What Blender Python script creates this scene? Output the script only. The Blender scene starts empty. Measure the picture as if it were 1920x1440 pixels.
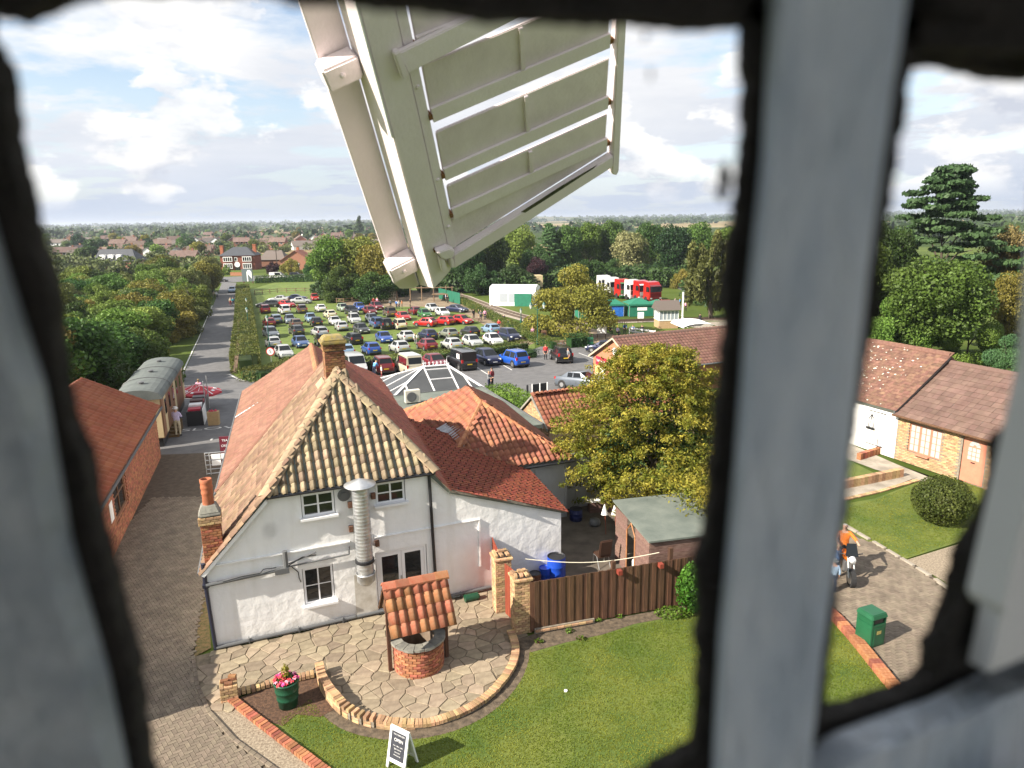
import bpy, bmesh, math, random
import numpy as np
from mathutils import Vector, Matrix, Euler

S = bpy.context.scene
COL = S.collection
rad = math.radians
random.seed(7)
RNG = np.random.default_rng(11)

# ------------------------------------------------------------------ camera
CAM_H, PITCH, ROLL, FPX = 12.0, rad(13.1), rad(0.9), 1330.0
cam = bpy.data.cameras.new('camera')
camo = bpy.data.objects.new('camera', cam)
COL.objects.link(camo)
fwd = Vector((0, math.cos(PITCH), -math.sin(PITCH)))
_r = Vector((1, 0, 0)); _u = _r.cross(fwd)
right = _r * math.cos(ROLL) - _u * math.sin(ROLL)
up = _u * math.cos(ROLL) + _r * math.sin(ROLL)
CAMP = Vector((0, 0, CAM_H))
M = Matrix((right, up, -fwd)).transposed().to_4x4(); M.translation = CAMP
camo.matrix_world = M
cam.sensor_width = 36; cam.lens = FPX / 1920 * 36
cam.clip_start = 0.02; cam.clip_end = 30000
cam.dof.use_dof = True; cam.dof.focus_distance = 26; cam.dof.aperture_fstop = 3.4
S.camera = camo

# ------------------------------------------------------------------ light
SUN_EL, SUN_AZ = rad(34.5), rad(30.5)          # shadows run towards +X, 30 degrees to +Y
w = bpy.data.worlds.new('World'); S.world = w; w.use_nodes = True
nt = w.node_tree; nt.nodes.clear()
def N(t, **k):
    n = nt.nodes.new(t)
    for a, b in k.items(): setattr(n, a, b)
    return n
L = lambda a, b: nt.links.new(a, b)
sky = N('ShaderNodeTexSky', sky_type='NISHITA', sun_disc=False, sun_elevation=SUN_EL, sun_rotation=rad(239.5), altitude=30, dust_density=0.6)
bgs = N('ShaderNodeBackground'); bgs.inputs[1].default_value = 0.085
L(sky.outputs[0], bgs.inputs[0])
tc = N('ShaderNodeTexCoord'); sp = N('ShaderNodeSeparateXYZ'); L(tc.outputs['Generated'], sp.inputs[0])
zz = N('ShaderNodeMath', operation='MAXIMUM'); L(sp.outputs[2], zz.inputs[0]); zz.inputs[1].default_value = 0.0
za = N('ShaderNodeMath', operation='ADD'); L(zz.outputs[0], za.inputs[0]); za.inputs[1].default_value = 0.10
iv = N('ShaderNodeMath', operation='DIVIDE'); iv.inputs[0].default_value = 1.0; L(za.outputs[0], iv.inputs[1])
vs = N('ShaderNodeVectorMath', operation='SCALE'); L(tc.outputs['Generated'], vs.inputs[0]); L(iv.outputs[0], vs.inputs['Scale'])
def noise(scale, det, rough, off, dist=0.0):
    mp = N('ShaderNodeMapping'); L(vs.outputs[0], mp.inputs[0]); mp.inputs['Location'].default_value = off
    n = N('ShaderNodeTexNoise'); n.inputs['Scale'].default_value = scale; n.inputs['Detail'].default_value = det
    n.inputs['Roughness'].default_value = rough; n.inputs['Distortion'].default_value = dist
    L(mp.outputs[0], n.inputs['Vector']); return n.outputs[0]
def ramp(src, pts):
    r = N('ShaderNodeValToRGB'); L(src, r.inputs[0]); e = r.color_ramp.elements
    e[0].position, e[0].color = pts[0][0], (*pts[0][1], 1)
    e[1].position, e[1].color = pts[-1][0], (*pts[-1][1], 1)
    for p, c in pts[1:-1]:
        x = e.new(p); x.color = (*c, 1)
    return r
# high layer of broken stratus, on a flat plane overhead
n2 = noise(0.50, 9, 0.58, (7.7, 4.2, 1.2), 0.2)
n3 = noise(0.9, 9, 0.6, (2.1, 9.4, 3.0), 0.1)
tone = ramp(n2, [(0.32, (0.70, 0.75, 0.86)), (0.46, (0.88, 0.90, 0.95)), (0.58, (1.05, 1.05, 1.06))])
# cumulus: puffs in the low sky, brighter where they thin out upwards
def cum(dz):
    mp = N('ShaderNodeMapping'); L(tc.outputs['Generated'], mp.inputs[0]); mp.inputs['Scale'].default_value = (5.2, 5.2, 10.5); mp.inputs['Location'].default_value = (1.35, 0.4, 0.62 + dz)
    n = N('ShaderNodeTexNoise'); n.inputs['Scale'].default_value = 1.0; n.inputs['Detail'].default_value = 12; n.inputs['Roughness'].default_value = 0.56; L(mp.outputs[0], n.inputs['Vector']); return n.outputs[0]
c0, c1 = cum(0.0), cum(0.28)
cmask = ramp(c0, [(0.485, (0, 0, 0)), (0.525, (1, 1, 1))])
df = N('ShaderNodeMath', operation='SUBTRACT'); L(c0, df.inputs[0]); L(c1, df.inputs[1])
dm = N('ShaderNodeMath', operation='MULTIPLY_ADD'); L(df.outputs[0], dm.inputs[0]); dm.inputs[1].default_value = 3.4; dm.inputs[2].default_value = 0.52
ccol = ramp(dm.outputs[0], [(0.2, (0.66, 0.70, 0.80)), (0.5, (0.98, 0.98, 1.0)), (0.8, (1.22, 1.21, 1.18))])
low = ramp(sp.outputs[2], [(0.0, (0.50, 0.60, 0.78)), (0.05, (0.60, 0.68, 0.83)), (0.14, (0.84, 0.87, 0.93)), (0.3, (1, 1, 1))])
hz = ramp(sp.outputs[2], [(0.0, (.9, .9, .9)), (0.10, (.5, .5, .5)), (0.22, (0, 0, 0))])
m1 = N('ShaderNodeMixRGB'); L(hz.outputs[0], m1.inputs[0]); L(tone.outputs[0], m1.inputs[1]); L(low.outputs[0], m1.inputs[2])
fade = ramp(sp.outputs[2], [(0.012, (0, 0, 0)), (0.045, (.95, .95, .95)), (0.30, (.8, .8, .8)), (0.5, (.4, .4, .4))])
cm2 = N('ShaderNodeMath', operation='MULTIPLY'); L(cmask.outputs[0], cm2.inputs[0]); L(fade.outputs[0], cm2.inputs[1])
m2 = N('ShaderNodeMixRGB'); L(cm2.outputs[0], m2.inputs[0]); L(m1.outputs[0], m2.inputs[1]); L(ccol.outputs[0], m2.inputs[2])
bgc = N('ShaderNodeBackground'); bgc.inputs[1].default_value = 0.44; L(m2.outputs[0], bgc.inputs[0])
cover = ramp(n3, [(0.38, (.15, .15, .15)), (0.50, (1, 1, 1))])
cvm = N('ShaderNodeMath', operation='MAXIMUM'); L(cover.outputs[0], cvm.inputs[0]); L(hz.outputs[0], cvm.inputs[1])
cv2 = N('ShaderNodeMath', operation='MAXIMUM'); L(cvm.outputs[0], cv2.inputs[0]); L(cm2.outputs[0], cv2.inputs[1])
mx = N('ShaderNodeMixShader'); L(cv2.outputs[0], mx.inputs[0]); L(bgs.outputs[0], mx.inputs[1]); L(bgc.outputs[0], mx.inputs[2])
wo = N('ShaderNodeOutputWorld'); L(mx.outputs[0], wo.inputs[0])

sun = bpy.data.lights.new('sun', 'SUN'); sun.energy = 4.9; sun.angle = rad(0.5); sun.color = (1.0, 0.91, 0.78)
so = bpy.data.objects.new('sun', sun); COL.objects.link(so)
SD = Vector((-math.cos(SUN_AZ) * math.cos(SUN_EL), -math.sin(SUN_AZ) * math.cos(SUN_EL), math.sin(SUN_EL)))
so.rotation_euler = SD.to_track_quat('Z', 'Y').to_euler(); so.location = (-30, -20, 40)
vs_ = S.view_settings
S.display_settings.display_device = 'sRGB'
vs_.view_transform = 'Standard'; vs_.look = 'None'; vs_.gamma = 1; vs_.use_curve_mapping = False
vs_.exposure = 1.18
S.cycles.max_bounces = 6; S.cycles.transparent_max_bounces = 12; S.cycles.diffuse_bounces = 3
S.cycles.use_denoising = True
S.cycles.caustics_reflective = False; S.cycles.caustics_refractive = False

# ------------------------------------------------------------------ helpers
def RAY(px, py):
    return fwd + right * ((px - 960) / FPX) - up * ((py - 720) / FPX)
TER = [(-1e5, 0.0), (42.0, 0.0), (70.0, -3.2), (104.0, -4.5), (150.0, -5.0), (1e6, -5.0)]      # the mill stands on a rise: ground level along Y
def tz(y):
    for (a, za), (b, zb) in zip(TER[:-1], TER[1:]):
        if y <= b: return za + (zb - za) * (y - a) / (b - a)
def G(px, py, z=0.0):
    """world point z above the ground seen at photo position px, py"""
    d = RAY(px, py)
    for (a, za), (b, zb) in zip(TER[:-1], TER[1:]):
        k = (zb - za) / (b - a); t = (za - k * a + z - CAM_H) / (d.z - k * d.y); p = CAMP + d * t
        if t > 0 and a - 1e-6 <= p.y <= b + 1e-6: return p
    return CAMP + d * 9000
def atY(px, py, Y):
    d = RAY(px, py); return CAMP + d * (Y / d.y)

MATS = {}
def newmat(name):
    m = bpy.data.materials.new(name); m.use_nodes = True; MATS[name] = m
    return m, m.node_tree, m.node_tree.nodes['Principled BSDF']
def lin(c):
    return tuple(c) + (1,) if len(c) == 3 else tuple(c)
def mat(name, col, rough=0.7, var=0.0, scale=3.0, col2=None, detail=6, bump=0.0, bscale=None, metal=0.0, spec=None,
        rnd=0.0, island=0.0, coat=0.0, coord='Object', stretch=None):
    """Principled with noise colour variation; rnd = per-object value variation, island = per-island"""
    if name in MATS: return MATS[name]
    m, t, b = newmat(name)
    b.inputs['Roughness'].default_value = rough; b.inputs['Metallic'].default_value = metal
    if spec is not None: b.inputs['Specular IOR Level'].default_value = spec
    if coat: b.inputs['Coat Weight'].default_value = coat; b.inputs['Coat Roughness'].default_value = 0.05
    nn = t.nodes.new; lk = t.links.new
    src = None
    tcn = nn('ShaderNodeTexCoord'); vec = tcn.outputs[coord]
    if stretch:
        mp = nn('ShaderNodeMapping'); mp.inputs['Scale'].default_value = stretch; lk(vec, mp.inputs[0]); vec = mp.outputs[0]
    if var or col2:
        no = nn('ShaderNodeTexNoise'); no.inputs['Scale'].default_value = scale; no.inputs['Detail'].default_value = detail
        no.inputs['Roughness'].default_value = 0.62
        lk(vec, no.inputs['Vector'])
        c2 = col2 or tuple(min(1, c * (1 + var)) for c in col)
        c1 = col if col2 else tuple(c * (1 - var) for c in col)
        r = nn('ShaderNodeValToRGB'); r.color_ramp.elements[0].position = 0.36; r.color_ramp.elements[1].position = 0.64
        r.color_ramp.elements[0].color = lin(c1); r.color_ramp.elements[1].color = lin(c2)
        lk(no.outputs[0], r.inputs[0]); src = r.outputs[0]
    if rnd or island:
        hs = nn('ShaderNodeHueSaturation')
        if src: lk(src, hs.inputs['Color'])
        else: hs.inputs['Color'].default_value = lin(col)
        amt = rnd or island
        if island:
            g = nn('ShaderNodeNewGeometry'); o = g.outputs['Random Per Island']
        else:
            g = nn('ShaderNodeObjectInfo'); o = g.outputs['Random']
        mr = nn('ShaderNodeMapRange'); mr.inputs[3].default_value = 1 - amt; mr.inputs[4].default_value = 1 + amt
        lk(o, mr.inputs[0]); lk(mr.outputs[0], hs.inputs['Value'])
        ml = nn('ShaderNodeMath'); ml.operation = 'MULTIPLY'; ml.inputs[1].default_value = 7.31; lk(o, ml.inputs[0])
        fr = nn('ShaderNodeMath'); fr.operation = 'FRACT'; lk(ml.outputs[0], fr.inputs[0])
        mr2 = nn('ShaderNodeMapRange'); mr2.inputs[3].default_value = 0.5 - amt * 0.05; mr2.inputs[4].default_value = 0.5 + amt * 0.05
        lk(fr.outputs[0], mr2.inputs[0]); lk(mr2.outputs[0], hs.inputs['Hue'])
        src = hs.outputs[0]
    if src: lk(src, b.inputs['Base Color'])
    else: b.inputs['Base Color'].default_value = lin(col)
    if bump:
        n3 = nn('ShaderNodeTexNoise'); n3.inputs['Scale'].default_value = bscale or scale * 6; n3.inputs['Detail'].default_value = 5
        lk(vec, n3.inputs['Vector'])
        bp = nn('ShaderNodeBump'); bp.inputs['Strength'].default_value = bump; bp.inputs['Distance'].default_value = 0.02
        lk(n3.outputs[0], bp.inputs['Height']); lk(bp.outputs[0], b.inputs['Normal'])
    return m

def leafmat(name, c1, c2, scale=0.5, island=0.35, trans=0.25, hue=0.03):
    if name in MATS: return MATS[name]
    m = bpy.data.materials.new(name); m.use_nodes = True; MATS[name] = m
    t = m.node_tree; t.nodes.clear(); nn = t.nodes.new; lk = t.links.new
    tcn = nn('ShaderNodeTexCoord'); no = nn('ShaderNodeTexNoise'); no.inputs['Scale'].default_value = scale; no.inputs['Detail'].default_value = 3
    oi = nn('ShaderNodeObjectInfo'); ad = nn('ShaderNodeVectorMath'); ad.operation = 'ADD'
    sc = nn('ShaderNodeVectorMath'); sc.operation = 'SCALE'; sc.inputs['Scale'].default_value = 90.0
    cb = nn('ShaderNodeCombineXYZ'); lk(oi.outputs['Random'], cb.inputs[0]); lk(oi.outputs['Random'], cb.inputs[1]); lk(cb.outputs[0], sc.inputs[0])
    lk(tcn.outputs['Object'], ad.inputs[0]); lk(sc.outputs[0], ad.inputs[1]); lk(ad.outputs[0], no.inputs['Vector'])
    r = nn('ShaderNodeValToRGB'); r.color_ramp.elements[0].position = 0.38; r.color_ramp.elements[1].position = 0.62
    r.color_ramp.elements[0].color = lin(c1); r.color_ramp.elements[1].color = lin(c2); lk(no.outputs[0], r.inputs[0])
    ge = nn('ShaderNodeNewGeometry'); hs = nn('ShaderNodeHueSaturation'); lk(r.outputs[0], hs.inputs['Color'])
    mr = nn('ShaderNodeMapRange'); mr.inputs[3].default_value = 1 - island; mr.inputs[4].default_value = 1 + island
    lk(ge.outputs['Random Per Island'], mr.inputs[0])
    m3 = nn('ShaderNodeMapRange'); m3.inputs[3].default_value = 0.8; m3.inputs[4].default_value = 1.2; lk(oi.outputs['Random'], m3.inputs[0])
    mu = nn('ShaderNodeMath'); mu.operation = 'MULTIPLY'; lk(mr.outputs[0], mu.inputs[0]); lk(m3.outputs[0], mu.inputs[1]); lk(mu.outputs[0], hs.inputs['Value'])
    mh = nn('ShaderNodeMapRange'); mh.inputs[3].default_value = 0.5 - hue; mh.inputs[4].default_value = 0.5 + hue
    lk(oi.outputs['Random'], mh.inputs[0]); lk(mh.outputs[0], hs.inputs['Hue'])
    d = nn('ShaderNodeBsdfPrincipled'); d.inputs['Roughness'].default_value = 0.55; d.inputs['Specular IOR Level'].default_value = 0.25; lk(hs.outputs[0], d.inputs['Base Color'])
    tr = nn('ShaderNodeBsdfTranslucent'); lk(hs.outputs[0], tr.inputs[0])
    mxn = nn('ShaderNodeMixShader'); mxn.inputs[0].default_value = trans; lk(d.outputs[0], mxn.inputs[1]); lk(tr.outputs[0], mxn.inputs[2])
    o = nn('ShaderNodeOutputMaterial'); lk(mxn.outputs[0], o.inputs[0])
    return m

def tag(o, label=None, cat=None, group=None, kind=None):
    if label: o['label'] = label
    if cat: o['category'] = cat
    if group: o['group'] = group
    if kind: o['kind'] = kind
    return o
def thing(name, label, cat, loc=(0, 0, 0), rotz=0.0, group=None, mw=None):
    o = bpy.data.objects.new(name, None); COL.objects.link(o); o.empty_display_size = 0.2
    if mw is not None: o.matrix_world = mw
    else: o.location = loc; o.rotation_euler = (0, 0, rotz)
    return tag(o, label, cat, group)
def link(name, me, parent=None, mw=None):
    o = bpy.data.objects.new(name, me); COL.objects.link(o)
    if parent is not None: o.parent = parent
    if mw is not None: o.matrix_local = mw
    return o
KIDS = {}
def reg(o):
    if o.parent is not None: KIDS.setdefault(o.parent, []).append(o)
def copy_tree(o, parent=None):
    c = o.copy(); COL.objects.link(c)
    if parent is not None: c.parent = parent
    for ch in o.children:
        copy_tree(ch, c)
    return c

class MB:
    def __init__(s): s.v = []; s.f = []; s.m = []; s.cm = 0
    def add(s, vs, fs, m=None):
        o = len(s.v); s.v.extend([tuple(v) for v in vs]); k = s.cm if m is None else m
        for f in fs: s.f.append(tuple(i + o for i in f)); s.m.append(k)
        return s
    def box(s, c, d, rz=0.0, m=None, mx=None, taper=1.0):
        x, y, z = d[0] / 2, d[1] / 2, d[2] / 2
        P = []
        for sz in (-1, 1):
            t = taper if sz > 0 else 1.0
            for sx, sy in ((-1, -1), (1, -1), (1, 1), (-1, 1)): P.append(Vector((sx * x * t, sy * y * t, sz * z)))
        if mx is not None: P = [mx @ p for p in P]
        if rz:
            q = Matrix.Rotation(rz, 3, 'Z'); P = [q @ p for p in P]
        c = Vector(c); P = [p + c for p in P]
        return s.add(P, [(3, 2, 1, 0), (4, 5, 6, 7), (0, 1, 5, 4), (1, 2, 6, 5), (2, 3, 7, 6), (3, 0, 4, 7)], m)
    def bb(s, x0, y0, z0, x1, y1, z1, m=None):
        return s.box(((x0 + x1) / 2, (y0 + y1) / 2, (z0 + z1) / 2), (abs(x1 - x0), abs(y1 - y0), abs(z1 - z0)), m=m)
    def prism(s, poly, z0, z1, m=None):
        n = len(poly)
        a = sum(poly[i][0] * poly[(i + 1) % n][1] - poly[(i + 1) % n][0] * poly[i][1] for i in range(n))
        if a < 0: poly = poly[::-1]
        P = [(p[0], p[1], z0) for p in poly] + [(p[0], p[1], z1) for p in poly]
        F = [tuple(range(n - 1, -1, -1)), tuple(range(n, 2 * n))] + [(i, (i + 1) % n, n + (i + 1) % n, n + i) for i in range(n)]
        return s.add(P, F, m)
    def slab(s, pts, nrm, th, m=None):
        """polygon in 3D given thickness along nrm"""
        n = len(pts); nv = Vector(nrm).normalized() * th
        P = [Vector(p) for p in pts]; Q = [p + nv for p in P]
        return s.add(P + Q, [tuple(range(n - 1, -1, -1)), tuple(range(n, 2 * n))] + [(i, (i + 1) % n, n + (i + 1) % n, n + i) for i in range(n)], m)
    def tube(s, p0, p1, r0, r1=None, n=8, m=None, cap=True):
        p0, p1 = Vector(p0), Vector(p1); r1 = r0 if r1 is None else r1
        d = (p1 - p0)
        if d.length < 1e-6: return s
        q = d.to_track_quat('Z', 'Y').to_matrix(); P = []
        for p, r in ((p0, r0), (p1, r1)):
            for i in range(n):
                a = 2 * math.pi * i / n; P.append(p + q @ Vector((math.cos(a) * r, math.sin(a) * r, 0)))
        F = [(i, (i + 1) % n, n + (i + 1) % n, n + i) for i in range(n)]
        if cap: F += [tuple(range(n - 1, -1, -1)), tuple(range(n, 2 * n))]
        return s.add(P, F, m)
    def path(s, pts, r, n=6, m=None):
        for a, b in zip(pts[:-1], pts[1:]): s.tube(a, b, r, r, n, m)
        return s
    def lathe(s, prof, c=(0, 0, 0), n=16, m=None, a0=0.0, a1=2 * math.pi):
        full = abs(a1 - a0 - 2 * math.pi) < 1e-6; k = n if full else n + 1; P = []
        for r, z in prof:
            for i in range(k):
                a = a0 + (a1 - a0) * i / n; P.append((c[0] + r * math.cos(a), c[1] + r * math.sin(a), c[2] + z))
        F = []
        for j in range(len(prof) - 1):
            for i in range(n):
                i2 = (i + 1) % k; F.append((j * k + i, j * k + i2, (j + 1) * k + i2, (j + 1) * k + i))
        return s.add(P, F, m)
    def mesh(s, name, mats, smooth=False):
        me = bpy.data.meshes.new(name); me.from_pydata(s.v, [], s.f)
        for k in (mats if isinstance(mats, (list, tuple)) else [mats]): me.materials.append(k)
        if len(me.materials) > 1: me.polygons.foreach_set('material_index', s.m)
        if smooth: me.polygons.foreach_set('use_smooth', [True] * len(me.polygons))
        me.update(); return me
    def build(s, name, mats, parent=None, smooth=False, mw=None):
        return link(name, s.mesh(name, mats, smooth), parent, mw)
def bevel(me, w=0.01, seg=2, ang=35):
    bm = bmesh.new(); bm.from_mesh(me)
    bmesh.ops.remove_doubles(bm, verts=bm.verts, dist=1e-5)
    es = [e for e in bm.edges if len(e.link_faces) == 2 and e.calc_face_angle(0) > rad(ang)]
    bmesh.ops.bevel(bm, geom=es, offset=w, segments=seg, affect='EDGES', clamp_overlap=True)
    bm.to_mesh(me); bm.free(); return me
def inside(p, poly):
    x, y = p[0], p[1]; c = False; n = len(poly); j = n - 1
    for i in range(n):
        xi, yi = poly[i][0], poly[i][1]; xj, yj = poly[j][0], poly[j][1]
        if (yi > y) != (yj > y) and x < (xj - xi) * (y - yi) / (yj - yi) + xi: c = not c
        j = i
    return c
def sheet(name, pts, z, m, kind='structure', label=None):
    """flat ground polygon (concave allowed) given world xy points"""
    bm = bmesh.new(); vsx = [bm.verts.new((p[0], p[1], z)) for p in pts]
    f = bm.faces.new(vsx); bmesh.ops.triangulate(bm, faces=[f])
    for yb, _ in TER[1:-1]: bmesh.ops.bisect_plane(bm, geom=bm.verts[:] + bm.edges[:] + bm.faces[:], plane_co=(0, yb, 0), plane_no=(0, 1, 0))
    for v in bm.verts: v.co.z = z + tz(v.co.y)
    bm.normal_update()
    for f in bm.faces:
        if f.normal.z < 0: f.normal_flip()
    me = bpy.data.meshes.new(name); bm.to_mesh(me); bm.free(); me.materials.append(m)
    return tag(link(name, me), label, kind=kind)
def PX(l, z=0.0): return [G(a, b, z) for a, b in l]
def resample(pts, step):
    out = [Vector(pts[0])]; 
    for a, b in zip(pts[:-1], pts[1:]):
        a, b = Vector(a), Vector(b); n = max(1, round((b - a).length / step))
        for i in range(1, n + 1): out.append(a.lerp(b, i / n))
    return out
def smoothpts(pts, it=2):
    pts = [Vector(p) for p in pts]
    for _ in range(it):
        q = [pts[0]]
        for a, b in zip(pts[:-1], pts[1:]): q += [a.lerp(b, .25), a.lerp(b, .75)]
        pts = q + [pts[-1]]
    return pts
def npmesh(name, V, F, m, smooth=False):
    me = bpy.data.meshes.new(name); V = np.asarray(V, np.float32); F = np.asarray(F, np.int32); k = F.shape[1]
    me.vertices.add(len(V)); me.vertices.foreach_set('co', V.ravel())
    me.loops.add(F.size); me.loops.foreach_set('vertex_index', F.ravel())
    me.polygons.add(len(F)); me.polygons.foreach_set('loop_start', np.arange(0, F.size, k, dtype=np.int32))
    me.materials.append(m); me.update(calc_edges=True); return me
def leaves(P, Nrm, size, jit=0.8, asp=0.62, rng=RNG):
    """one bent quad leaf clump per point, roughly facing Nrm"""
    n = len(P); R = rng.normal(size=(n, 3)); D = Nrm + jit * R; D /= np.linalg.norm(D, axis=1, keepdims=True) + 1e-9
    A = rng.normal(size=(n, 3)); U = np.cross(D, A); U /= np.linalg.norm(U, axis=1, keepdims=True) + 1e-9
    W = np.cross(D, U); s = (size * rng.uniform(0.6, 1.35, n))[:, None]
    V = np.stack([P - U * s * .5, P + W * s * asp * .5 + D * s * .12, P + U * s * .5, P - W * s * asp * .5 + D * s * .12], 1).reshape(-1, 3)
    F = np.arange(4 * n).reshape(-1, 4)
    return V, F
def blob_points(blobs, n, rng=RNG, shell=0.45):
    """points spread through the outer shell of many ellipsoids"""
    B = np.array([list(c) + list(r) for c, r in blobs], float); wgt = (B[:, 3] * B[:, 4] + B[:, 4] * B[:, 5] + B[:, 3] * B[:, 5]); wgt /= wgt.sum()
    k = rng.choice(len(B), n, p=wgt); D = rng.normal(size=(n, 3)); D /= np.linalg.norm(D, axis=1, keepdims=True)
    rr = 1 - shell * rng.random(n) ** 1.6
    P = B[k, :3] + D * B[k, 3:] * rr[:, None]
    return P, D
# ------------------------------------------------------------------ materials
m_grass = mat('grass', (0.075, 0.12, 0.014), .9, scale=.9, col2=(0.13, 0.175, 0.025), bump=.6, bscale=40)
m_lawn = mat('lawn_grass', (0.055, 0.098, 0.010), .9, scale=.55, col2=(0.13, 0.155, 0.024), detail=9, bump=.8, bscale=60)
m_soil = mat('soil', (0.10, 0.075, 0.05), .95, .45, 6, bump=.8, bscale=30)
m_mulch = mat('mulch', (0.05, 0.026, 0.015), .95, scale=14, col2=(0.13, 0.07, 0.04), bump=1, bscale=45)
m_gravel = mat('gravel', (0.17, 0.13, 0.09), .95, scale=18, col2=(0.36, 0.30, 0.22), bump=1, bscale=50)
m_asph = mat('asphalt', (0.105, 0.104, 0.107), .85, scale=1.2, col2=(0.15, 0.148, 0.148), detail=10, bump=.3, bscale=80)
m_conc = mat('concrete', (0.24, 0.21, 0.17), .9, scale=1.6, col2=(0.38, 0.34, 0.28), bump=.4, bscale=30)
m_mortar = mat('mortar', (0.22, 0.19, 0.15), .95, .25, 8, bump=.5)
def wall_mat():
    m, t, b = newmat('white_render'); b.inputs['Roughness'].default_value = .8; nn = t.nodes.new; lk = t.links.new; tcn = nn('ShaderNodeTexCoord')
    def nz(sc, st, p0, p1, c0, c1):
        mp = nn('ShaderNodeMapping'); mp.inputs['Scale'].default_value = st; lk(tcn.outputs['Object'], mp.inputs[0]); n = nn('ShaderNodeTexNoise'); n.inputs['Scale'].default_value = sc; n.inputs['Detail'].default_value = 9; n.inputs['Roughness'].default_value = .62; lk(mp.outputs[0], n.inputs['Vector'])
        r = nn('ShaderNodeValToRGB'); e = r.color_ramp.elements; e[0].position = p0; e[1].position = p1; e[0].color = (*c0, 1); e[1].color = (*c1, 1); lk(n.outputs[0], r.inputs[0]); return r.outputs[0], n.outputs[0]
    base, _ = nz(.9, (1, 1, 1), .35, .65, (.80, .80, .80), (.88, .88, .87)); streak, _ = nz(2.6, (1, 1, .10), .50, .72, (1, 1, 1), (.80, .78, .73)); spot, _ = nz(3.2, (1, 1, 1), .60, .74, (1, 1, 1), (.90, .89, .86))
    sx = nn('ShaderNodeSeparateXYZ'); lk(tcn.outputs['Object'], sx.inputs[0]); lo = nn('ShaderNodeMapRange'); lo.inputs[1].default_value = .55; lo.inputs[2].default_value = .05; lk(sx.outputs[2], lo.inputs[0])
    dampc, dn = nz(1.7, (1, 1, 1), .35, .65, (.74, .71, .64), (.95, .94, .92)); m1 = nn('ShaderNodeMixRGB'); m1.blend_type = 'MULTIPLY'; m1.inputs[0].default_value = .45; lk(base, m1.inputs[1]); lk(streak, m1.inputs[2])
    m2 = nn('ShaderNodeMixRGB'); m2.blend_type = 'MULTIPLY'; m2.inputs[0].default_value = .45; lk(m1.outputs[0], m2.inputs[1]); lk(spot, m2.inputs[2]); m3 = nn('ShaderNodeMixRGB'); m3.blend_type = 'MULTIPLY'; lk(lo.outputs[0], m3.inputs[0]); lk(m2.outputs[0], m3.inputs[1]); lk(dampc, m3.inputs[2]); lk(m3.outputs[0], b.inputs['Base Color'])
    n = nn('ShaderNodeTexNoise'); n.inputs['Scale'].default_value = 3.2; n.inputs['Detail'].default_value = 6; lk(tcn.outputs['Object'], n.inputs['Vector']); bp = nn('ShaderNodeBump'); bp.inputs['Strength'].default_value = .55; bp.inputs['Distance'].default_value = .05; lk(n.outputs[0], bp.inputs['Height']); lk(bp.outputs[0], b.inputs['Normal']); return m
m_whitewall = wall_mat()
m_white = mat('white_paint', (0.80, 0.80, 0.80), .45, .05, 5)
m_upvc = mat('white_plastic', (0.82, 0.82, 0.83), .3)
m_glass = mat('window_glass', (0.012, 0.014, 0.016), .06, spec=.7)
m_black = mat('black_plastic', (0.016, 0.017, 0.02), .45)
m_darkblue = mat('blue_black_pipe', (0.02, 0.022, 0.04), .4)
m_grey = mat('grey_plastic', (0.12, 0.125, 0.13), .5)
m_galv = mat('galvanised', (0.42, 0.44, 0.45), .48, scale=4, col2=(0.62, 0.63, 0.64), metal=.85)
m_lead = mat('lead', (0.30, 0.31, 0.33), .6, .25, 4)
m_pant = mat('pantile_old', (0.20, 0.14, 0.085), .85, scale=5, col2=(0.33, 0.26, 0.17), rnd=.36, bump=.4, bscale=30)
m_pant_r = mat('pantile_orange', (0.225, 0.078, 0.043), .8, scale=6, col2=(0.30, 0.12, 0.066), rnd=.22, bump=.3, bscale=30)
m_pant_well = mat('pantile_well', (0.29, 0.09, 0.038), .8, scale=5, col2=(0.30, 0.14, 0.075), rnd=.30, bump=.4, bscale=30)
m_pant_l = mat('pantile_left', (0.165, 0.10, 0.062), .85, scale=1.6, col2=(0.245, 0.165, 0.108), island=.28)
m_pant_b = mat('pantile_rear', (0.18, 0.085, 0.056), .85, scale=1.0, col2=(0.235, 0.122, 0.084), island=.16)
m_plain = mat('plain_tile', (0.20, 0.046, 0.022), .8, scale=2.5, col2=(0.27, 0.07, 0.034), island=.22)
m_ridge = mat('ridge_tile_old', (0.24, 0.18, 0.115), .9, scale=4, col2=(0.36, 0.28, 0.17), rnd=.2, bump=.5, bscale=20)
m_ridge_r = mat('ridge_tile_red', (0.33, 0.12, 0.055), .85, scale=5, col2=(0.42, 0.20, 0.10), rnd=.15, bump=.3)
m_felt = mat('roof_felt', (0.10, 0.12, 0.105), .9, scale=1.0, col2=(0.16, 0.18, 0.155), bump=.3, bscale=40)
m_brick = mat('brick_red', (0.27, 0.085, 0.04), .9, scale=12, col2=(0.36, 0.15, 0.08), rnd=.35, bump=.5, bscale=40)
m_brick_y = mat('brick_buff', (0.33, 0.20, 0.10), .9, scale=10, col2=(0.46, 0.31, 0.17), rnd=.35, bump=.5, bscale=40)
m_brick_d = mat('brick_brown', (0.16, 0.07, 0.03), .9, scale=10, col2=(0.26, 0.13, 0.06), rnd=.4, bump=.5, bscale=40)
m_lichen = mat('lichen_stone', (0.20, 0.165, 0.10), .95, scale=6, col2=(0.33, 0.25, 0.065), bump=.6)
m_stone = mat('paving_stone', (0.205, 0.162, 0.112), .9, scale=4, col2=(0.295, 0.24, 0.168), rnd=.22, detail=10, bump=.4, bscale=25)
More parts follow.
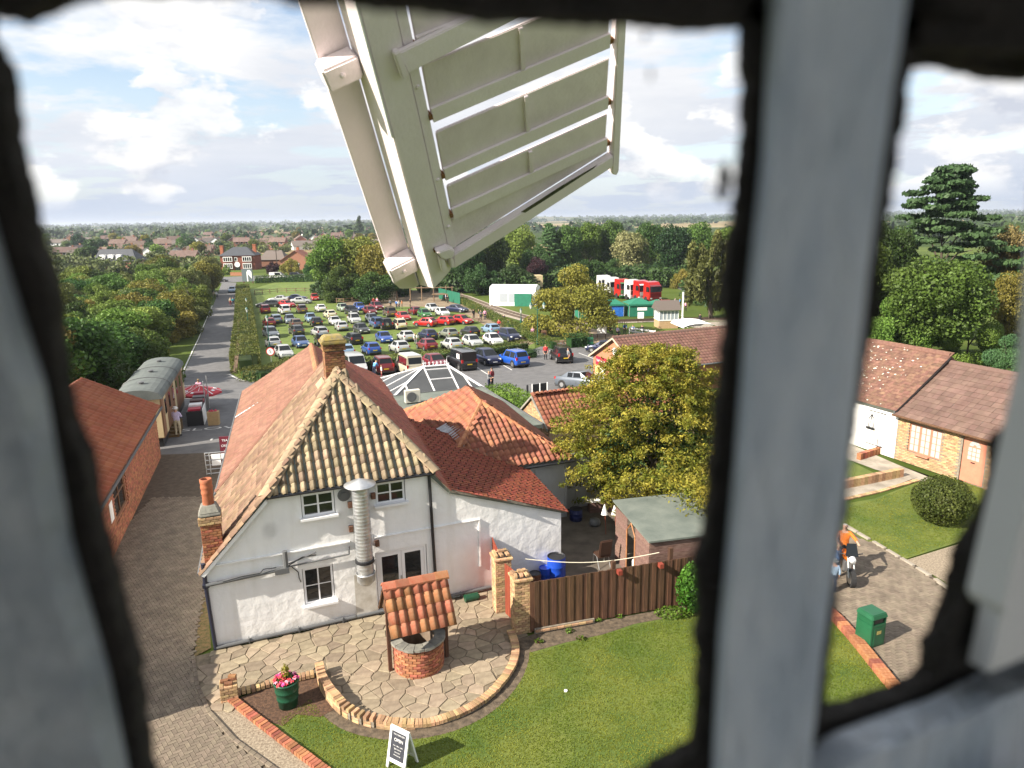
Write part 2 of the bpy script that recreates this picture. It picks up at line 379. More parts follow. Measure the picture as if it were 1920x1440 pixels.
m_cap = mat('cap_stone', (0.17, 0.165, 0.15), .9, scale=5, col2=(0.28, 0.27, 0.23), rnd=.2, bump=.4)
m_paver = mat('block_paver', (0.145, 0.115, 0.085), .9, scale=8, col2=(0.21, 0.17, 0.125), rnd=.16, bump=.3)
m_paver_j = mat('block_paver_far', (0.145, 0.115, 0.085), .9, scale=2, col2=(0.21, 0.17, 0.125), island=.16)
m_terra = mat('terracotta', (0.34, 0.11, 0.05), .8, .2, 6)
m_wood_d = mat('dark_timber', (0.060, 0.027, 0.013), .85, scale=3, col2=(0.115, 0.055, 0.027), rnd=.2, stretch=(8, 8, .6), bump=.3)
m_wood_r = mat('red_timber', (0.22, 0.042, 0.02), .7, .15, 3, stretch=(6, 6, .6), rnd=.1)
m_shedwood = mat('shed_timber', (0.115, 0.062, 0.048), .85, scale=3, col2=(0.20, 0.125, 0.10), rnd=.15, stretch=(.6, 6, 6))
m_line = mat('line_paint', (0.62, 0.61, 0.58), .8, .2, 6)

# ------------------------------------------------------------------ ground
def ground_mat():
    m, t, b = newmat('field_ground'); b.inputs['Roughness'].default_value = .95; b.inputs['Specular IOR Level'].default_value = .1
    nn = t.nodes.new; lk = t.links.new; tcn = nn('ShaderNodeTexCoord')
    mp = nn('ShaderNodeMapping'); mp.inputs['Scale'].default_value = (0.0042, 0.0022, 1); mp.inputs['Rotation'].default_value = (0, 0, .3); lk(tcn.outputs['Object'], mp.inputs[0])
    v = nn('ShaderNodeTexVoronoi'); v.inputs['Scale'].default_value = 1; v.distance = 'CHEBYCHEV'; lk(mp.outputs[0], v.inputs['Vector'])
    sx = nn('ShaderNodeSeparateColor'); lk(v.outputs['Color'], sx.inputs[0])
    r = nn('ShaderNodeValToRGB'); r.color_ramp.interpolation = 'CONSTANT'; e = r.color_ramp.elements
    e[0].color = (.045, .075, .015, 1); e[1].position = .34; e[1].color = (.09, .13, .03, 1)
    for p, c in ((.55, (.30, .235, .12, 1)), (.72, (.06, .09, .02, 1)), (.84, (.36, .29, .16, 1))):
        x = e.new(p); x.color = c
    lk(sx.outputs[0], r.inputs[0])
    no = nn('ShaderNodeTexNoise'); no.inputs['Scale'].default_value = .05; no.inputs['Detail'].default_value = 10; lk(tcn.outputs['Object'], no.inputs['Vector'])
    # near the site it is plain rough grass
    ln = nn('ShaderNodeVectorMath'); ln.operation = 'LENGTH'; lk(tcn.outputs['Object'], ln.inputs[0])
    mr = nn('ShaderNodeMapRange'); mr.inputs[1].default_value = 420; mr.inputs[2].default_value = 430; lk(ln.outputs['Value'], mr.inputs[0])
    r2 = nn('ShaderNodeValToRGB'); r2.color_ramp.elements[0].position = .35; r2.color_ramp.elements[1].position = .65
    r2.color_ramp.elements[0].color = (.06, .095, .016, 1); r2.color_ramp.elements[1].color = (.12, .16, .033, 1); lk(no.outputs[0], r2.inputs[0])
    mi = nn('ShaderNodeMixRGB'); lk(mr.outputs[0], mi.inputs[0]); lk(r2.outputs[0], mi.inputs[1]); lk(r.outputs[0], mi.inputs[2])
    mu = nn('ShaderNodeMixRGB'); mu.blend_type = 'MULTIPLY'; mu.inputs[0].default_value = .35; lk(mi.outputs[0], mu.inputs[1]); lk(no.outputs[0], mu.inputs[2])
    lk(mu.outputs[0], b.inputs['Base Color']); return m
m_ground = ground_mat()
sheet('ground', [(-9000, -200), (9000, -200), (9000, 14000), (-9000, 14000)], -0.03, m_ground)
sheet('car_park_grass', PX([(452, 702), (448, 640), (452, 548), (520, 528), (600, 528), (760, 535), (860, 552), (930, 590), (1003, 638), (1003, 668), (650, 700)]), 0.0, m_grass)
# asphalt: lane, forecourt and the tarmac car park
sheet('asphalt_lane', PX([(292, 860), (320, 760), (345, 700), (372, 640), (392, 590), (408, 552), (416, 530), (443, 530), (443, 560), (441, 640), (432, 700), (470, 716), (540, 705), (660, 697), (1000, 655), (1040, 640), (1180, 655), (1200, 760), (980, 800), (700, 850), (440, 860)]), 0.004, m_asph)
sheet('main_road', [G(300, 533), G(425, 530), G(560, 522), G(860, 514), G(860, 508), G(560, 514), G(425, 519), G(300, 521)], 0.008, m_asph)
sheet('earth_track', PX([(740, 545), (860, 545), (1010, 640), (985, 650), (850, 575), (640, 575), (640, 567)]), 0.004, mat('trodden_earth', (.16, .115, .075), .95, scale=.6, col2=(.26, .20, .13)))
sheet('lane_verge', PX([(432, 700), (440, 640), (443, 560), (448, 560), (450, 640), (444, 700)]), 0.008, mat('verge_earth', (.22, .15, .10), .95, .2, 2))
def lineseg(px_pts, wd, name='lane_line', z=.012, m=m_line):
    P = resample([G(a, b) for a, b in px_pts], 1.0); mb = MB()
    for p_ in P: p_.z = tz(p_.y)
    for a, b in zip(P[:-1], P[1:]):
        d = (b - a).normalized(); n = Vector((-d.y, d.x, 0)) * wd / 2
        mb.add([a + n + Vector((0, 0, z)), a - n + Vector((0, 0, z)), b - n + Vector((0, 0, z)), b + n + Vector((0, 0, z))], [(0, 1, 2, 3)])
    return tag(mb.build(name, m), kind='structure')
lineseg([(342, 712), (344, 695), (360, 660), (380, 615), (398, 573)], .16)
lineseg([(430, 702), (458, 714), (515, 703)], .16)
for seg in ([(885, 683), (918, 703)], [(935, 680), (960, 694)], [(858, 688), (868, 694)], [(1041, 712), (1084, 735)], [(733, 710), (770, 735)], [(1085, 662), (1128, 678)]):
    lineseg(seg, .12, 'parking_line', .011)

# sun-bleached letters painted on the lane
def ground_text(txt, p, size, rz, name='lane_lettering'):
    c = bpy.data.curves.new(name, 'FONT'); c.body = txt; c.size = size; c.align_x = 'CENTER'
    o = bpy.data.objects.new(name, c); COL.objects.link(o)
    bpy.context.view_layer.update(); me = bpy.data.meshes.new_from_object(o); bpy.data.objects.remove(o)
    me.materials.clear(); me.materials.append(m_line)
    q = link(name, me); q.location = (p.x, p.y, .012); q.rotation_euler = (0, 0, rz); return tag(q, kind='structure')
t1 = ground_text('SLOW', G(400, 805), .9, rad(12)); t1.scale = (1.5, .8, 1)
t2 = ground_text('111', G(418, 824), .8, rad(12)); t2.scale = (1.6, .7, 1)

# ------------------------------------------------------------------ tiles and bricks
def pantile_mesh(wd, ln, m, amp=.035, n=7, th=.016, name='tile'):
    mb = MB(); prof = []
    for i in range(n):                                  # slow rise to a roll near the right edge, then a steep drop
        u = i / (n - 1); q = .5 - .5 * math.cos(math.pi * u / .68) if u < .68 else .5 + .5 * math.cos(math.pi * (u - .68) / .32)
        prof.append((wd * u, amp * (2 * q - 1)))
    V = []
    for y in (0, ln):
        for x, z in prof: V.append((x - wd / 2, y, z + (th * 1.5 if y == 0 else 0)))
    for x, z in prof: V.append((x - wd / 2, 0, z + th * 1.5 - th))
    F = []
    for i in range(n - 1):
        F.append((i, i + 1, n + i + 1, n + i)); F.append((2 * n + i, 2 * n + i + 1, i + 1, i))
    mb.add(V, F); me = mb.mesh(name, m, True); 
    return me
def flat_tile(wd, ln):
    """flat interlocking tile with an open roll end at its lower right"""
    mb = MB(); w2 = wd / 2 - .004
    V = [(-w2, 0, .028), (w2, 0, .028), (w2, ln, .006), (-w2, ln, .006), (-w2, 0, .004), (w2, 0, .004)]
    return V, [(0, 1, 2, 3), (4, 5, 1, 0), (5, 2, 1), (4, 0, 3)]
def frame_mx(o, u, v):
    u = Vector(u).normalized(); v = Vector(v); v = (v - u * v.dot(u)).normalized(); n = u.cross(v)
    m = Matrix((u, v, n)).transposed().to_4x4(); m.translation = Vector(o); return m
def uvpoly(mx, pts):
    inv = mx.inverted(); return [(inv @ Vector(p)).to_2d() for p in pts]
def roof(parent, pts, o, u, v, th=.10, m=None, name='roof'):
    """roof deck slab; returns the part and its plane frame"""
    mx = frame_mx(o, u, v); n = mx.to_3x3() @ Vector((0, 0, 1)); mb = MB()
    mb.slab([Vector(p) - n * th for p in pts], n, th)
    return mb.build(name, m or m_felt, parent), mx
def lay(part, mx, poly, cw, gauge, me=None, joined=None, jm=None, limit=300, lift=.03, rev=False, jname='tile_course', order=None, margin=.0):
    """cover a roof plane with tiles: objects (me) up to a limit, the rest joined (joined = (V,F))"""
    us = [p[0] for p in poly]; vs_ = [p[1] for p in poly]; spots = []
    r = 0; y = min(vs_) + .0
    while y < max(vs_):
        x = min(us) + cw / 2
        while x < max(us):
            if inside((x, y + gauge * .5), poly) or inside((x - cw * .4, y + gauge * .3), poly) or inside((x + cw * .4, y + gauge * .3), poly): spots.append((x, y))
            x += cw
        y += gauge
    if order: spots.sort(key=order)
    cnt = 0; V = []; F = []
    for x, y in spots:
        jx, jz, ja = random.uniform(-.006, .006), random.uniform(0, .008), random.uniform(-.015, .015)
        lm = mx @ Matrix.Translation((x + jx, y, lift + jz)) @ Matrix.Rotation(ja, 4, 'Z')
        if me is not None and cnt < limit:
            link('tile', me, part, lm); cnt += 1
        elif joined:
            b = len(V); V += [lm @ Vector(p) for p in joined[0]]; F += [tuple(i + b for i in f) for f in joined[1]]
    if V:
        mesh = bpy.data.meshes.new(jname); mesh.from_pydata(V, [], F); mesh.materials.append(jm); mesh.update()
        if len(joined) > 2: mesh.polygons.foreach_set('use_smooth', [True] * len(mesh.polygons))
        tag(link(jname, mesh, part), kind='stuff')
def me_vf(me):
    return [v.co.copy() for v in me.vertices], [tuple(p.vertices) for p in me.polygons], True
def ridge_line(part, a, b, wd=.26, seg=.36, m=None, h=.10, name='ridge_tile', flat=True, nrm=None):
    a, b = Vector(a), Vector(b); d = b - a; n = max(1, round(d.length / seg)); l = d.length / n; d.normalize()
    side = d.cross(Vector(nrm or (0, 0, 1))).normalized(); upv = side.cross(d).normalized()
    mb = MB(); prof = [(-wd / 2, -h * .9), (-wd / 4, -h * .05), (0, h * .28), (wd / 4, -h * .05), (wd / 2, -h * .9)] if not flat else [(-wd / 2, -h * .75), (-.03, h * .2), (.03, h * .2), (wd / 2, -h * .75)]
    k = len(prof); V = []
    for y, dz in ((0, .012), (l * 1.04, 0)):
        for x, z in prof: V.append((x, y, z + dz))
        for x, z in prof[::-1]: V.append((x, y, z + dz - .05))
    K = 2 * k; F = [(i, (i + 1) % K, K + (i + 1) % K, K + i) for i in range(K)] + [tuple(range(K - 1, -1, -1)), tuple(range(K, 2 * K))]
    mb.add(V, F); me = mb.mesh(name, m)
    for i in range(n):
        q = Matrix((side, d, upv)).transposed().to_4x4(); q.translation = a + d * (l * i) + upv * (.055 + random.uniform(0, .004))
        link(name, me, part, q @ Matrix.Rotation(random.uniform(-.015, .015), 4, 'Z'))
BRICKME = {}
def brick_mesh(m, l=.215, wd=.10, h=.065):
    key = (m.name, l, wd, h)
    if key not in BRICKME:
        mb = MB(); mb.box((0, 0, 0), (l, wd, h)); BRICKME[key] = bevel(mb.mesh('brick', m), .006, 1)
    return BRICKME[key]
def brick_wall(part, o, u, length, z0, z1, m, l=.215, wd=.10, course=.075, proud=.0, stag=0):
    """running bond along u from o: separate brick objects under part"""
    u = Vector(u).normalized(); q = Matrix((u, Vector((-u.y, u.x, 0)), Vector((0, 0, 1)))).transposed().to_4x4()
    full = brick_mesh(m, l, wd); pitch = l + .01; r = 0; z = z0
    while z + course <= z1 + .02:
        x = -(pitch / 2 if (r + stag) % 2 else 0)
        while x < length - .02:
            a, b = max(x, 0), min(x + l, length)
            if b - a > .03:
                mm = Matrix.Translation(Vector(o) + u * ((a + b) / 2) + Vector((0, 0, z + course / 2))) @ q
                mm = mm @ Matrix.Translation((0, random.uniform(-.004, .004), 0)) @ Matrix.Diagonal(((b - a) / l, 1, 1, 1))
                link('brick', full, part, mm)
            x += pitch
        z += course; r += 1
def brick_box(part, x0, y0, x1, y1, z0, z1, m, faces='FLRB', **k):
    """brick skin round a box in part's own frame"""
    d = .05
    if 'F' in faces: brick_wall(part, (x0, y0 + d, 0), (1, 0, 0), x1 - x0, z0, z1, m, **k)
    if 'B' in faces: brick_wall(part, (x1, y1 - d, 0), (-1, 0, 0), x1 - x0, z0, z1, m, **k)
    if 'R' in faces: brick_wall(part, (x1 - d, y0 + .102, 0), (0, 1, 0), y1 - y0 - .204, z0, z1, m, stag=1, **k)
    if 'L' in faces: brick_wall(part, (x0 + d, y1 - .102, 0), (0, -1, 0), y1 - y0 - .204, z0, z1, m, stag=1, **k)
def wall_holes(mb, outer, holes, y=0.0, depth=.14, m=0, mr=None):
    """wall face in the xz plane facing -y with real openings and reveals"""
    from mathutils.geometry import tessellate_polygon
    loops = [[Vector((p[0], p[1], 0)) for p in outer]] + [[Vector((a, b, 0)) for a, b in ((h[0], h[1]), (h[2], h[1]), (h[2], h[3]), (h[0], h[3]))] for h in holes]
    flat = [p for l_ in loops for p in l_]; tris = tessellate_polygon(loops)
    V = [(p.x, y, p.y) for p in flat]; F = []
    for t in tris:
        a, b, c = (Vector((flat[i].x, flat[i].y)) for i in t)
        F.append(tuple(t) if (b - a).cross(c - a) > 0 else tuple(t[::-1]))
    mb.add(V, F, m)
    for x0, z0, x1, z1 in holes:
        q = [(x0, z0), (x1, z0), (x1, z1), (x0, z1)]
        for i in range(4):
            (a, b), (c, d) = q[i], q[(i + 1) % 4]
            mb.add([(a, y, b), (c, y, d), (c, y + depth, d), (a, y + depth, b)], [(3, 2, 1, 0)], mr if mr is not None else m)
def window(parent, x0, z0, x1, z1, y, cols=2, rows=2, fr=.06, bar=.025, mf=None, sill=True, name='window', gm=None, dep=.05):
    """frame part with its panes and sill as sub-parts; sits at depth y facing -y"""
    mb = MB(); mf = mf or m_upvc
    for a in ((x0, z0, x1, z0 + fr), (x0, z1 - fr, x1, z1), (x0, z0 + fr, x0 + fr, z1 - fr), (x1 - fr, z0 + fr, x1, z1 - fr)):
        mb.bb(a[0], y, a[1], a[2], y + dep, a[3])
    W, H = x1 - x0 - 2 * fr, z1 - z0 - 2 * fr
    for c in range(1, cols):
        x = x0 + fr + W * c / cols; mb.bb(x - bar / 2 - .008, y + .004, z0 + fr, x + bar / 2 + .008, y + dep - .004, z1 - fr)
    for r in range(1, rows):
        z = z0 + fr + H * r / rows; mb.bb(x0 + fr, y + .008, z - bar / 2, x1 - fr, y + dep - .008, z + bar / 2)
    f = mb.build(name, mf, parent)
    for c in range(cols):
        for r in range(rows):
            p = MB(); a = x0 + fr + W * c / cols; b = z0 + fr + H * r / rows
            p.bb(a, y + .02, b, a + W / cols, y + .03, b + H / rows); p.build('pane', gm or m_glass, f)
    if sill:
        s = MB(); s.bb(x0 - .08, y - .20, z0 - .07, x1 + .08, y + .0, z0 - .002); s.build('sill', mf, f)
    return f
# ------------------------------------------------------------------ the white cottage
TH = math.atan2(.371, .928)
A0 = Vector((-8.68, 18.27, 0))
house = thing('cottage', 'white rendered cottage with mossy pantile half-hip roof and tall brick chimney', 'house', A0, TH)
def HW(x, y, z=0): return Matrix.Translation(A0) @ Matrix.Rotation(TH, 4, 'Z') @ Vector((x, y, z))
mb = MB()
holes = [(2.56, .80, 3.46, 2.0), (2.70, 3.58, 3.66, 4.32), (4.86, 3.62, 5.78, 4.32), (4.74, .06, 6.36, 2.08)]
wall_holes(mb, [(0, 0), (11.06, 0), (11.06, 2.38), (7.17, 3.74), (6.62, 4.42), (1.80, 4.42), (0, 2.58)], holes)
mb.add([(0, 0, 0), (0.38, 6, 0), (0.38, 6, 2.45), (0, 0, 2.58)], [(0, 3, 2, 1)][::-1] and [(3, 2, 1, 0)])
mb.add([(11.06, 0, 0), (11.5, 4.2, 0), (11.5, 4.2, 2.38), (11.06, 0, 2.38)], [(0, 1, 2, 3)])
mb.add([(0.45, 6, 0), (1.75, 22.1, 0), (1.75, 22.1, 2.6), (.45, 6, 2.5)], [(3, 2, 1, 0)])
mb.add([(1.75, 22.1, 0), (9.6, 22.1, 0), (9.6, 22.1, 2.5), (5.64, 22.1, 4.88), (1.75, 22.1, 2.5)], [(4, 3, 2, 1, 0)])
mb.add([(.40, 6.25, 2.2), (.40, 6.25, 2.45), (4.66, 6.25, 7.05), (7.8, 10.1, 3.6), (7.8, 10.1, 2.4)], [(4, 3, 2, 1, 0)])
wall = mb.build('wall', m_whitewall, house)
# black panels stand in for the unlit rooms behind the openings
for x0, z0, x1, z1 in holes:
    rm = MB(); rm.bb(x0 - .05, .16, z0 - .05, x1 + .05, .19, z1 + .05); rm.build('room_dark_panel', m_black, house)
window(house, 2.58, .82, 3.44, 1.98, .05)
window(house, 2.72, 3.60, 3.64, 4.30, .05, bar=.04)
wf = window(house, 4.88, 3.64, 5.76, 4.30, .05, bar=.04)
cur = MB()
for k in range(9): cur.bb(4.95 + k * .085, .10 + .012 * (k % 2), 3.7, 5.03 + k * .085, .115 + .012 * (k % 2), 4.25)
cur.build('curtain', mat('curtain_brown', (.23, .15, .08), .9, .2, 6), wf)
# french door
fd = MB()
fd.bb(4.76, .03, 2.0, 6.34, .10, 2.07); fd.bb(4.76, .03, .06, 4.83, .10, 2.0); fd.bb(6.27, .03, .06, 6.34, .10, 2.0)
door_frame = fd.build('door_frame', m_upvc, house)
for x0, x1 in ((4.835, 5.545), (5.555, 6.265)):
    d = MB(); d.bb(x0, .04, .08, x0 + .10, .09, 1.99); d.bb(x1 - .10, .04, .08, x1, .09, 1.99); d.bb(x0 + .1, .04, .08, x1 - .1, .09, .32); d.bb(x0 + .1, .04, 1.89, x1 - .1, .09, 1.99)
    dd = d.build('door', m_upvc, house)
    g = MB(); g.bb(x0 + .1, .06, .32, x1 - .1, .07, 1.89); g.build('pane', m_glass, dd)
h = MB(); h.bb(5.50, .0, .98, 5.53, .04, 1.16); h.build('handle', m_galv, dd)
# ledges, plinth, stain
lg = MB()
lg.bb(-.01, -.06, 2.60, 4.0, -.002, 2.64); lg.bb(4.75, -.055, 2.58, 8.15, -.002, 2.61); lg.bb(8.09, -.05, .95, 8.15, -.003, 2.575); lg.bb(4.25, -.03, .12, 4.72, -.002, 1.9)
lg.build('ledge', m_whitewall, house)
st = MB(); st.bb(4.05, -.034, .13, 4.70, -.031, 1.5); st.build('bare_render_patch', mat('bare_render', (.42, .39, .33), .9, scale=3, col2=(.62, .60, .55)), house)
pl = MB(); pl.tube((.02, -.07, .10), (4.0, -.07, .13), .055); pl.tube((4.05, -.07, .12), (8.45, -.07, .16), .05)
for x in (.9, 2.3, 3.6, 5.5, 7.4): pl.bb(x, -.14, .05, x + .03, -.02, .20)
pl.build('drain_pipe', m_grey, house)
gp = MB(); gp.tube((-.05, -.10, 2.10), (1.85, -.10, 2.16), .055); gp.tube((2.12, -.12, 2.12), (2.12, -.12, 2.72), .07)
gp.tube((2.15, -.08, 2.2), (3.95, -.08, 2.24), .025); gp.tube((2.2, -.07, 2.28), (3.0, -.07, 2.5), .022); gp.tube((3.95, -.08, 2.24), (3.95, -.08, 2.5), .025)
gp.bb(1.80, -.2, 2.05, 2.2, -.02, 2.22)
gp.build('waste_pipe', m_grey, house)
def cable(p): k = MB(); k.path(p, .014, 5); k.build('cable', m_black, house)
cable([(.4, -.18, 2.15), (.9, -.17, 2.2), (1.4, -.17, 2.2), (1.5, -.16, 2.3), (1.85, -.16, 2.28)])
cable([(2.25, -.05, 2.2), (2.45, -.04, 1.95), (2.46, -.04, 1.75), (2.50, -.04, 1.62)]); cable([(2.2, -.1, 2.24), (2.6, -.08, 2.42), (3.0, -.06, 2.40)])
dp = MB(); dp.tube((6.52, -.08, 4.35), (6.60, -.08, .15), .05); dp.build('downpipe', m_black, house)
dp = MB(); dp.tube((-.06, -.06, 2.75), (-.06, -.06, 2.1), .06); dp.tube((-.06, -.06, 2.1), (0.0, -.06, .05), .055); dp.bb(-.14, -.14, 2.03, .04, .02, 2.13); dp.build('downpipe', m_darkblue, house)
gt = MB(); gt.tube((1.78, -.17, 4.44), (6.66, -.17, 4.44), .055); gt.bb(1.8, -.12, 4.38, 6.6, -.004, 4.5); gt.build('gutter', m_black, house)
gt = MB(); gt.tube((-.2, .0, 2.42), (.12, 6, 2.42), .05); gt.tube((.20, 6.05, 2.5), (1.52, 22.2, 2.52), .05); gt.build('gutter', m_grey, house)
vt = MB(); vt.lathe([(.0, -.02), (.19, -.02), (.19, .01), (.10, .02), (.10, .05), (0, .05)], n=14)
vo = vt.build('wall_vent', m_grey, house); vo.location = (3.93, -.03, 4.12); vo.rotation_euler = (rad(90), 0, 0)
for x, z in ((4.02, 3.72), (4.72, 3.88), (4.75, 2.33), (4.0, 2.95)):
    f = MB(); f.bb(x, -.12, z, x + .12, -.003, z + .18, 0); f.build('bracket', mat('rusty_iron', (.16, .08, .05), .9, .3, 8), house)

# metal flue
fl = thing('flue', 'shiny ribbed metal kitchen flue with a wide cap standing up the white wall', 'flue', HW(4.36, -.36, 0), TH)
f = MB(); prof = []
z = 1.66
while z < 4.42: prof += [(.247, z), (.250, z + .008), (.247, z + .016)]; z += .11
prof.append((.245, 4.45)); f.lathe(prof, n=24); f.build('flue_pipe', m_galv, fl, True)
f = MB(); f.lathe([(.0, 1.32), (.17, 1.32), (.27, 1.44), (.27, 1.64), (.285, 1.645), (.285, 1.70), (.27, 1.70)], n=24); f.build('flue_elbow', m_galv, fl, True)
f = MB(); f.lathe([(.274, 2.04), (.288, 2.05), (.288, 2.13), (.274, 2.14)], n=24); f.lathe([(.255, 2.03), (.275, 2.04), (.275, 2.14), (.255, 2.15)], n=20); f.build('clamp_band', m_black, fl)
f = MB(); f.lathe([(.0, 4.70), (.46, 4.52), (.47, 4.50), (.30, 4.47), (.245, 4.45)], n=28); f.build('flue_cap', m_galv, fl, True)
for z in (2.6, 3.6):
    f = MB(); f.bb(-.05, .2, z, .05, .36, z + .06); f.build('bracket', m_grey, fl)

# roofs ---------------------------------------------------------------
RA, RZ = 4.42, 7.2
pm = pantile_mesh(.30, .37, m_pant, amp=.080, n=11); pj = me_vf(pantile_mesh(.30, .37, m_pant_l, n=6))
# half hip facing the mill
hp = [(1.72, -.14, 4.44), (6.72, -.14, 4.44), (4.42, 3.0, 7.2)]
part, mx = roof(house, hp, hp[0], (1, 0, 0), Vector((0, 3.14, 2.76)))
lay(part, mx, uvpoly(mx, [(1.86, -.16, 4.43), (6.6, -.16, 4.43), (4.45, 2.95, 7.15)]), .262, .325, pm, pj, m_pant)
ridge_line(part, (1.70, -.16, 4.48), (4.42, 3.0, 7.24), .40, .42, m_ridge, .07, nrm=(-.37, -.33, .71))
ridge_line(part, (6.76, -.16, 4.48), (4.42, 3.0, 7.24), .40, .42, m_ridge, .07, nrm=(.37, -.33, .71))
# left slope
lp = [(-.16, -.10, 2.44), (1.66, -.14, 4.42), (4.42, 3.0, 7.2), (4.64, 6.3, 7.2), (.26, 6.3, 2.44)]
part, mx = roof(house, lp, lp[0], Vector((.42, 6.4, 0)) * -1, Vector((4.42, 0, 4.76)))
o_ = lp[4]; mx = frame_mx(o_, Vector((-.42, -6.4, 0)), Vector((4.377, 0, 4.76)))
lay(part, mx, uvpoly(mx, lp), .25, .27, None, pj, m_pant_l, lift=.02)
ridge_line(part, (4.42, 3.0, 7.22), (4.68, 6.35, 7.22), .30, .4, m_ridge, .12)
ridge_line(part, (.24, 6.3, 2.52), (4.66, 6.3, 7.22), .16, .35, m_pant_b, .06, name='verge_tile')
# right slope, steep part
fj = flat_tile(.21, .20)
kp = [(7.17, -.10, 3.78), (8.1, 10.2, 3.78), (4.72, 6.35, 7.2), (4.42, 3.0, 7.2), (6.62, -.14, 4.40)]
part, mx = roof(house, kp, kp[0], Vector((.93, 10.3, 0)), Vector((-3.03, 0, 3.42)))
lay(part, mx, uvpoly(mx, kp), .21, .165, None, fj, m_plain, lift=.01)
# catslide
cp = [(11.18, -.12, 2.40), (11.62, 4.3, 2.40), (9.6, 9.5, 3.1), (8.0, 10.2, 3.78), (7.15, -.12, 3.80)]
part, mx = roof(house, [cp[0], cp[1], (11.62, 4.3, 2.4), (8.0, 9.0, 3.70), (7.17, -.12, 3.78)][:2] + [(7.62, 5.4, 3.78), (7.15, -.12, 3.78)], cp[0], Vector((.1, 1, 0)), Vector((-4.0, 0, 1.38)))
m_dark = mat('tile_end_shade', (.05, .014, .008), .9)
cpoly = uvpoly(mx, [(11.20, -.12, 2.40), (11.64, 4.3, 2.40), (7.9, 8.3, 3.78), (7.15, -.12, 3.80)])
cat_v = [Vector(p) for p in [(-.103, 0, .03), (.103, 0, .03), (.103, .24, .006), (-.103, .24, .006), (-.103, 0, .004), (.103, 0, .004)]]
# every tile has a small raised roll at its right edge
cat_v += [Vector(p) for p in [(.055, -.004, .03), (.10, -.004, .03), (.10, .2, .03), (.055, .2, .03), (.06, -.004, .055), (.095, -.004, .055), (.095, .2, .03), (.06, .2, .03)]]
cat_f = [(0, 1, 2, 3), (4, 5, 1, 0), (6, 7, 11, 10), (10, 11, 13, 12)[::1], (6, 10, 13, 9), (7, 8, 12, 11)]
lay(part, mx, cpoly, .21, .165, None, (cat_v, cat_f), m_plain, lift=.01)
# dark boxes paint the shade inside open roll ends, on every other course
us = [p[0] for p in cpoly]; vv = [p[1] for p in cpoly]; dk = MB(); y = min(vv); r = 0
while y < max(vv):
    x = min(us) + .105 + .077 + (.21 * (r % 3))
    while x < max(us):
        if inside((x, y + .05), cpoly): dk.box(mx @ Vector((x, y - .014, .046)), (.075, .035, .055), mx=mx.to_3x3())
        x += .63
    y += .165; r += 1
tag(dk.build('tile_end_shade_box', m_dark, part), kind='stuff')
vg = MB(); vg.slab([(11.2, -.15, 2.33), (7.17, -.15, 3.72), (6.66, -.15, 4.36), (6.66, -.15, 4.43), (7.17, -.15, 3.80), (11.2, -.15, 2.41)], (0, 1, 0), .06); vg.build('verge', m_mortar, house)
vg = MB(); vg.slab([(-.14, -.13, 2.44), (1.74, -.13, 4.38), (1.80, -.13, 4.30), (-.06, -.13, 2.38)], (0, -1, 0), .04); vg.build('verge', m_whitewall, house)
# lower rear wing
bp = [(.30, 6.3, 2.60), (1.62, 22.2, 2.60), (5.64, 22.2, 5.0), (4.32, 6.3, 5.0)]
part, mx = roof(house, bp, bp[1], Vector((-1.32, -15.9, 0)), Vector((4.02, 0, 2.4)))
pj2 = me_vf(pantile_mesh(.24, .26, m_pant_b, n=5, amp=.022))
lay(part, mx, uvpoly(mx, bp), .21, .22, None, pj2, m_pant_b, lift=.02)
ridge_line(part, (4.36, 6.4, 5.03), (5.64, 22.25, 5.03), .36, .42, m_ridge_r, .15, flat=False)
fsh = MB(); q0, q1 = Vector((1.14, 16.2, 2.60)), Vector((5.0, 16.2, 4.74)); nn_ = mx.to_3x3() @ Vector((0, 0, 1))
fsh.slab([q0 + nn_ * .07, q0 + nn_ * .07 + Vector((.01, .14, 0)), q1 + nn_ * .07 + Vector((.01, .14, 0)), q1 + nn_ * .07], nn_, .02); fsh.build('flashing', m_white, part)
bp2 = [(7.41, 10.4, 3.38), (9.04, 14.0, 2.60), (9.72, 22.2, 2.60), (5.64, 22.2, 5.0), (4.32, 6.3, 5.0)]
part, mx = roof(house, bp2, bp2[1], Vector((.68, 8.2, 0)), Vector((-4.08, 0, 2.4)))
lay(part, mx, uvpoly(mx, bp2), .21, .165, None, fj, m_plain, lift=.01)

# main chimney
ch = MB(); ch.bb(4.16, 3.55, 5.8, 4.70, 4.05, 8.0); chim = ch.build('chimney', m_mortar, house)
brick_box(chim, 4.10, 3.5, 4.76, 4.10, 6.6, 7.82, m_brick_d, l=.2, wd=.09)
brick_box(chim, 4.06, 3.46, 4.80, 4.14, 7.83, 8.05, m_brick_d, l=.2, wd=.09)
c = MB(); c.lathe([(.56, 0), (.57, .07), (.52, .11)], n=4, a0=math.pi / 4, a1=math.pi * 2.25); c.add([], [])
co = MB(); co.box((4.43, 3.80, 8.11), (.84, .78, .12)); co.box((4.43, 3.8, 8.25), (.78, .72, .16), taper=.72)
cme = bevel(co.mesh('chimney_cap', m_lichen), .03, 2); link('chimney_cap', cme, chim)
fs = MB(); fs.slab([(4.66, 3.25, 6.98), (4.95, 3.25, 6.66), (4.95, 3.9, 6.66), (4.66, 3.9, 6.98)], (.77, 0, .64), .05); fs.build('lead_flashing', m_lead, chim)
fs = MB(); fs.slab([(4.08, 3.46, 6.80), (3.85, 3.46, 6.55), (3.85, 4.2, 6.55), (4.08, 4.2, 6.80)], (-.7, 0, .7), .07); fs.build('mortar_flaunching', m_ridge, chim)
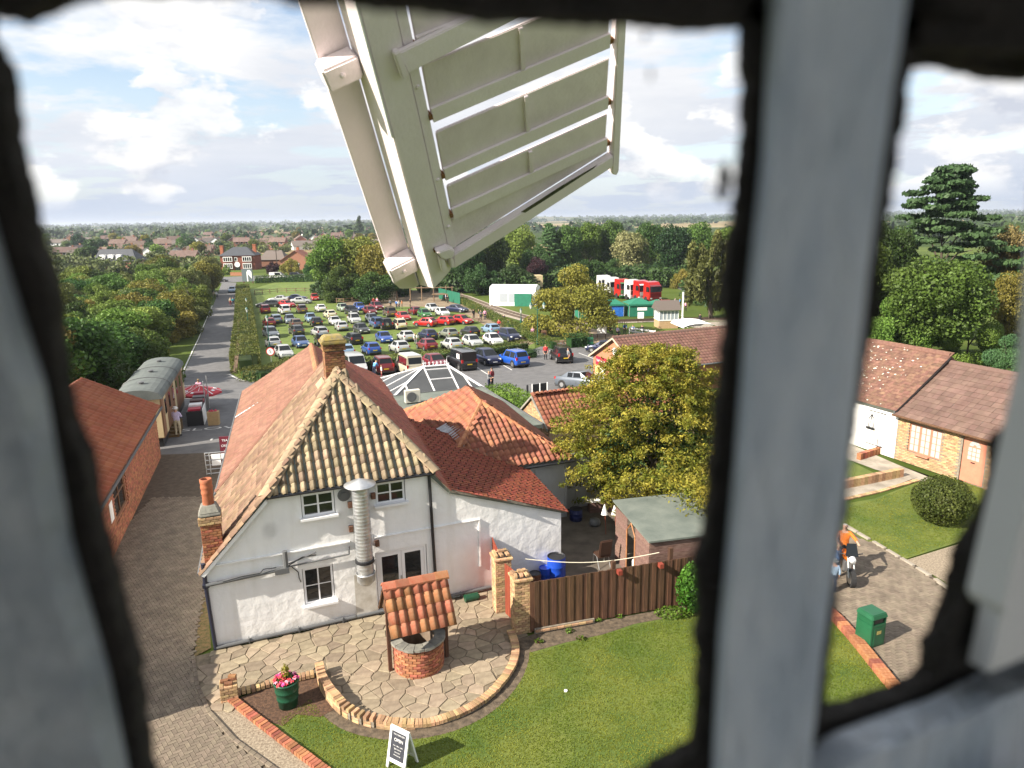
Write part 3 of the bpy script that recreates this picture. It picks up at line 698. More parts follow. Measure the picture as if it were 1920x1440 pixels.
# left stack with its pot
s = MB(); s.bb(.03, .13, 1.5, .46, .53, 4.2); stack = s.build('side_stack', m_mortar, house)
brick_box(stack, -.02, .08, .51, .58, 2.3, 3.80, m_brick, l=.2, wd=.09)
brick_box(stack, -.06, .04, .55, .62, 3.81, 4.05, m_brick_y, l=.2, wd=.09)
c = MB(); c.box((.245, .33, 4.09), (.58, .56, .07)); c.box((.245, .33, 4.24), (.54, .5, .22), taper=.7); link('stack_cap', bevel(c.mesh('stack_cap', m_cap), .02, 2), stack)
c = MB(); c.lathe([(.155, 4.3), (.145, 4.62), (.16, 4.66), (.16, 4.72), (.148, 4.76), (.165, 4.83), (.165, 4.88), (.15, 4.92), (.165, 4.98), (.165, 5.08), (.13, 5.09), (.12, 4.8)], (.245, .33, 0), 18); c.build('chimney_pot', m_terra, stack, True)

# ------------------------------------------------------------------ pantiled extension behind the catslide
ext = thing('extension', 'grey boarded extension under an orange pantile hip roof', 'building', A0, TH)
ez, rz_ = 2.58, 4.4
FL, FR, BR, BL = Vector((8.2, 4.12, ez)), Vector((13.52, 4.12, ez)), Vector((14.25, 13.4, ez)), Vector((8.5, 13.6, ez))
R0, R1 = Vector((10.86, 7.3, rz_)), Vector((11.18, 10.0, rz_))
pmr = pantile_mesh(.285, .37, m_pant_r, amp=.05, n=9); pjr = me_vf(pantile_mesh(.285, .37, m_pant_r, n=6))
m_pant_rj = mat('pantile_orange_far', (0.225, 0.078, 0.043), .8, scale=3, col2=(0.30, 0.12, 0.066), island=.2)
part, mx = roof(ext, [FL, FR, R0], FL, (1, 0, 0), Vector((0, R0.y - FL.y, rz_ - ez)))
lay(part, mx, uvpoly(mx, [FL, FR + Vector((-.1, 0, 0)), R0]), .245, .30, pmr, None)
ridge_line(part, FR + Vector((0, 0, .05)), R0 + Vector((0, 0, .04)), .28, .4, m_ridge_r, .13, flat=False)
ridge_line(part, FL + Vector((0, 0, .05)), R0 + Vector((0, 0, .04)), .30, .4, m_ridge_r, .15, flat=False)
part, mx = roof(ext, [FL, R0, R1, BL], BL, FL - BL, Vector((2.6, 0, 1.8)))
lay(part, mx, uvpoly(mx, [FL, R0, R1, BL]), .245, .30, pmr, pjr, m_pant_rj, limit=110, order=lambda s: -s[1])
ridge_line(part, R0 + Vector((0, 0, .04)), R1 + Vector((0, 0, .04)), .28, .4, m_ridge_r, .13, flat=False)
ridge_line(part, BL + Vector((0, 0, .05)), R1 + Vector((0, 0, .04)), .28, .4, m_ridge_r, .13, flat=False)
part, mx = roof(ext, [FR, BR, R1, R0], FR, BR - FR, Vector((-2.6, 0, 1.8)))
lay(part, mx, uvpoly(mx, [FR, BR, R1, R0]), .245, .30, None, pjr, m_pant_rj)
part, mx = roof(ext, [BR, BL, R1], BR, BL - BR, Vector((0, -3, 1.8)))
m_board = mat('grey_board', (.36, .37, .38), .6, .06, 2)
wl = MB(); wl.bb(8.5, 4.32, 0, 13.42, 4.42, 2.5); wl.bb(13.3, 4.42, 0, 13.42, 13.3, 2.5); wl.build('wall', m_board, ext)
for x in (11.4, 12.0, 13.3):
    b = MB(); b.bb(x, 4.295, .05, x + .05, 4.318, 2.4); b.build('batten', m_board, ext)
b = MB(); b.bb(11.3, 4.29, 2.28, 13.35, 4.316, 2.34); b.build('batten', m_board, ext)
g_ = MB(); g_.tube((11.4, 4.02, 2.50), (13.62, 4.02, 2.50), .05); g_.bb(11.4, 4.08, 2.42, 13.5, 4.12, 2.54); g_.build('gutter', m_black, ext)
# lead-covered upstand in the valley
lv = MB(); lv.slab([(9.10, 8.2, 3.22), (9.55, 8.2, 3.42), (9.85, 6.2, 3.62), (9.35, 5.2, 3.3)], (-.3, 0, 1), .05); lv.build('valley_flashing', m_lead, ext)
# boarded wall carrying on to the right
bw = thing('boarded_wall', 'tall pale grey boarded wall behind the yellow-green conifer', 'wall', A0, TH)
for k in range(9):
    b = MB(); b.bb(13.66 + k * .5, 5.0, 0, 14.15 + k * .5, 5.07, 2.35); b.build('panel', m_board, bw)
b = MB(); b.bb(13.6, 4.97, 2.36, 18.2, 5.12, 2.42); b.build('coping', m_white, bw)
# flat roof
flr = thing('flat_roof_wing', 'low wing with a grey-green felt flat roof between cottage and conservatory', 'building', A0, TH)
b = MB(); b.bb(8.6, 8.6, 2.55, 14.25, 16.95, 2.72); b.build('roof', m_felt, flr)
b = MB(); b.bb(8.7, 13.8, 0, 14.15, 16.85, 2.545); b.build('wall', m_whitewall, flr)
b = MB(); b.bb(14.26, 8.6, 2.5, 14.32, 16.95, 2.76); b.bb(8.6, 16.96, 2.5, 14.32, 17.0, 2.76); b.build('edge_trim', m_grey, flr)
# air conditioner
ac = thing('air_conditioner', 'cream air conditioning unit standing on the flat felt roof', 'air conditioner', HW(9.75, 15.0, 2.72), TH)
b = MB(); b.bb(-.4, -.16, .06, .4, .16, .72); link('casing', bevel(b.mesh('casing', mat('cream_metal', (.62, .60, .52), .5)), .02, 2), ac)
b = MB(); b.bb(-.35, -.15, 0, -.28, .15, .059); b.bb(.28, -.15, 0, .35, .15, .059); b.build('foot', m_grey, ac)
b = MB(); b.lathe([(0, 0), (.24, 0), (.26, .02), (.22, .025), (0, .02)], n=18); fg = b.build('fan_grille', m_grey, ac); fg.location = (-.08, -.162, .38); fg.rotation_euler = (rad(90), 0, 0)

# conservatory
cons = thing('conservatory', 'white framed conservatory with dark glazed hipped roof and ridge cresting', 'conservatory', A0, TH)
x0, x1, y0, y1, zb = 9.2, 14.4, 17.05, 21.9, 2.62
ra, rb = Vector((11.55, 19.4, 3.66)), Vector((12.95, 19.3, 3.66))
m_consg = mat('roof_glazing', (.055, .058, .06), .25, .15, 1, spec=.5)
def glaz(pts, n=1):
    g = MB(); nv = (Vector(pts[1]) - Vector(pts[0])).cross(Vector(pts[2]) - Vector(pts[1])); g.slab(pts, nv, .02); return g.build('roof_pane', m_consg, cons)
c4 = [Vector((x0, y0, zb)), Vector((x1, y0, zb)), Vector((x1, y1, zb)), Vector((x0, y1, zb))]
def bar(a, b, r=.035, nm='glazing_bar'):
    a, b = Vector(a), Vector(b); d = (b - a); q = d.to_track_quat('Y', 'Z').to_matrix(); k = MB(); k.box((a + b) / 2 + Vector((0, 0, .035)), (r * 2, d.length, .05), mx=q); return k.build(nm, m_upvc, cons)
fx = [x0, 9.9, 11.15, 12.05 - .55, 12.95, 13.9, x1]
# front slope panes
fr_ = [c4[0], Vector((10.1, y0, zb)), Vector((11.55, y0, zb)), Vector((12.95, y0, zb)), Vector((13.75, y0, zb)), c4[1]]
mid = lambda a, b, t: a.lerp(b, t)
tl, tr = mid(c4[0], ra, .38), mid(c4[1], rb, .55)
glaz([fr_[0], fr_[1], tl]); glaz([fr_[1], fr_[2], ra, tl]); glaz([fr_[2], fr_[3], rb, ra]); glaz([fr_[3], fr_[4], tr, rb]); glaz([fr_[4], fr_[5], tr])
glaz([c4[3], c4[0], ra]); glaz([c4[1], c4[2], rb]); glaz([c4[2], c4[3], ra, rb])
for a, b in ((fr_[1], tl), (fr_[2], ra), (fr_[3], rb), (fr_[4], tr)): bar(a, b, .04)
for t in (.48, .86): bar(mid(fr_[2], ra, t), mid(fr_[3], rb, t), .035)
for a, b in ((c4[0], ra), (c4[3], ra), (c4[1], rb), (c4[2], rb)): bar(a, b, .075, 'hip_bar')
for t in (.25, .5, .75): bar(c4[0].lerp(c4[3], t), mid(c4[0] if t < .5 else c4[3], ra, .5 if t != .5 else 1) if t != .5 else ra, .04)
for t in (.25, .5, .75): bar(c4[1].lerp(c4[2], t), rb if t == .5 else mid(c4[1] if t < .5 else c4[2], rb, .5), .04)
bar(ra - Vector((.1, 0, 0)), rb + Vector((.1, 0, 0)), .10, 'ridge_capping')
for i in range(6):
    t = (i + .5) / 6; p = ra.lerp(rb, t) + Vector((0, 0, .06)); k = MB()
    k.tube(p, p + Vector((0, 0, .10)), .02, .02, 6); k.box(p + Vector((0, 0, .16)), (.11, .03, .11), mx=Matrix.Rotation(rad(45), 3, 'Y')); k.build('cresting', m_upvc, cons)
for p in (ra, rb):
    k = MB(); k.tube(p, p + Vector((0, 0, .42)), .03, .012, 8); k.lathe([(0, -.05), (.05, 0), (0, .05)], p + Vector((0, 0, .2)), 8); k.build('finial', m_upvc, cons)
k = MB(); k.bb(x0, y0, 0, x1, y0 + .1, zb - .06); k.bb(x0, y1 - .1, 0, x1, y1, .7); k.bb(x0, y0 + .1, 0, x0 + .1, y1 - .1, .7); k.bb(x1 - .1, y0 + .1, 0, x1, y1 - .1, .7); k.build('wall', m_white, cons)
k = MB(); k.bb(x0 + .02, y1 - .07, .7, x1 - .02, y1 - .03, zb - .1); k.bb(x0 + .03, y0 + .1, .7, x0 + .07, y1 - .1, zb - .1); k.bb(x1 - .07, y0 + .1, .7, x1 - .03, y1 - .1, zb - .1); k.build('pane', m_glass, cons)
k = MB()
for i in range(7):
    x = x0 + (x1 - x0) * i / 6; k.bb(x - .04, y1 - .10, .7, x + .04, y1 + .005, zb - .06); y = y0 + (y1 - y0) * i / 6
    k.bb(x0 - .005, y - .04, .7, x0 + .10, y + .04, zb - .06); k.bb(x1 - .10, y - .04, .7, x1 + .005, y + .04, zb - .06)
k.bb(x0 - .04, y0 - .0, zb - .055, x1 + .04, y1 + .04, zb - .01); k.build('frame', m_upvc, cons)
# ------------------------------------------------------------------ front garden
arc_px = [(600, 1262), (605, 1288), (624, 1318), (650, 1343), (690, 1359), (740, 1366), (800, 1362), (860, 1345), (910, 1316), (945, 1280), (965, 1245), (968, 1215), (958, 1190)]
arc = smoothpts(PX(arc_px), 2)
patio = PX([(362, 1232), (404, 1222), (640, 1170), (925, 1106), (990, 1192), (968, 1200)]) + [p.copy() for p in reversed(arc)] + PX([(592, 1268), (520, 1282), (452, 1302), (440, 1318), (415, 1330), (392, 1320), (372, 1285)])
sheet('lawn', PX([(200, 1700), (436, 1316), (500, 1345), (600, 1275), (960, 1195), (995, 1200), (1280, 1150), (1330, 1130), (1535, 1135), (1600, 1190), (1685, 1300), (1900, 1700)]), 0.0, m_lawn)
soil_ring = [p + (p - G(800, 1270)).normalized() * .42 for p in arc]
sheet('soil_border', [Vector((p.x, p.y, 0)) for p in soil_ring] + [p.copy() for p in reversed(arc)], .004, m_soil)
sheet('soil_bed', PX([(985, 1195), (1010, 1185), (1290, 1135), (1300, 1150), (1190, 1170), (1130, 1190), (1060, 1205), (990, 1225), (972, 1250), (968, 1215)]), .008, m_soil)
sheet('mulch_bed', PX([(446, 1310), (520, 1284), (594, 1270), (607, 1305), (628, 1330), (600, 1345), (556, 1340), (530, 1362), (500, 1352)]), .012, m_mulch)
sheet('patio_base', patio, .010, mat('patio_joint', (.165, .132, .09), .95, .3, 5))
sheet('gravel_strip', PX([(362, 1235), (372, 1285), (395, 1335), (440, 1385), (520, 1440), (640, 1560), (720, 1560), (620, 1450), (436, 1318), (400, 1320)]), .006, m_gravel)
sheet('lane_paving', PX([(120, 900), (292, 853), (445, 847), (425, 930), (386, 1100), (362, 1230), (370, 1288), (393, 1338), (440, 1390), (520, 1448), (640, 1570), (-250, 1570), (-100, 1200)]), .0065, mat('paver_base', (.085, .065, .045), .95, .25, 4))
sheet('weed_strip', PX([(386, 1100), (396, 1215), (364, 1232), (372, 1170)]), .008, mat('weeds', (.09, .085, .025), .95, scale=9, col2=(.22, .14, .06), bump=1, bscale=40))

# crazy paving: convex stones from a clipped Voronoi diagram, each a stone of its own
stones = tag(bpy.data.objects.new('crazy_paving', None), kind='structure'); COL.objects.link(stones)
def clip_half(poly, p, n):
    out = []
    for i in range(len(poly)):
        a, b = poly[i], poly[(i + 1) % len(poly)]; da = (a - p).dot(n); db = (b - p).dot(n)
        if da <= 0: out.append(a)
        if da * db < 0: out.append(a + (b - a) * (da / (da - db)))
    return out
def voronoi(poly, step, shrink, rz, kx=1.0):
    q = Matrix.Rotation(rz, 2); xs = [(q.transposed() @ p.to_2d()) for p in poly]
    x0, x1 = min(p.x for p in xs), max(p.x for p in xs); y0, y1 = min(p.y for p in xs), max(p.y for p in xs); pts = []
    y = y0 - step
    while y < y1 + step:
        x = x0 - step + random.uniform(0, step)
        while x < x1 + step:
            (random.random() < .16) or pts.append(Vector((x + random.uniform(-.47, .47) * step * kx, y + random.uniform(-.47, .47) * step))); x += step * kx * random.uniform(.8, 1.25)
        y += step
    pp = [(p.x, p.y) for p in xs]; res = []
    for i, c in enumerate(pts):
        if not inside(c, pp): continue
        cell = [c + Vector(d) * step * .95 for d in ((-1, -1), (1, -1), (1, 1), (-1, 1))]
        for j, o in enumerate(pts):
            d = o - c
            if j != i and d.length < step * 3: cell = clip_half(cell, c + d * .5 - d.normalized() * shrink, d)
            if len(cell) < 3: break
        for k in range(len(pp)):          # keep inside the outline where it is locally convex
            pass
        if len(cell) >= 3: res.append([q @ v for v in cell])
    return res
for cell in voronoi(patio, .33, .009, TH, 1.2):
    c = sum(cell, Vector((0, 0))) / len(cell); z = .022 + random.uniform(0, .012); mb = MB()
    if min(((c - p.to_2d()).length for p in arc)) < .16 or (HW(0, 0).to_2d() - c).length > 40: continue
    inner = [(v - c) * .95 for v in cell]; n = len(cell)
    P = [(v.x - c.x, v.y - c.y, 0) for v in cell] + [(v.x - c.x, v.y - c.y, z - .012) for v in cell] + [(v.x, v.y, z) for v in inner]
    F = [(i, (i + 1) % n, n + (i + 1) % n, n + i) for i in range(n)] + [(n + i, n + (i + 1) % n, 2 * n + (i + 1) % n, 2 * n + i) for i in range(n)] + [tuple(range(2 * n, 3 * n))]
    a = sum(cell[i].x * cell[(i + 1) % n].y - cell[(i + 1) % n].x * cell[i].y for i in range(n))
    if a < 0: F = [f[::-1] for f in F]
    mb.add(P, F); o = mb.build('paving_stone', m_stone, stones); o.location = (c.x, c.y, .008); o.rotation_euler = (random.uniform(-.02, .02), random.uniform(-.02, .02), 0)

# bricks on edge round the patio
edge = thing('patio_wall', 'low curved wall of buff bricks on edge round the well patio', 'wall', arc[0])
core = MB(); R_ = resample(arc, .115); n = len(R_)
ht = lambda t: .34 if t < .18 else (.34 - .22 * min(1, (t - .18) / .25))
bme = brick_mesh(m_brick_y, .225, .095, .10)
for i, p in enumerate(R_[:-1]):
    d = (R_[i + 1] - p).normalized(); h = ht(i / n); nrm = Vector((-d.y, d.x, 0))
    mm = Matrix((nrm, d, Vector((0, 0, 1)))).transposed().to_4x4(); mm.translation = p + d * .05 + Vector((0, 0, h - .03 + random.uniform(-.012, .012))) - arc[0]
    link('brick', bme, edge, mm @ Matrix.Rotation(random.uniform(-.07, .07), 4, 'Z'))
    if h > .15 and i % 2 == 0:
        d2 = (R_[min(i + 2, n - 1)] - p)
        for z in (.04, .115, .19):
            if z < h - .1:
                for sgn in (-1, 1):
                    mm = Matrix((d, Vector((-d.y, d.x, 0)), Vector((0, 0, 1)))).transposed().to_4x4(); mm.translation = p + d * .11 + nrm * (.055 * sgn) + Vector((0, 0, z)) - arc[0]
                    link('brick', brick_mesh(m_brick_y), edge, mm)
    core.box(p + d * .057 + Vector((0, 0, (h - .05) / 2)) - arc[0], (.19, .118, max(.04, h - .09)), mx=Matrix((nrm, d, Vector((0, 0, 1)))).transposed())
core.build('mortar_core', m_mortar, edge)
# lawn edging of red bricks by the lane
led = resample(PX([(436, 1315), (480, 1350), (545, 1400), (612, 1450), (700, 1530)]), .115)
le = thing('lawn_edging', 'straight row of red bricks on edge between gravel and front lawn', 'edging', led[0])
bme2 = brick_mesh(m_brick, .225, .10, .10)
for i, p in enumerate(led[:-1]):
    d = (led[i + 1] - p).normalized(); mm = Matrix((Vector((-d.y, d.x, 0)), d, Vector((0, 0, 1)))).transposed().to_4x4(); mm.translation = p - led[0] + Vector((0, 0, .045 + random.uniform(-.008, .008)))
    link('brick', bme2, le, mm @ Matrix.Rotation(random.uniform(-.06, .06), 4, 'Z'))
# small broken pier and low bed edge
bp_ = thing('brick_pier', 'small broken brick pier at the left corner of the mulch bed', 'pier', G(432, 1308), TH)
pc = MB(); pc.bb(-.15, -.15, 0, .15, .15, .42); pcp = pc.build('mortar_core', m_mortar, bp_)
brick_box(pcp, -.22, -.2, .2, .2, 0, .45, m_brick_y, l=.2)
for q in ((-.1, .05, .49), (.1, .08, .49), (.0, -.1, .49), (.1, .08, .56)): link('brick', brick_mesh(m_brick_d, .2), pcp, Matrix.Translation(q) @ Matrix.Rotation(random.uniform(-.4, .4), 4, 'Z'))
be = resample(PX([(448, 1303), (520, 1283), (594, 1268)]), .115); bt = thing('bed_edging', 'short row of buff bricks between the stone patio and mulch bed', 'edging', be[0])
for i, p in enumerate(be[:-1]):
    d = (be[i + 1] - p).normalized(); mm = Matrix((Vector((-d.y, d.x, 0)), d, Vector((0, 0, 1)))).transposed().to_4x4(); mm.translation = p - be[0] + Vector((0, 0, .09 + random.uniform(-.01, .01)))
    link('brick', bme, bt, mm)

# block paving: herringbone, the nearest blocks as objects, the rest joined
def herring(region, holder, limit, near, ang, name='block', l=.2, w_=.1, far_lim=30):
    q = Matrix.Rotation(ang, 2); pp = [(p.x, p.y) for p in region]; c0 = sum((p.to_2d() for p in region), Vector((0, 0))) / len(region); spots = []
    for i in range(-220, 220):
        for j in range(-110, 110):
            bx, by = (i + 2 * j) * w_, (i - 2 * j) * w_
            if abs(bx) > 14 or abs(by) > 14: continue
            for cx, cy, r in ((bx + w_, by + w_ / 2, 0), (bx + w_ / 2, by + 2 * w_, 1)):
                p = q @ Vector((cx, cy)) + c0
                if inside(p, pp) and p.y < far_lim: spots.append((p, r))
    spots.sort(key=lambda s: (s[0] - near).length); mb = MB(); mb.box((0, 0, 0), (l - .008, w_ - .008, .04), taper=.985); me = mb.mesh(name, m_paver); J = MB()
    for n_, (p, r) in enumerate(spots):
        z = .022 + random.uniform(-.003, .003); a = ang + (math.pi / 2 if r else 0)
        if n_ < limit: o = link(name, me, holder); o.location = (p.x, p.y, z); o.rotation_euler = (0, 0, a)
        else: J.box((p.x, p.y, z), (l - .008, w_ - .008, .04), rz=a)
    if J.v: tag(J.build('far_blocks', m_paver_j, holder), kind='stuff')
lanep = tag(bpy.data.objects.new('lane_blocks', None), kind='structure'); COL.objects.link(lanep)
herring(PX([(290, 930), (425, 930), (386, 1100), (362, 1230), (368, 1288), (391, 1338), (437, 1390), (500, 1440), (560, 1500), (200, 1500), (150, 1150), (215, 1010)]), lanep, 300, G(380, 1420).to_2d(), rad(40))
kb = resample(PX([(362, 1232), (370, 1288), (393, 1338), (440, 1390), (520, 1448)]), .21); km = brick_mesh(m_paver, .2, .1, .06)
for a, b in zip(kb[:-1], kb[1:]):
    d = b - a; o = link('kerb_block', km, lanep); o.location = (a + b) / 2 + Vector((0, 0, .03)); o.rotation_euler = (0, 0, math.atan2(d.y, d.x))

# wishing well
well = thing('wishing_well', 'round red brick wishing well with pantiled canopy on two dark posts', 'well', G(786, 1246), TH)
ws = MB(); ws.lathe([(.62, 0), (.62, .86), (.48, .86), (.48, .1), (0, .1)], n=28); wcore = ws.build('mortar_core', mat('well_mortar', (.20, .15, .11), .95, .2, 6), well)
bm_ = brick_mesh(m_brick, .20, .10, .066)
for r in range(11):
    for k in range(20):
        a = 2 * math.pi * (k + .5 * (r % 2)) / 20
        if r < 3 or math.sin(a) < .6 or True:
            mm = Matrix.Translation((math.cos(a) * .64, math.sin(a) * .64, .04 + r * .078)) @ Matrix.Rotation(a + math.pi / 2, 4, 'Z') @ Matrix.Translation((0, random.uniform(-.006, .006), 0)); link('brick', bm_, wcore, mm)
for k in range(16):
    a0, a1 = 2 * math.pi * k / 16 + .012, 2 * math.pi * (k + 1) / 16 - .012; mb = MB(); ro = .76 + random.uniform(-.015, .02)
    mb.prism([(math.cos(a0) * .46, math.sin(a0) * .46), (math.cos(a1) * .46, math.sin(a1) * .46), (math.cos(a1) * ro, math.sin(a1) * ro), (math.cos((a0 + a1) / 2) * ro * 1.01, math.sin((a0 + a1) / 2) * ro * 1.01), (math.cos(a0) * ro, math.sin(a0) * ro)], .865, .93 + random.uniform(0, .01)); mb.build('cap_stone', m_cap, well)
for sx in (-1, 1):
    p = MB(); p.bb(sx * .80 - .05, -.05, 0, sx * .80 + .05, .05, 2.36); p.build('post', m_wood_d, well)
    p = MB(); p.slab([(sx * .80, -.70, 1.62), (sx * .80, .70, 1.62), (sx * .80, .03, 2.48), (sx * .80, -.03, 2.48)], (1, 0, 0), .03); p.build('gable_board', m_wood_d, well)
pw = pantile_mesh(.27, .36, m_pant_well, amp=.042, n=9)
for sg in (-1, 1):
    e = Vector((0, -.84 * sg, 1.50)); rp = [Vector((-.88 * sg, e.y, 1.5)), Vector((.88 * sg, e.y, 1.5)), Vector((.88 * sg, 0, 2.56)), Vector((-.88 * sg, 0, 2.56))]
    part, mx = roof(well, rp, rp[0], (sg, 0, 0), Vector((0, .84 * sg, 1.06)), th=.04, m=m_wood_d)
    lay(part, mx, uvpoly(mx, rp), .251, .335, pw, None)
ridge_line(part, (-.9, 0, 2.58), (.9, 0, 2.58), .30, .36, m_pant_well, .13)
wb = thing('paper_scrap', 'scrap of white paper lying inside the mouth of the well', 'litter', G(786, 1246) + Vector((.2, -.1, .12)))
b = MB(); b.lathe([(0, .12), (.1, .07), (.06, 0), (0, -.01)], n=7); b.build('paper', m_white, wb)

# gate piers, red gates, dark fence
FD = rad(16.0)
piers = [(Vector((.16, 19.06, 0)), 1.96), (Vector((-.42, 20.2, 0)), 2.05)]
for k, (p, h_) in enumerate(piers):
    t = thing('gate_pier', ['buff brick gate pier at the left end of the dark fence', 'buff brick gate pier nearer the cottage between the red gates'][k], 'pier', p, FD, 'brick piers of the yard gate')
    c = MB(); c.bb(-.20, -.20, 0, .20, .20, h_ - .2); cp_ = c.build('mortar_core', m_mortar, t)
    brick_box(cp_, -.255, -.255, .255, .255, 0, h_ - .25, m_brick_y, l=.2)
    brick_box(cp_, -.30, -.30, .30, .30, h_ - .25, h_ - .15, m_brick_y, l=.2)
    for i in range(3):
        for j in range(2): link('brick', brick_mesh(m_brick_y, .2), cp_, Matrix.Translation((-.19 + .17 * i + random.uniform(-.02, .02), -.12 + .22 * j, h_ - .10)) @ Matrix.Rotation(rad(90) + random.uniform(-.2, .2), 4, 'Z'))
    link('brick', brick_mesh(m_brick_y, .2), cp_, Matrix.Translation((0, 0, h_ - .03)))
def gate(a, b, h, lab):
    a, b = Vector(a), Vector(b); d = b - a; t = thing('yard_gate', lab, 'gate', a, math.atan2(d.y, d.x), 'red boarded yard gates'); Lh = d.length; n = max(3, int(Lh / .12))
    for i in range(n):
        m_ = MB(); m_.bb(i * Lh / n + .004, -.02, .06, (i + 1) * Lh / n - .004, .004, h); m_.build('board', m_wood_r, t)
    m_ = MB()
    for z in (.35, h - .3): m_.bb(0, .006, z, Lh, .05, z + .1)
    m_.build('ledge', m_wood_r, t)
gate((-.72, 21.42, 0), (-.52, 20.5, 0), 1.9, 'red boarded gate between the cottage wall and the first brick pier')
gate((-.30, 19.88, 0), (.02, 19.34, 0), 1.75, 'narrow red boarded gate between the two brick piers')
fo = Vector((.44, 18.86, 0)); fen = thing('yard_fence', 'dark brown close-boarded fence of upright slats behind the lawn', 'fence', fo, FD)
for i in range(50):
    m_ = MB(); x = i * .136; up_ = i % 2; m_.bb(x - .012, -.012 - .02 * up_, .05, x + .124 + .012 * (1 - up_), .007 - .02 * up_, 1.66 + random.uniform(-.006, .006)); m_.build('slat', m_wood_d, fen)
m_ = MB()
for z in (.3, .9, 1.5): m_.bb(0, .01, z, 6.8, .05, z + .08)
m_.build('rail', m_wood_d, fen)
for x, h in ((.05, 1.7), (2.62, 1.85), (4.55, 2.0), (6.6, 1.8)):
    m_ = MB(); m_.bb(x, .06, 0, x + .12, .18, h); m_.build('post', m_wood_d, fen)
for x in (2.72, 4.10):
    m_ = MB(); m_.bb(x, -.20, 1.52, x + .13, -.034, 1.66); m_.build('bracket', m_wood_r, fen)
m_ = MB(); m_.bb(.1, -.10, 0, 2.0, -.04, .16); brk = m_.build('footing', m_mortar, fen)
for i in range(8): link('brick', brick_mesh(m_brick_y, .215), brk, Matrix.Translation((.22 + i * .23, -.10, .10)))
wl_ = thing('washing_line', 'pale slack washing line strung above the dark fence', 'line', (0, 0, 0))
a, b = atY(985, 1048, 20.2), atY(1236, 1036, 20.2); pts = [a.lerp(b, i / 12) - Vector((0, 0, .22 * math.sin(math.pi * i / 12))) for i in range(13)]
m_ = MB(); m_.path(pts, .012, 5); m_.build('rope', mat('rope', (.62, .58, .45), .8), wl_)

# yard behind the fence
sheet('yard_floor', PX([(938, 1108), (975, 1185), (1270, 1135), (1330, 1125), (1330, 930), (1000, 930)]), .006, mat('yard_concrete_shaded', (.085, .07, .055), .9, scale=1.3, col2=(.15, .125, .10), bump=.4, bscale=30))  # shade over the yard is put into this darker concrete colour
bl = mat('blue_plastic', (.012, .06, .42), .35, .1, 4)
def drum(p, r, h, lab, m_, lid=None):
    t = thing('drum', lab, 'drum', p); b = MB(); b.lathe([(0, 0), (r * .92, 0), (r, .04), (r, h * .32), (r * 1.03, h * .34), (r, h * .36), (r, h * .64), (r * 1.03, h * .66), (r, h * .68), (r, h * .95), (r * .96, h)], n=20); b.build('body', m_, t, True)
    b = MB(); b.lathe([(0, h * .955), (r * .9, h * .96), (r * .97, h * 1.005), (r * 1.0, h * 1.0)], n=20); b.build('rim', lid or m_black, t)
drum(Vector((1.40, 21.9, 0)), .31, .95, 'tall blue plastic drum with a black rim behind the fence', bl)
drum(Vector((1.0, 21.75, 0)), .19, .62, 'small blue plastic drum beside the tall blue drum', bl, bl)
drum(Vector((.66, 21.5, 0)), .2, .55, 'rusty brown metal drum left of the blue drums', mat('rust_drum', (.13, .05, .025), .8, .3, 6))
drum(G(1080, 975), .26, .5, 'dark blue tub in the shaded yard by the boarded wall', mat('navy_tub', (.012, .02, .10), .5))
bk = thing('cable_reel', 'pale grey round container in the shaded yard', 'container', G(1115, 985)); b = MB(); b.lathe([(0, 0), (.2, .0), (.24, .12), (.2, .26), (0, .3)], n=14); b.build('body', m_grey, bk, True)
# green watering bottle by the wall
gb = thing('garden_bottle', 'small dark green gas bottle lying against the white wall', 'bottle', HW(7.65, -.42, .14), TH)
b = MB(); b.tube((-.22, 0, 0), (.22, 0, 0), .13, .13, 14); b.tube((.22, 0, 0), (.28, 0, 0), .10, .05, 12); b.build('body', mat('bottle_green', (.01, .06, .03), .35), gb)
# shed
shf = thing('garden_shed', 'weathered timber shed with grey-green felt roof and pointed doorway', 'shed', Vector((4.30, 20.75, 0)), 0)
q0, q1 = Vector((0, 0, 0)), Vector((-.66, 2.75, 0)); dq = (q1 - q0); Lq = dq.length; du = dq.normalized(); outn = Vector((-du.y, du.x, 0))
def sw(s, z, o=0.0): return q0 + du * s + Vector((0, 0, z)) + outn * o
door = (1.1, 1.78)
for i in range(16):
    z0, z1 = i * .125, i * .125 + .12
    for s0, s1 in ((.0, door[0]), (door[1], Lq)):
        if z0 > 1.7 and True: pass
        m_ = MB(); m_.slab([sw(s0, z0, .02), sw(s1, z0, .02), sw(s1, z1), sw(s0, z1)], outn, .015); m_.build('board', m_shedwood, shf)
for i in range(16):
    z0, z1 = i * .125, i * .125 + .12; m_ = MB(); m_.slab([Vector((0, 0, z0)), Vector((4, .9, z0)), Vector((4, .9, z1)), Vector((0, 0, z1))], (.22, -.97, 0), .018); m_.build('board', m_shedwood, shf)
m_ = MB(); dm_ = (door[0] + door[1]) / 2; w_o = mat('orange_timber', (.30, .13, .05), .7, .2, 5)
for a, b in (((door[0], 0), (door[0], 1.62)), ((door[1], 0), (door[1], 1.62)), ((door[0], 1.62), (dm_, 1.98)), ((door[1], 1.62), (dm_, 1.98))): m_.tube(sw(a[0], a[1], .03), sw(b[0], b[1], .03), .03, .03, 4)
m_.build('door_frame', w_o, shf)
m_ = MB(); m_.slab([sw(door[0] + .02, .02, -.3), sw(door[1] - .02, .02, -.3), sw(door[1] - .02, 1.6, -.3), sw(dm_, 1.9, -.3), sw(door[0] + .02, 1.6, -.3)], outn, .02); m_.build('doorway', m_black, shf)  # black panel paints the unlit inside of the shed
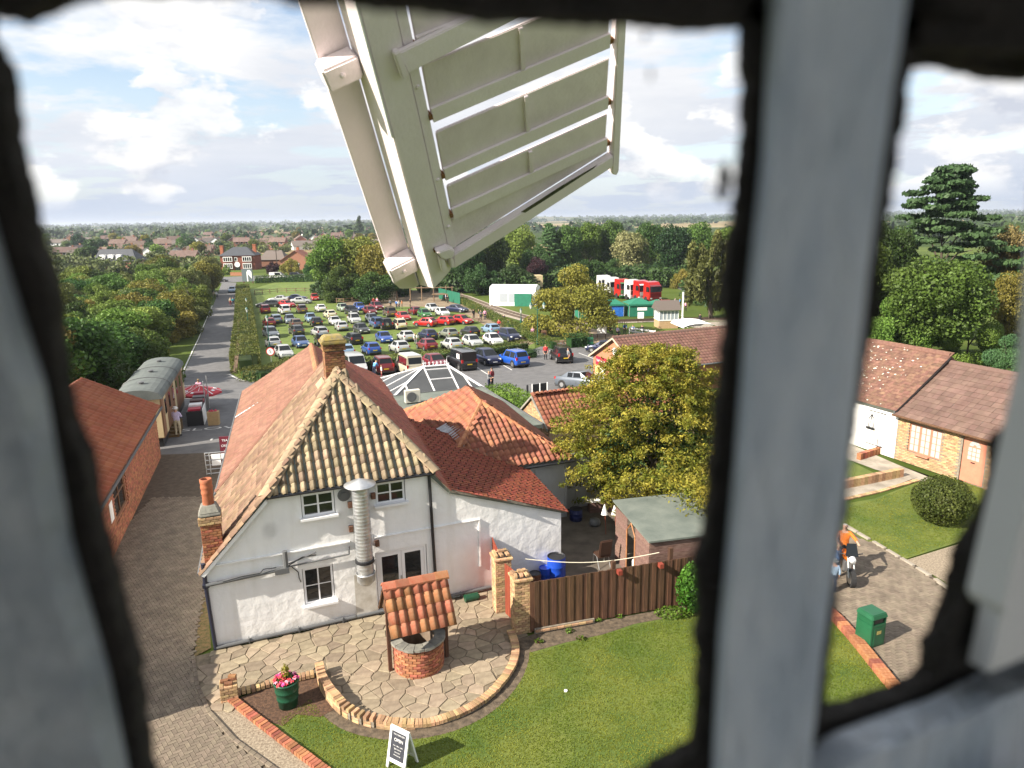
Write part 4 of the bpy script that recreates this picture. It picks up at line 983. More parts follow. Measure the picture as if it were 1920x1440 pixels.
m_ = MB(); m_.slab([Vector((-.06, -.12, 1.97)), Vector((4.1, .82, 1.97)), Vector((3.5, 3.8, 2.16)), Vector((-.78, 2.85, 2.16))], (0, 0, 1), .06); m_.build('roof', m_felt, shf)
m_ = MB(); m_.lathe([(0, 0), (.12, 0), (.13, .3), (.05, .4), (0, .42)], n=10); o_ = m_.build('white_bottle', m_white, None); o_.location = shf.location + sw(1.4, .3, -.15); tag(o_, 'white container standing inside the dark shed doorway', 'container')
# chair, mops, shelf
chr_ = thing('office_chair', 'brown padded chair on metal legs in the shaded yard', 'chair', G(1128, 1060), rad(200))
b = MB(); b.box((0, 0, .45), (.5, .5, .09)); link('seat', bevel(b.mesh('seat', mat('brown_leather', (.06, .03, .02), .5)), .03, 2), chr_)
b = MB(); b.box((0, .28, .80), (.48, .09, .62), mx=Matrix.Rotation(rad(-12), 3, 'X')); link('backrest', bevel(b.mesh('backrest', MATS['brown_leather']), .03, 2), chr_)
for sx in (-1, 1):
    b = MB(); b.path([(sx * .22, -.24, 0), (sx * .22, -.22, .40), (sx * .22, .05, .41), (sx * .22, .26, 0)], .016, 6); b.build('leg', m_galv, chr_)
for k, (px, lab) in enumerate(((1128, 'white string mop head propped upright on a wooden handle, left one'), (1147, 'white string mop propped upright on a wooden handle, right one'))):
    mp_ = thing('mop', lab, 'mop', G(px + 8, 1002), 0, 'mops drying in the yard'); b = MB(); b.tube((0, 0, 0), (-.05, .1, 1.15), .014); b.build('handle', m_wood_r, mp_)
    b = MB()
    for i in range(14):
        a = i * .45; b.tube((-.05, .1, 1.2), (-.05 + .11 * math.cos(a), .1 + .08 * math.sin(a), .78), .02, .03, 5)
    tag(b.build('strands', m_white, mp_), kind='stuff')
sh_ = thing('shelf_board', 'pale board lying on a low wall beside the shed', 'board', G(1125, 958)); b = MB(); b.box((0, 0, .5), (1.3, .35, .06), rz=rad(10)); b.build('board', m_white, sh_)
b = MB(); b.box((.1, 0, .235), (1.2, .3, .47), rz=rad(10)); b.build('support', m_shedwood, sh_)

# blades over the lawns, too many to count
def blades(name, poly, n, size, lf, holes=()):
    rng = np.random.default_rng(77); x0, x1 = min(p.x for p in poly), max(p.x for p in poly); y0, y1 = min(p.y for p in poly), max(p.y for p in poly); pp = [(p.x, p.y) for p in poly]; P = []
    xs, ys = rng.uniform(x0, x1, n * 3), rng.uniform(y0, y1, n * 3)
    for x, y in zip(xs, ys):
        if len(P) >= n: break
        if inside((x, y), pp) and not any(inside((x, y), h) for h in holes): P.append((x, y, .012))
    P = np.array(P); D = np.tile(np.array([0., -.25, .6]), (len(P), 1)); V, F = leaves(P, D, size, .8, .35, rng); V[:, 2] = np.abs(V[:, 2]); tag(link(name, npmesh(name, V, F, lf)), 'short mown grass of the lawn', kind='stuff')
lm_gr = leafmat('leaf_lawn', (.135, .20, .014), (.27, .285, .036), .45, .24, .45, 0)
hole_ = [(p.x, p.y) for p in soil_ring] ; LG = PX([(520, 1352), (600, 1300), (960, 1195), (1000, 1225), (1200, 1172), (1300, 1150), (1535, 1140), (1600, 1195), (1690, 1310), (1850, 1600), (760, 1600), (612, 1440)])
blades('lawn_grass_blades', LG, 110000, .042, lm_gr, [hole_])
blades('side_lawn_blades', PX([(1570, 960), (1640, 938), (1720, 908), (1850, 882), (1890, 960), (1815, 1008), (1700, 1046), (1640, 1028), (1590, 990)]), 14000, .07, lm_gr)
# planter barrel
pl_ = thing('planter', 'dark green barrel planter packed with pink flowers in mulch bed', 'planter', G(541, 1322))
mg = mat('planter_green', (.012, .075, .04), .4, .1, 3); b = MB()
b.lathe([(0, 0), (.235, 0), (.255, .24), (.275, .25), (.265, .28), (.285, .46), (.30, .47), (.29, .5), (.315, .70), (.33, .71), (.32, .74), (.29, .73), (.28, .62), (0, .62)], n=26); b.build('barrel', mg, pl_, True)
for i in range(34):
    a = random.uniform(0, 6.28); r = .27 * math.sqrt(random.random()) + .03; z = .74 + .10 * (1 - r / .3) + random.uniform(-.02, .04); f = MB()
    for k in range(6):
        t = k * 1.047; f.add([(0, 0, .02), (.035 * math.cos(t - .5), .035 * math.sin(t - .5), .03), (.055 * math.cos(t), .055 * math.sin(t), .005), (.035 * math.cos(t + .5), .035 * math.sin(t + .5), .03)], [(0, 1, 2, 3)])
    c = random.choice(['pink', 'red', 'pale']); fm = mat('petal_' + c, {'pink': (.62, .05, .22), 'red': (.65, .04, .06), 'pale': (.80, .35, .45)}[c], .6)
    o_ = f.build('flower', fm, pl_); o_.location = (r * math.cos(a), r * math.sin(a), z); o_.rotation_euler = (random.uniform(-.5, .5), random.uniform(-.5, .5), a); o_.scale = (1.25,) * 3
P, D = blob_points([((0, 0, .72), (.30, .30, .12))], 260); V, F = leaves(P, D, .07); tag(link('foliage', npmesh('foliage', V, F, leafmat('leaf_planter', (.03, .07, .015), (.06, .10, .02))), pl_), kind='stuff')
P, D = blob_points([((-.02, .05, .95), (.09, .09, .20))], 200); V, F = leaves(P, D, .06); tag(link('dwarf_conifer', npmesh('dwarf_conifer', V, F, leafmat('leaf_yellow', (.22, .24, .02), (.35, .34, .04))), pl_), kind='stuff')

# A-board
ab = thing('a_board', 'white framed A-board with chalk menu standing on the lawn', 'sign board', Vector((-2.62, 13.72, 0)), rad(-33))
for sg, nm in ((-1, 'front_panel'), (1, 'rear_panel')):
    R_ = Matrix.Rotation(rad(-14 * -sg), 4, 'X'); o_ = bpy.data.objects.new(nm, None)
    mx = Matrix.Translation((0, 0, .93)) @ Matrix.Rotation(rad(14 * sg), 4, 'X'); f = MB()
    for x0, x1, z0, z1 in ((-.27, -.21, -.97, 0), (.21, .27, -.97, 0), (-.21, .21, -.09, 0), (-.21, .21, -.80, -.72)): f.bb(x0, -.02, z0, x1, .02, z1)
    fo_ = f.build(nm, m_white, ab, mw=mx)
    g_ = MB(); g_.bb(-.21, -.008, -.72, .21, .008, -.09); bd = g_.build('board', mat('chalkboard', (.03, .033, .045), .8, .15, 5) if sg < 0 else m_white, fo_)
    if sg < 0:
        for k, (txt, sz, z) in enumerate((('MILL TEAROOM', .045, -.17), ('OPEN', .10, -.31), ('tea  coffee  cake', .042, -.42), ('light lunches', .042, -.49), ('ice cream', .042, -.56), ('all welcome', .042, -.63))):
            c = bpy.data.curves.new('lettering', 'FONT'); c.body = txt; c.size = sz; c.align_x = 'CENTER'; t_ = bpy.data.objects.new('lettering', c); COL.objects.link(t_); bpy.context.view_layer.update()
            me = bpy.data.meshes.new_from_object(t_); bpy.data.objects.remove(t_); me.materials.clear(); me.materials.append(m_white); l_ = link('lettering', me, fo_); l_.rotation_euler = (rad(90), 0, 0); l_.location = (0, -.012, z)
lt = thing('litter', 'small white scrap of litter on the front lawn', 'litter', G(1061, 1296)); b = MB(); b.lathe([(0, .05), (.05, .03), (.05, 0), (0, 0)], n=6); b.build('paper', m_white, lt)

# ------------------------------------------------------------------ right-hand side
Q = Vector((20.73, 29.87, 0)); UA = math.atan2(.922, -.387)     # local x runs away along the frontage, local -y... depth is local -y
rc_mx = Matrix.Translation(Q) @ Matrix(((-.387, .922, 0, 0), (.922, .387, 0, 0), (0, 0, -1, 0), (0, 0, 0, 1)))
# local frame: x = towards the near end, y = depth into the building, z up
def RC(name, lab, cat): 
    m3 = Matrix((Vector((.387, -.922, 0)), Vector((.922, .387, 0)), Vector((0, 0, 1)))).transposed().to_4x4(); m3.translation = Q
    return thing(name, lab, cat, mw=m3)
m_rtile = mat('brown_tile', (.108, .064, .05), .85, scale=1.5, col2=(.16, .10, .08), island=.15)
m_rbrick = m_brick_y
m_rpink = mat('pink_paint', (.50, .20, .13), .6, .08, 3)
# brick cottage x in [-4.2, 6]
bc = RC('brick_cottage', 'low buff brick cottage with salmon door and many-paned window', 'house')
wb_ = MB(); wh = [(-3.55, .62, -1.85, 2.05), (-.85, .02, .25, 2.12)]
wall_holes(wb_, [(-4.2, 0), (6, 0), (6, 2.4), (-4.2, 2.4)], wh, 0, .12)
wb_.add([(-4.2, 0, 0), (-4.2, 6.6, 0), (-4.2, 6.6, 2.3), (-4.2, 3.3, 4.6), (-4.2, 0, 2.3)], [(4, 3, 2, 1, 0)]); bw_ = wb_.build('wall', m_mortar, bc)
bmy = brick_mesh(m_brick_y, .215, .06, .065); cnt = 0
for r in range(32):
    x = -4.2 + (.11 if r % 2 else 0)
    while x < 2.2:
        z = .04 + r * .075
        if not any(a - .1 < x + .1 < c + .1 and b - .03 < z < d + .03 for a, b, c, d in wh):
            mm = Matrix.Translation((x + .11, .022 + random.uniform(-.005, .005), z))
            if cnt < 298: link('brick', bmy, bw_, mm); cnt += 1
            else: JB = globals().setdefault('JB', MB()); JB.box(mm.translation, (.215, .06, .065))
        x += .225
tag(JB.build('bricks_above', mat('brick_buff_far', (0.33, 0.20, 0.10), .9, scale=10, col2=(0.46, 0.31, 0.17), island=.35), bw_), kind='stuff')
m_net = mat('net_curtain', (.40, .40, .38), .5)
for i in range(3): window(bc, -3.53 + i * .56, .64, -2.98 + i * .56, 2.03, .04, 2, 4, .05, .02, m_rpink, i == 1, gm=m_net)
dd = MB(); dd.bb(-.83, .05, .04, .23, .10, 2.10); dpt = dd.build('door', m_rpink, bc)
for i in range(3):
    for j in range(3):
        g = MB(); g.bb(-.58 + i * .19, .035, 1.12 + j * .2, -.42 + i * .19, .049, 1.29 + j * .2); g.build('pane', m_net, dpt)
g = MB()
for k in range(5):
    a0, a1 = math.pi * k / 5 + .04, math.pi * (k + 1) / 5 - .04; g.slab([(-.305 + .08 * math.cos(a0), .049, 1.75 + .08 * math.sin(a0)), (-.305 + .26 * math.cos(a0), .049, 1.75 + .26 * math.sin(a0)), (-.305 + .26 * math.cos(a1), .049, 1.75 + .26 * math.sin(a1)), (-.305 + .08 * math.cos(a1), .049, 1.75 + .08 * math.sin(a1))], (0, -1, 0), .014)
g.build('fanlight', m_net, dpt)
g = MB(); g.bb(-.4, .02, .98, -.22, .049, 1.02); g.build('letter_box', m_black, dpt)
g = MB(); g.bb(.5, -.06, 2.1, 1.1, -.01, 2.3); g.build('name_plate', m_white, bc)
ft = flat_tile(.30, .36)
def rroof(root, x0, x1, ze, zr, m_, cw=.30, ga=.32):
    p = [Vector((x0, -.28, ze)), Vector((x1, -.28, ze)), Vector((x1, 3.3, zr)), Vector((x0, 3.3, zr))]; part, mx = roof(root, p, p[0], (1, 0, 0), Vector((0, 3.58, zr - ze)))
    lay(part, mx, uvpoly(mx, p), cw, ga, None, (pantile_vf if False else ft), m_, lift=.0)
    p2 = [Vector((x1, 6.9, ze)), Vector((x0, 6.9, ze)), Vector((x0, 3.3, zr)), Vector((x1, 3.3, zr))]; roof(root, p2, p2[0], (-1, 0, 0), Vector((0, -3.6, zr - ze)), m=m_)
    ridge_line(part, (x0, 3.3, zr + .02), (x1, 3.3, zr + .02), .28, .4, m_, .12, flat=False)
rroof(bc, -4.3, 6.1, 2.32, 4.62, m_rtile)
g = MB(); g.tube((-4.3, -.34, 2.30), (6.1, -.34, 2.30), .06); g.build('gutter', m_wood_d, bc)
wc = RC('white_barn', 'low white painted stable with lichen-spotted brown tile roof', 'building')
g = MB(); g.bb(-12.8, .0, 0, -4.22, .3, 2.55); g.build('wall', m_whitewall, wc)
m_spot = mat('brown_tile_lichen', (.12, .058, .042), .85, scale=6, col2=(.19, .105, .07), island=.25)
rroof(wc, -13, -4.28, 2.5, 4.98, m_spot, .22, .2)
g = MB()
for i in range(150):
    x, t = random.choice([-6, -7.2, -8.5, -9, -10.5]) + random.gauss(0, .7), min(.97, max(.03, random.gauss(.5, .25))); s = random.uniform(.02, .07); g.box((x, -.28 + 3.58 * t - .02, 2.5 + 2.48 * t + .055), (s * 1.6, s, .012), mx=Matrix.Rotation(rad(34.7), 3, 'X'))
tag(g.build('lichen', mat('lichen_white', (.62, .60, .52), .95), wc), kind='stuff')
g = MB(); g.slab([(-4.28, -.3, 2.5), (-4.28, 3.3, 4.98), (-4.28, 3.3, 4.78), (-4.28, -.3, 2.30)], (1, 0, 0), .06); g.build('verge', m_grey, wc)
g = MB(); g.bb(-6.45, -.02, .15, -5.1, .0 - .002, 2.15); sd = g.build('stable_door', m_white, wc)
for x0, x1, z in ((-7.9, -6.8, 2.05), (-7.9, -6.8, .5), (-5.9, -4.9, 2.1), (-5.9, -4.9, .35)):
    g = MB(); g.bb(x0, -.04, z, x1, -.021, z + .04); g.build('hinge', m_black, sd)
g = MB(); g.path([(-5.85, -.035, 1.25), (-5.85, -.035, 1.7), (-5.7, -.035, 1.95), (-5.55, -.035, 1.7), (-5.55, -.035, 1.25)], .02, 5); g.bb(-5.95, -.1, 1.15, -5.45, -.022, 1.25); g.path([(-5.7, -.035, 1.95), (-5.78, -.035, 1.25)], .014, 5); g.path([(-5.7, -.035, 1.95), (-5.62, -.035, 1.25)], .014, 5); g.build('arched_grille', m_black, sd)
g = MB(); g.tube((-5.0, -.3, 0), (-5.0, -.3, .85), .02); g.build('boot_post', m_black, wc)
# ground on the right
sheet('side_paving', PX([(1530, 1120), (1560, 985), (1640, 1010), (1755, 1085), (1800, 1130), (1950, 1250), (1950, 1500), (1720, 1340), (1690, 1300), (1610, 1195)]), .004, MATS['paver_base'])
sp_ = tag(bpy.data.objects.new('side_blocks', None), kind='structure'); COL.objects.link(sp_)
herring(PX([(1545, 1120), (1570, 1000), (1640, 1020), (1745, 1085), (1790, 1130), (1850, 1210), (1850, 1330), (1735, 1345), (1690, 1290), (1612, 1190)]), sp_, 300, G(1680, 1230).to_2d(), rad(20))
sheet('side_lawn', PX([(1500, 960), (1640, 935), (1720, 905), (1850, 880), (1900, 960), (1820, 1010), (1700, 1048), (1640, 1030), (1590, 992), (1500, 1000)]), .012, m_lawn)
sheet('side_path', PX([(1500, 955), (1640, 925), (1720, 895), (1660, 885), (1500, 925)]), .016, m_conc)
sheet('cottage_forecourt', PX([(1480, 800), (1600, 835), (1680, 870), (1880, 950), (1860, 890), (1800, 912), (1730, 905), (1640, 880), (1560, 850)]), .005, m_conc)
sheet('corner_lawn', PX([(1480, 870), (1585, 860), (1655, 895), (1480, 915)]), .008, m_lawn)
sheet('side_verge', PX([(1700, 1050), (1830, 1010), (1900, 1080), (1850, 1160), (1770, 1090)]), .006, m_gravel)
def kerb(pts_px, lab, nm='kerb', wd=.22, h=.16, m_=m_brick, step=.23):
    P = resample(smoothpts(PX(pts_px), 1), step); t = thing(nm, lab, 'kerb', P[0]); me = brick_mesh(m_, step - .012, wd, h)
    for a, b in zip(P[:-1], P[1:]):
        d = b - a; mm = Matrix.Translation((a + b) / 2 - P[0] + Vector((0, 0, h / 2 - .02 + random.uniform(-.006, .006)))) @ Matrix.Rotation(math.atan2(d.y, d.x), 4, 'Z'); link('brick', me, t, mm)
kerb([(1520, 1125), (1560, 1155), (1605, 1205), (1650, 1262), (1690, 1310), (1740, 1360)], 'curved red brick kerb along the right edge of the lawn', wd=.3, h=.22)
kerb([(1590, 990), (1650, 1025), (1700, 1055), (1765, 1095), (1840, 1150)], 'pale kerb between side lawn and block paving', m_=m_conc, wd=.14, h=.1, step=.6)
kerb([(1500, 930), (1600, 912), (1690, 893)], 'low buff brick retaining wall beside the sloping path', m_=m_brick_y, wd=.25, h=.42)
kerb([(1500, 950), (1620, 930), (1722, 900)], 'flush brick border between the path and side lawn', m_=m_brick_y, wd=.2, h=.06)
kerb([(1610, 862), (1640, 852), (1658, 846)], 'short low red brick wall by the white barn', m_=m_brick, wd=.22, h=.35)
# round topiary bush
def bush(name, lab, cat, loc, blobs, n, size, lm, stem=None, group=None, jit=.8):
    t = thing(name, lab, cat, loc, 0, group); P, D = blob_points(blobs, n); V, F = leaves(P, D, size, jit); link('foliage', npmesh('foliage', V, F, lm), t)
    s = MB(); c = blobs[0][0]
    for k in range(5): s.tube((random.uniform(-.1, .1), random.uniform(-.1, .1), -.05), (c[0] + random.uniform(-.4, .4) * blobs[0][1][0], c[1] + random.uniform(-.4, .4) * blobs[0][1][1], c[2]), .03, .012, 5)
    s.build('stem', m_wood_d, t); return t
lm_box = leafmat('leaf_box', (.045, .065, .012), (.09, .11, .025), 1.5, .4)
bush('topiary_bush', 'big round clipped bush on the side lawn before the brick cottage', 'bush', Vector((16.95, 26.2, 0)), [((0, 0, .92), (1.12, 1.12, .98))], 9000, .085, lm_box, jit=.5)
sheet('bush_bed', [Vector((16.95 + 1.35 * math.cos(a) - .3, 25.9 + 1.2 * math.sin(a), 0)) for a in [i * .4 for i in range(16)]], .01, m_soil)
# green litter bin
m_bin = mat('bin_green', (.012, .09, .04), .45, .12, 3)
bn = thing('litter_bin', 'square green litter bin on the block paving by the lawn kerb', 'bin', Vector((10.12, 18.1, .04)), rad(22))
b = MB(); b.bb(-.27, -.27, 0, .27, .27, .70); b.bb(-.27, -.27, .705, -.20, .27, .86); b.bb(.20, -.27, .705, .27, .27, .86); b.bb(-.2, .2, .705, .2, .27, .86); link('body', bevel(b.mesh('body', m_bin), .012, 2), bn)
b = MB(); b.box((0, 0, .94), (.60, .60, .14), taper=.86); link('lid', bevel(b.mesh('lid', m_bin), .02, 2), bn)
b = MB(); b.bb(-.18, -.285, .08, .18, -.274, .60); b.build('door', m_bin, bn)
b = MB(); b.bb(-.16, -.25, .72, .16, .18, .84); b.build('opening', m_black, bn)
b = MB(); b.bb(-.08, -.292, .40, .08, -.286, .50); b.build('emblem', mat('gold_print', (.35, .30, .10), .5), bn)
# green umbrella behind the cottage roof
gu = thing('green_parasol', 'green garden canopy showing over the brown tiled roof', 'parasol', Vector((28.0, 40.0, 0))); b = MB(); b.lathe([(2.2, 2.2), (1.2, 2.75), (0, 3.1)], n=8); b.build('canopy', mat('green_canvas', (.02, .16, .10), .7, .1, 2), gu); b = MB(); b.tube((0, 0, 0), (0, 0, 3.1), .04); b.build('pole', m_galv, gu)

# ------------------------------------------------------------------ left-hand outbuilding and carriage
SA = math.atan2(.95, -.31) - math.pi / 2
osh = thing('outbuilding', 'long brick outbuilding with orange pantile roof beside the shaded lane', 'building', Vector((-14.6, 23.3, 0)), SA)
g = MB(); wall_holes(g, [(-10, 0), (13.3, 0), (13.3, 2.75), (-10, 2.75)], [(2.2, .9, 4.4, 2.3)], 0, .12)  # near end lengthened out of view to throw shade over the lane
for i, v in enumerate(g.v): g.v[i] = (-v[1], v[0], v[2])
m_obrick = mat('brick_wall_far', (.25, .095, .05), .9, scale=9, col2=(.33, .16, .09), bump=.4, bscale=30)
g.add([(0, 13.3, 0), (-6.4, 13.3, 0), (-6.4, 13.3, 2.7), (-3.2, 13.3, 4.4), (0, 13.3, 2.7)], [(0, 1, 2, 3, 4)])
ow = g.build('wall', m_obrick, osh)
BK = MB()
for r in range(35):
    x = (.11 if r % 2 else 0)
    while x < 13:
        z = .04 + r * .075
        if not (2.05 < x < 4.45 and .85 < z < 2.35): BK.box((.012, x + .11, z), (.05, .215, .065))
        x += .225
tag(BK.build('bricks', mat('brick_red_far', (0.27, 0.085, 0.04), .9, scale=12, col2=(0.36, 0.15, 0.08), island=.35), ow), kind='stuff')
w_ = MB()
for y0, y1, z0, z1 in ((2.2, 2.28, .9, 2.3), (4.32, 4.4, .9, 2.3), (2.28, 4.32, .9, .98), (2.28, 4.32, 2.22, 2.3), (3.27, 3.33, .98, 2.22), (2.28, 4.32, 1.65, 1.7)): w_.bb(-.09, y0, z0, -.03, y1, z1)
wfr = w_.build('window', mat('brown_frame', (.16, .07, .03), .6), osh); w_ = MB(); w_.bb(-.07, 2.28, .98, -.06, 4.32, 2.22); w_.build('pane', m_glass, wfr)
w_ = MB(); w_.bb(.045, 1.3, 1.2, .055, 1.8, 1.95); w_.build('notice', m_white, osh)
w_ = MB(); w_.bb(-6.3, -10, .0, -.3, 13.2, .1); 
rp = [Vector((.25, -10, 2.68)), Vector((.25, 13.5, 2.68)), Vector((-3.2, 13.5, 4.5)), Vector((-3.2, -10, 4.5))]
part, mx = roof(osh, rp, rp[0], (0, 1, 0), Vector((-3.45, 0, 1.82)))
pl8 = me_vf(pantile_mesh(.5, .37, m_pant_r, n=8, amp=.05))
lay(part, mx, uvpoly(mx, rp), .46, .32, None, pl8, mat('pantile_outbuilding', (.235, .066, .028), .85, scale=.5, col2=(.29, .10, .046), island=.09), lift=.03)
rp2 = [Vector((-6.65, 13.5, 2.68)), Vector((-6.65, -10, 2.68)), Vector((-3.2, -10, 4.5)), Vector((-3.2, 13.5, 4.5))]
part, mx = roof(osh, rp2, rp2[0], (0, -1, 0), Vector((3.45, 0, 1.82)), m=m_pant_rj)
g = MB(); g.tube((.32, -10, 2.62), (.32, 13.4, 2.62), .06); g.build('gutter', m_black, osh)
g = MB(); g.slab([(.25, 13.5, 2.55), (-3.2, 13.5, 4.37), (-3.2, 13.5, 4.53), (.25, 13.5, 2.71)], (0, 1, 0), .05); g.build('verge', m_ridge_r, part)
# carriage
cg = thing('railway_carriage', 'old wooden railway carriage with a curved grey roof beside the lane', 'railway carriage', Vector((-20.3, 37.2, 0)), SA)
cw_, cl_ = 2.3, 10.0; m_cw = mat('carriage_timber', (.20, .10, .05), .7, .2, 2, stretch=(4, 4, .5)); m_cream = mat('carriage_cream', (.55, .44, .26), .7, .06, 2)
g = MB(); P = []; n = 12
for y in (-.15, cl_ + .15):
    for i in range(n + 1):
        a = math.pi * i / n; P.append((math.cos(a) * (cw_ / 2 + .12), y, 2.75 + .58 * math.sin(a) ** .8))
g.add(P, [(i, i + 1, n + 2 + i, n + 1 + i)[::-1] for i in range(n)] + [tuple(range(n + 1))[::-1], tuple(range(n + 1, 2 * n + 2))]); g.build('roof', mat('carriage_roof', (.095, .11, .105), .8, scale=1.5, col2=(.13, .148, .14)), cg)
for y in (1.6, 5, 8.4): 
    g = MB(); g.lathe([(.14, 3.28), (.14, 3.42), (.2, 3.44), (0, 3.5)], (.05, y, 0), 8); g.build('roof_vent', m_grey, cg)
for y in (3.3, 6.7):
    g = MB(); q = [(math.cos(math.pi * i / n) * (cw_ / 2 + .14), y, 2.765 + .585 * math.sin(math.pi * i / n) ** .8) for i in range(n + 1)]; g.path(q, .02, 4); g.build('roof_seam', m_grey, cg)
g = MB(); g.bb(-cw_ / 2, 0, .5, cw_ / 2, cl_, 2.74); g.build('body', m_cw, cg); g = MB(); g.bb(-cw_ / 2 + .03, -.03, .55, cw_ / 2 - .03, -.002, 2.72); g.build('end_panel', m_cream, cg)
for i in range(12):
    g = MB(); g.bb(cw_ / 2 + .002, .1 + i * .82, .55, cw_ / 2 + .03, .86 + i * .82, 2.7); pn = g.build('side_panel', m_cw if i % 5 != 1 else m_cream, cg)
    if i % 2: g = MB(); g.bb(cw_ / 2 + .031, .2 + i * .82, 1.6, cw_ / 2 + .045, .74 + i * .82, 2.45); g.build('window', m_glass, pn)
g = MB(); g.bb(-cw_ / 2 + .1, .05, 0, cw_ / 2 - .1, cl_ - .05, .49); g.build('underframe', m_black, cg)
# ------------------------------------------------------------------ vegetation
LM = {
 'oak': leafmat('leaf_oak', (0.034, 0.078, 0.016), (0.093, 0.155, 0.028), .35),
 'lime': leafmat('leaf_lime', (0.092, 0.156, 0.022), (0.202, 0.266, 0.051), .35),
 'gold': leafmat('leaf_gold', (0.116, 0.124, 0.019), (0.240, 0.202, 0.040), .4, hue=.015),
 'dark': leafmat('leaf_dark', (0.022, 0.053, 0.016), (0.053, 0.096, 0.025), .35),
 'willow': leafmat('leaf_willow', (0.109, 0.132, 0.034), (0.202, 0.217, 0.070), .5, hue=.01),
 'grey': leafmat('leaf_grey', (0.116, 0.132, 0.043), (0.295, 0.287, 0.132), .6, hue=.01),
 'purple': leafmat('leaf_purple', (0.028, 0.014, 0.019), (0.070, 0.028, 0.034), .5, hue=.01),
 'conifer': leafmat('leaf_conifer', (0.043, 0.095, 0.037), (0.105, 0.185, 0.068), .6, hue=.01),
 'syc': leafmat('leaf_sycamore_hazed', (.075, .13, .022), (.15, .20, .05), .35),  # veil of the dusty right pane put into a lightened leaf colour
 'brown': leafmat('leaf_brown', (0.139, 0.109, 0.039), (0.264, 0.186, 0.078), .6, hue=.01),
}
m_bark = mat('bark', (.055, .04, .028), .95, scale=6, col2=(.10, .08, .06), bump=.8)
def trunk_mesh(h, r, limbs, spread, rng):
    mb = MB(); p = Vector((0, 0, -.1)); r0 = r; top = h * .55
    for k in range(4):
        q = Vector((rng.uniform(-.06, .06) * h * .3, rng.uniform(-.06, .06) * h * .3, top * (k + 1) / 4)); r1 = r * (1 - .2 * (k + 1)); mb.tube(p, q, r0, r1, 7); 
        if k >= 1:
            for _ in range(limbs // 3):
                a = rng.uniform(0, 6.28); e = q + Vector((math.cos(a) * spread * rng.uniform(.4, .8), math.sin(a) * spread * rng.uniform(.4, .8), h * rng.uniform(.1, .3))); m_ = q.lerp(e, .5) + Vector((0, 0, h * .04))
                mb.tube(q, m_, r1 * .6, r1 * .4, 5); mb.tube(m_, e, r1 * .4, r1 * .12, 5)
        p, r0 = q, r1
    return mb.mesh('trunk', m_bark)
def crown_mesh(kind, n, size, seed):
    rng = np.random.default_rng(seed); rr = random.Random(seed); B = []
    if kind == 'round':
        for _ in range(34):
            d = rng.normal(size=3); d /= np.linalg.norm(d); k = rr.uniform(.35, .78)
            c = (d[0] * .36 * k, d[1] * .36 * k, .50 + d[2] * .40 * k * (1.1 if d[2] > 0 else 1.05)); s = rr.uniform(.10, .19); B.append((c, (s, s, s * .8)))
    elif kind == 'bush':
        for _ in range(24):
            a = rr.uniform(0, 6.28); r = .46 * math.sqrt(rr.random()); z = rr.uniform(.12, .82) * (1 - .5 * r / .46); s = rr.uniform(.11, .2); B.append(((r * math.cos(a), r * math.sin(a), z), (s, s, s * .75)))
    elif kind == 'willow':
        for _ in range(34):
            a = rr.uniform(0, 6.28); r = .33 * math.sqrt(rr.random()); z = rr.uniform(.2, .9) * (1 - .35 * r / .33); B.append(((r * math.cos(a), r * math.sin(a), z), (.075, .075, rr.uniform(.12, .2))))
    elif kind == 'tall':
        for k in range(26):
            z = .12 + .82 * k / 25; w = .15 * math.sin(math.pi * min(1, .12 + z * .85)) + .02; a = rr.uniform(0, 6.28); B.append(((w * .5 * math.cos(a), w * .5 * math.sin(a), z), (w * .8, w * .8, .07)))
    elif kind == 'cedar':
        for k in range(90):
            z = .22 + .76 * (k / 89); w = .40 * (1 - (z - .2) / .82) ** .75 + .02; a = k * 2.4; rr_ = w * rr.uniform(.25, 1.12); B.append(((rr_ * math.cos(a), rr_ * math.sin(a), z + .03 * rr_ / .4), (.062 + .06 * w, .062 + .06 * w, .012)))
    P, D = blob_points(B, n, rng, .5)
    if kind == 'willow': D = D * .4 + np.array([0, 0, -.1])
    V, F = leaves(P, D, size, .9, .62 if kind != 'willow' else .3, rng)
    return V, F
PROTO = {}
def proto(kind, leaf, var=0, n=5200, size=.055):
    k = (kind, leaf, var, n)
    if k not in PROTO:
        V, F = crown_mesh(kind, n, size, 100 + var * 17 + len(kind)); me = npmesh('crown', V, F, LM[leaf])
        tm = trunk_mesh(1.0, .03 if kind != 'bush' else .02, 9, .3, random.Random(var)); PROTO[k] = (me, tm)
    return PROTO[k]
def tree(kind, leaf, p, h, wd, lab, group, var=0, name=None, n=5200, size=.055, cat='tree'):
    me, tm = proto(kind, leaf, var, n, size); t = thing(name or 'tree', lab, cat, p, random.uniform(0, 6.28), group)
    base = {'round': .98, 'bush': 1.2, 'willow': .8, 'tall': .34, 'cedar': .8}[kind]
    c = link('crown', me, t); c.scale = (wd / base, wd / base, h); q = link('trunk', tm, t); q.scale = (h * .8, h * .8, h)
    return t
def ptree(px, pyb, pyt, wpx, kind, leaf, lab, group, var=0, **k):
    p = G(px, pyb); d = p.y * math.cos(PITCH) + CAM_H * math.sin(PITCH); h = max(1.2, atY(px, pyt, p.y).z - p.z); return tree(kind, leaf, p, h, wpx * d / FPX, lab, group, var, **k)
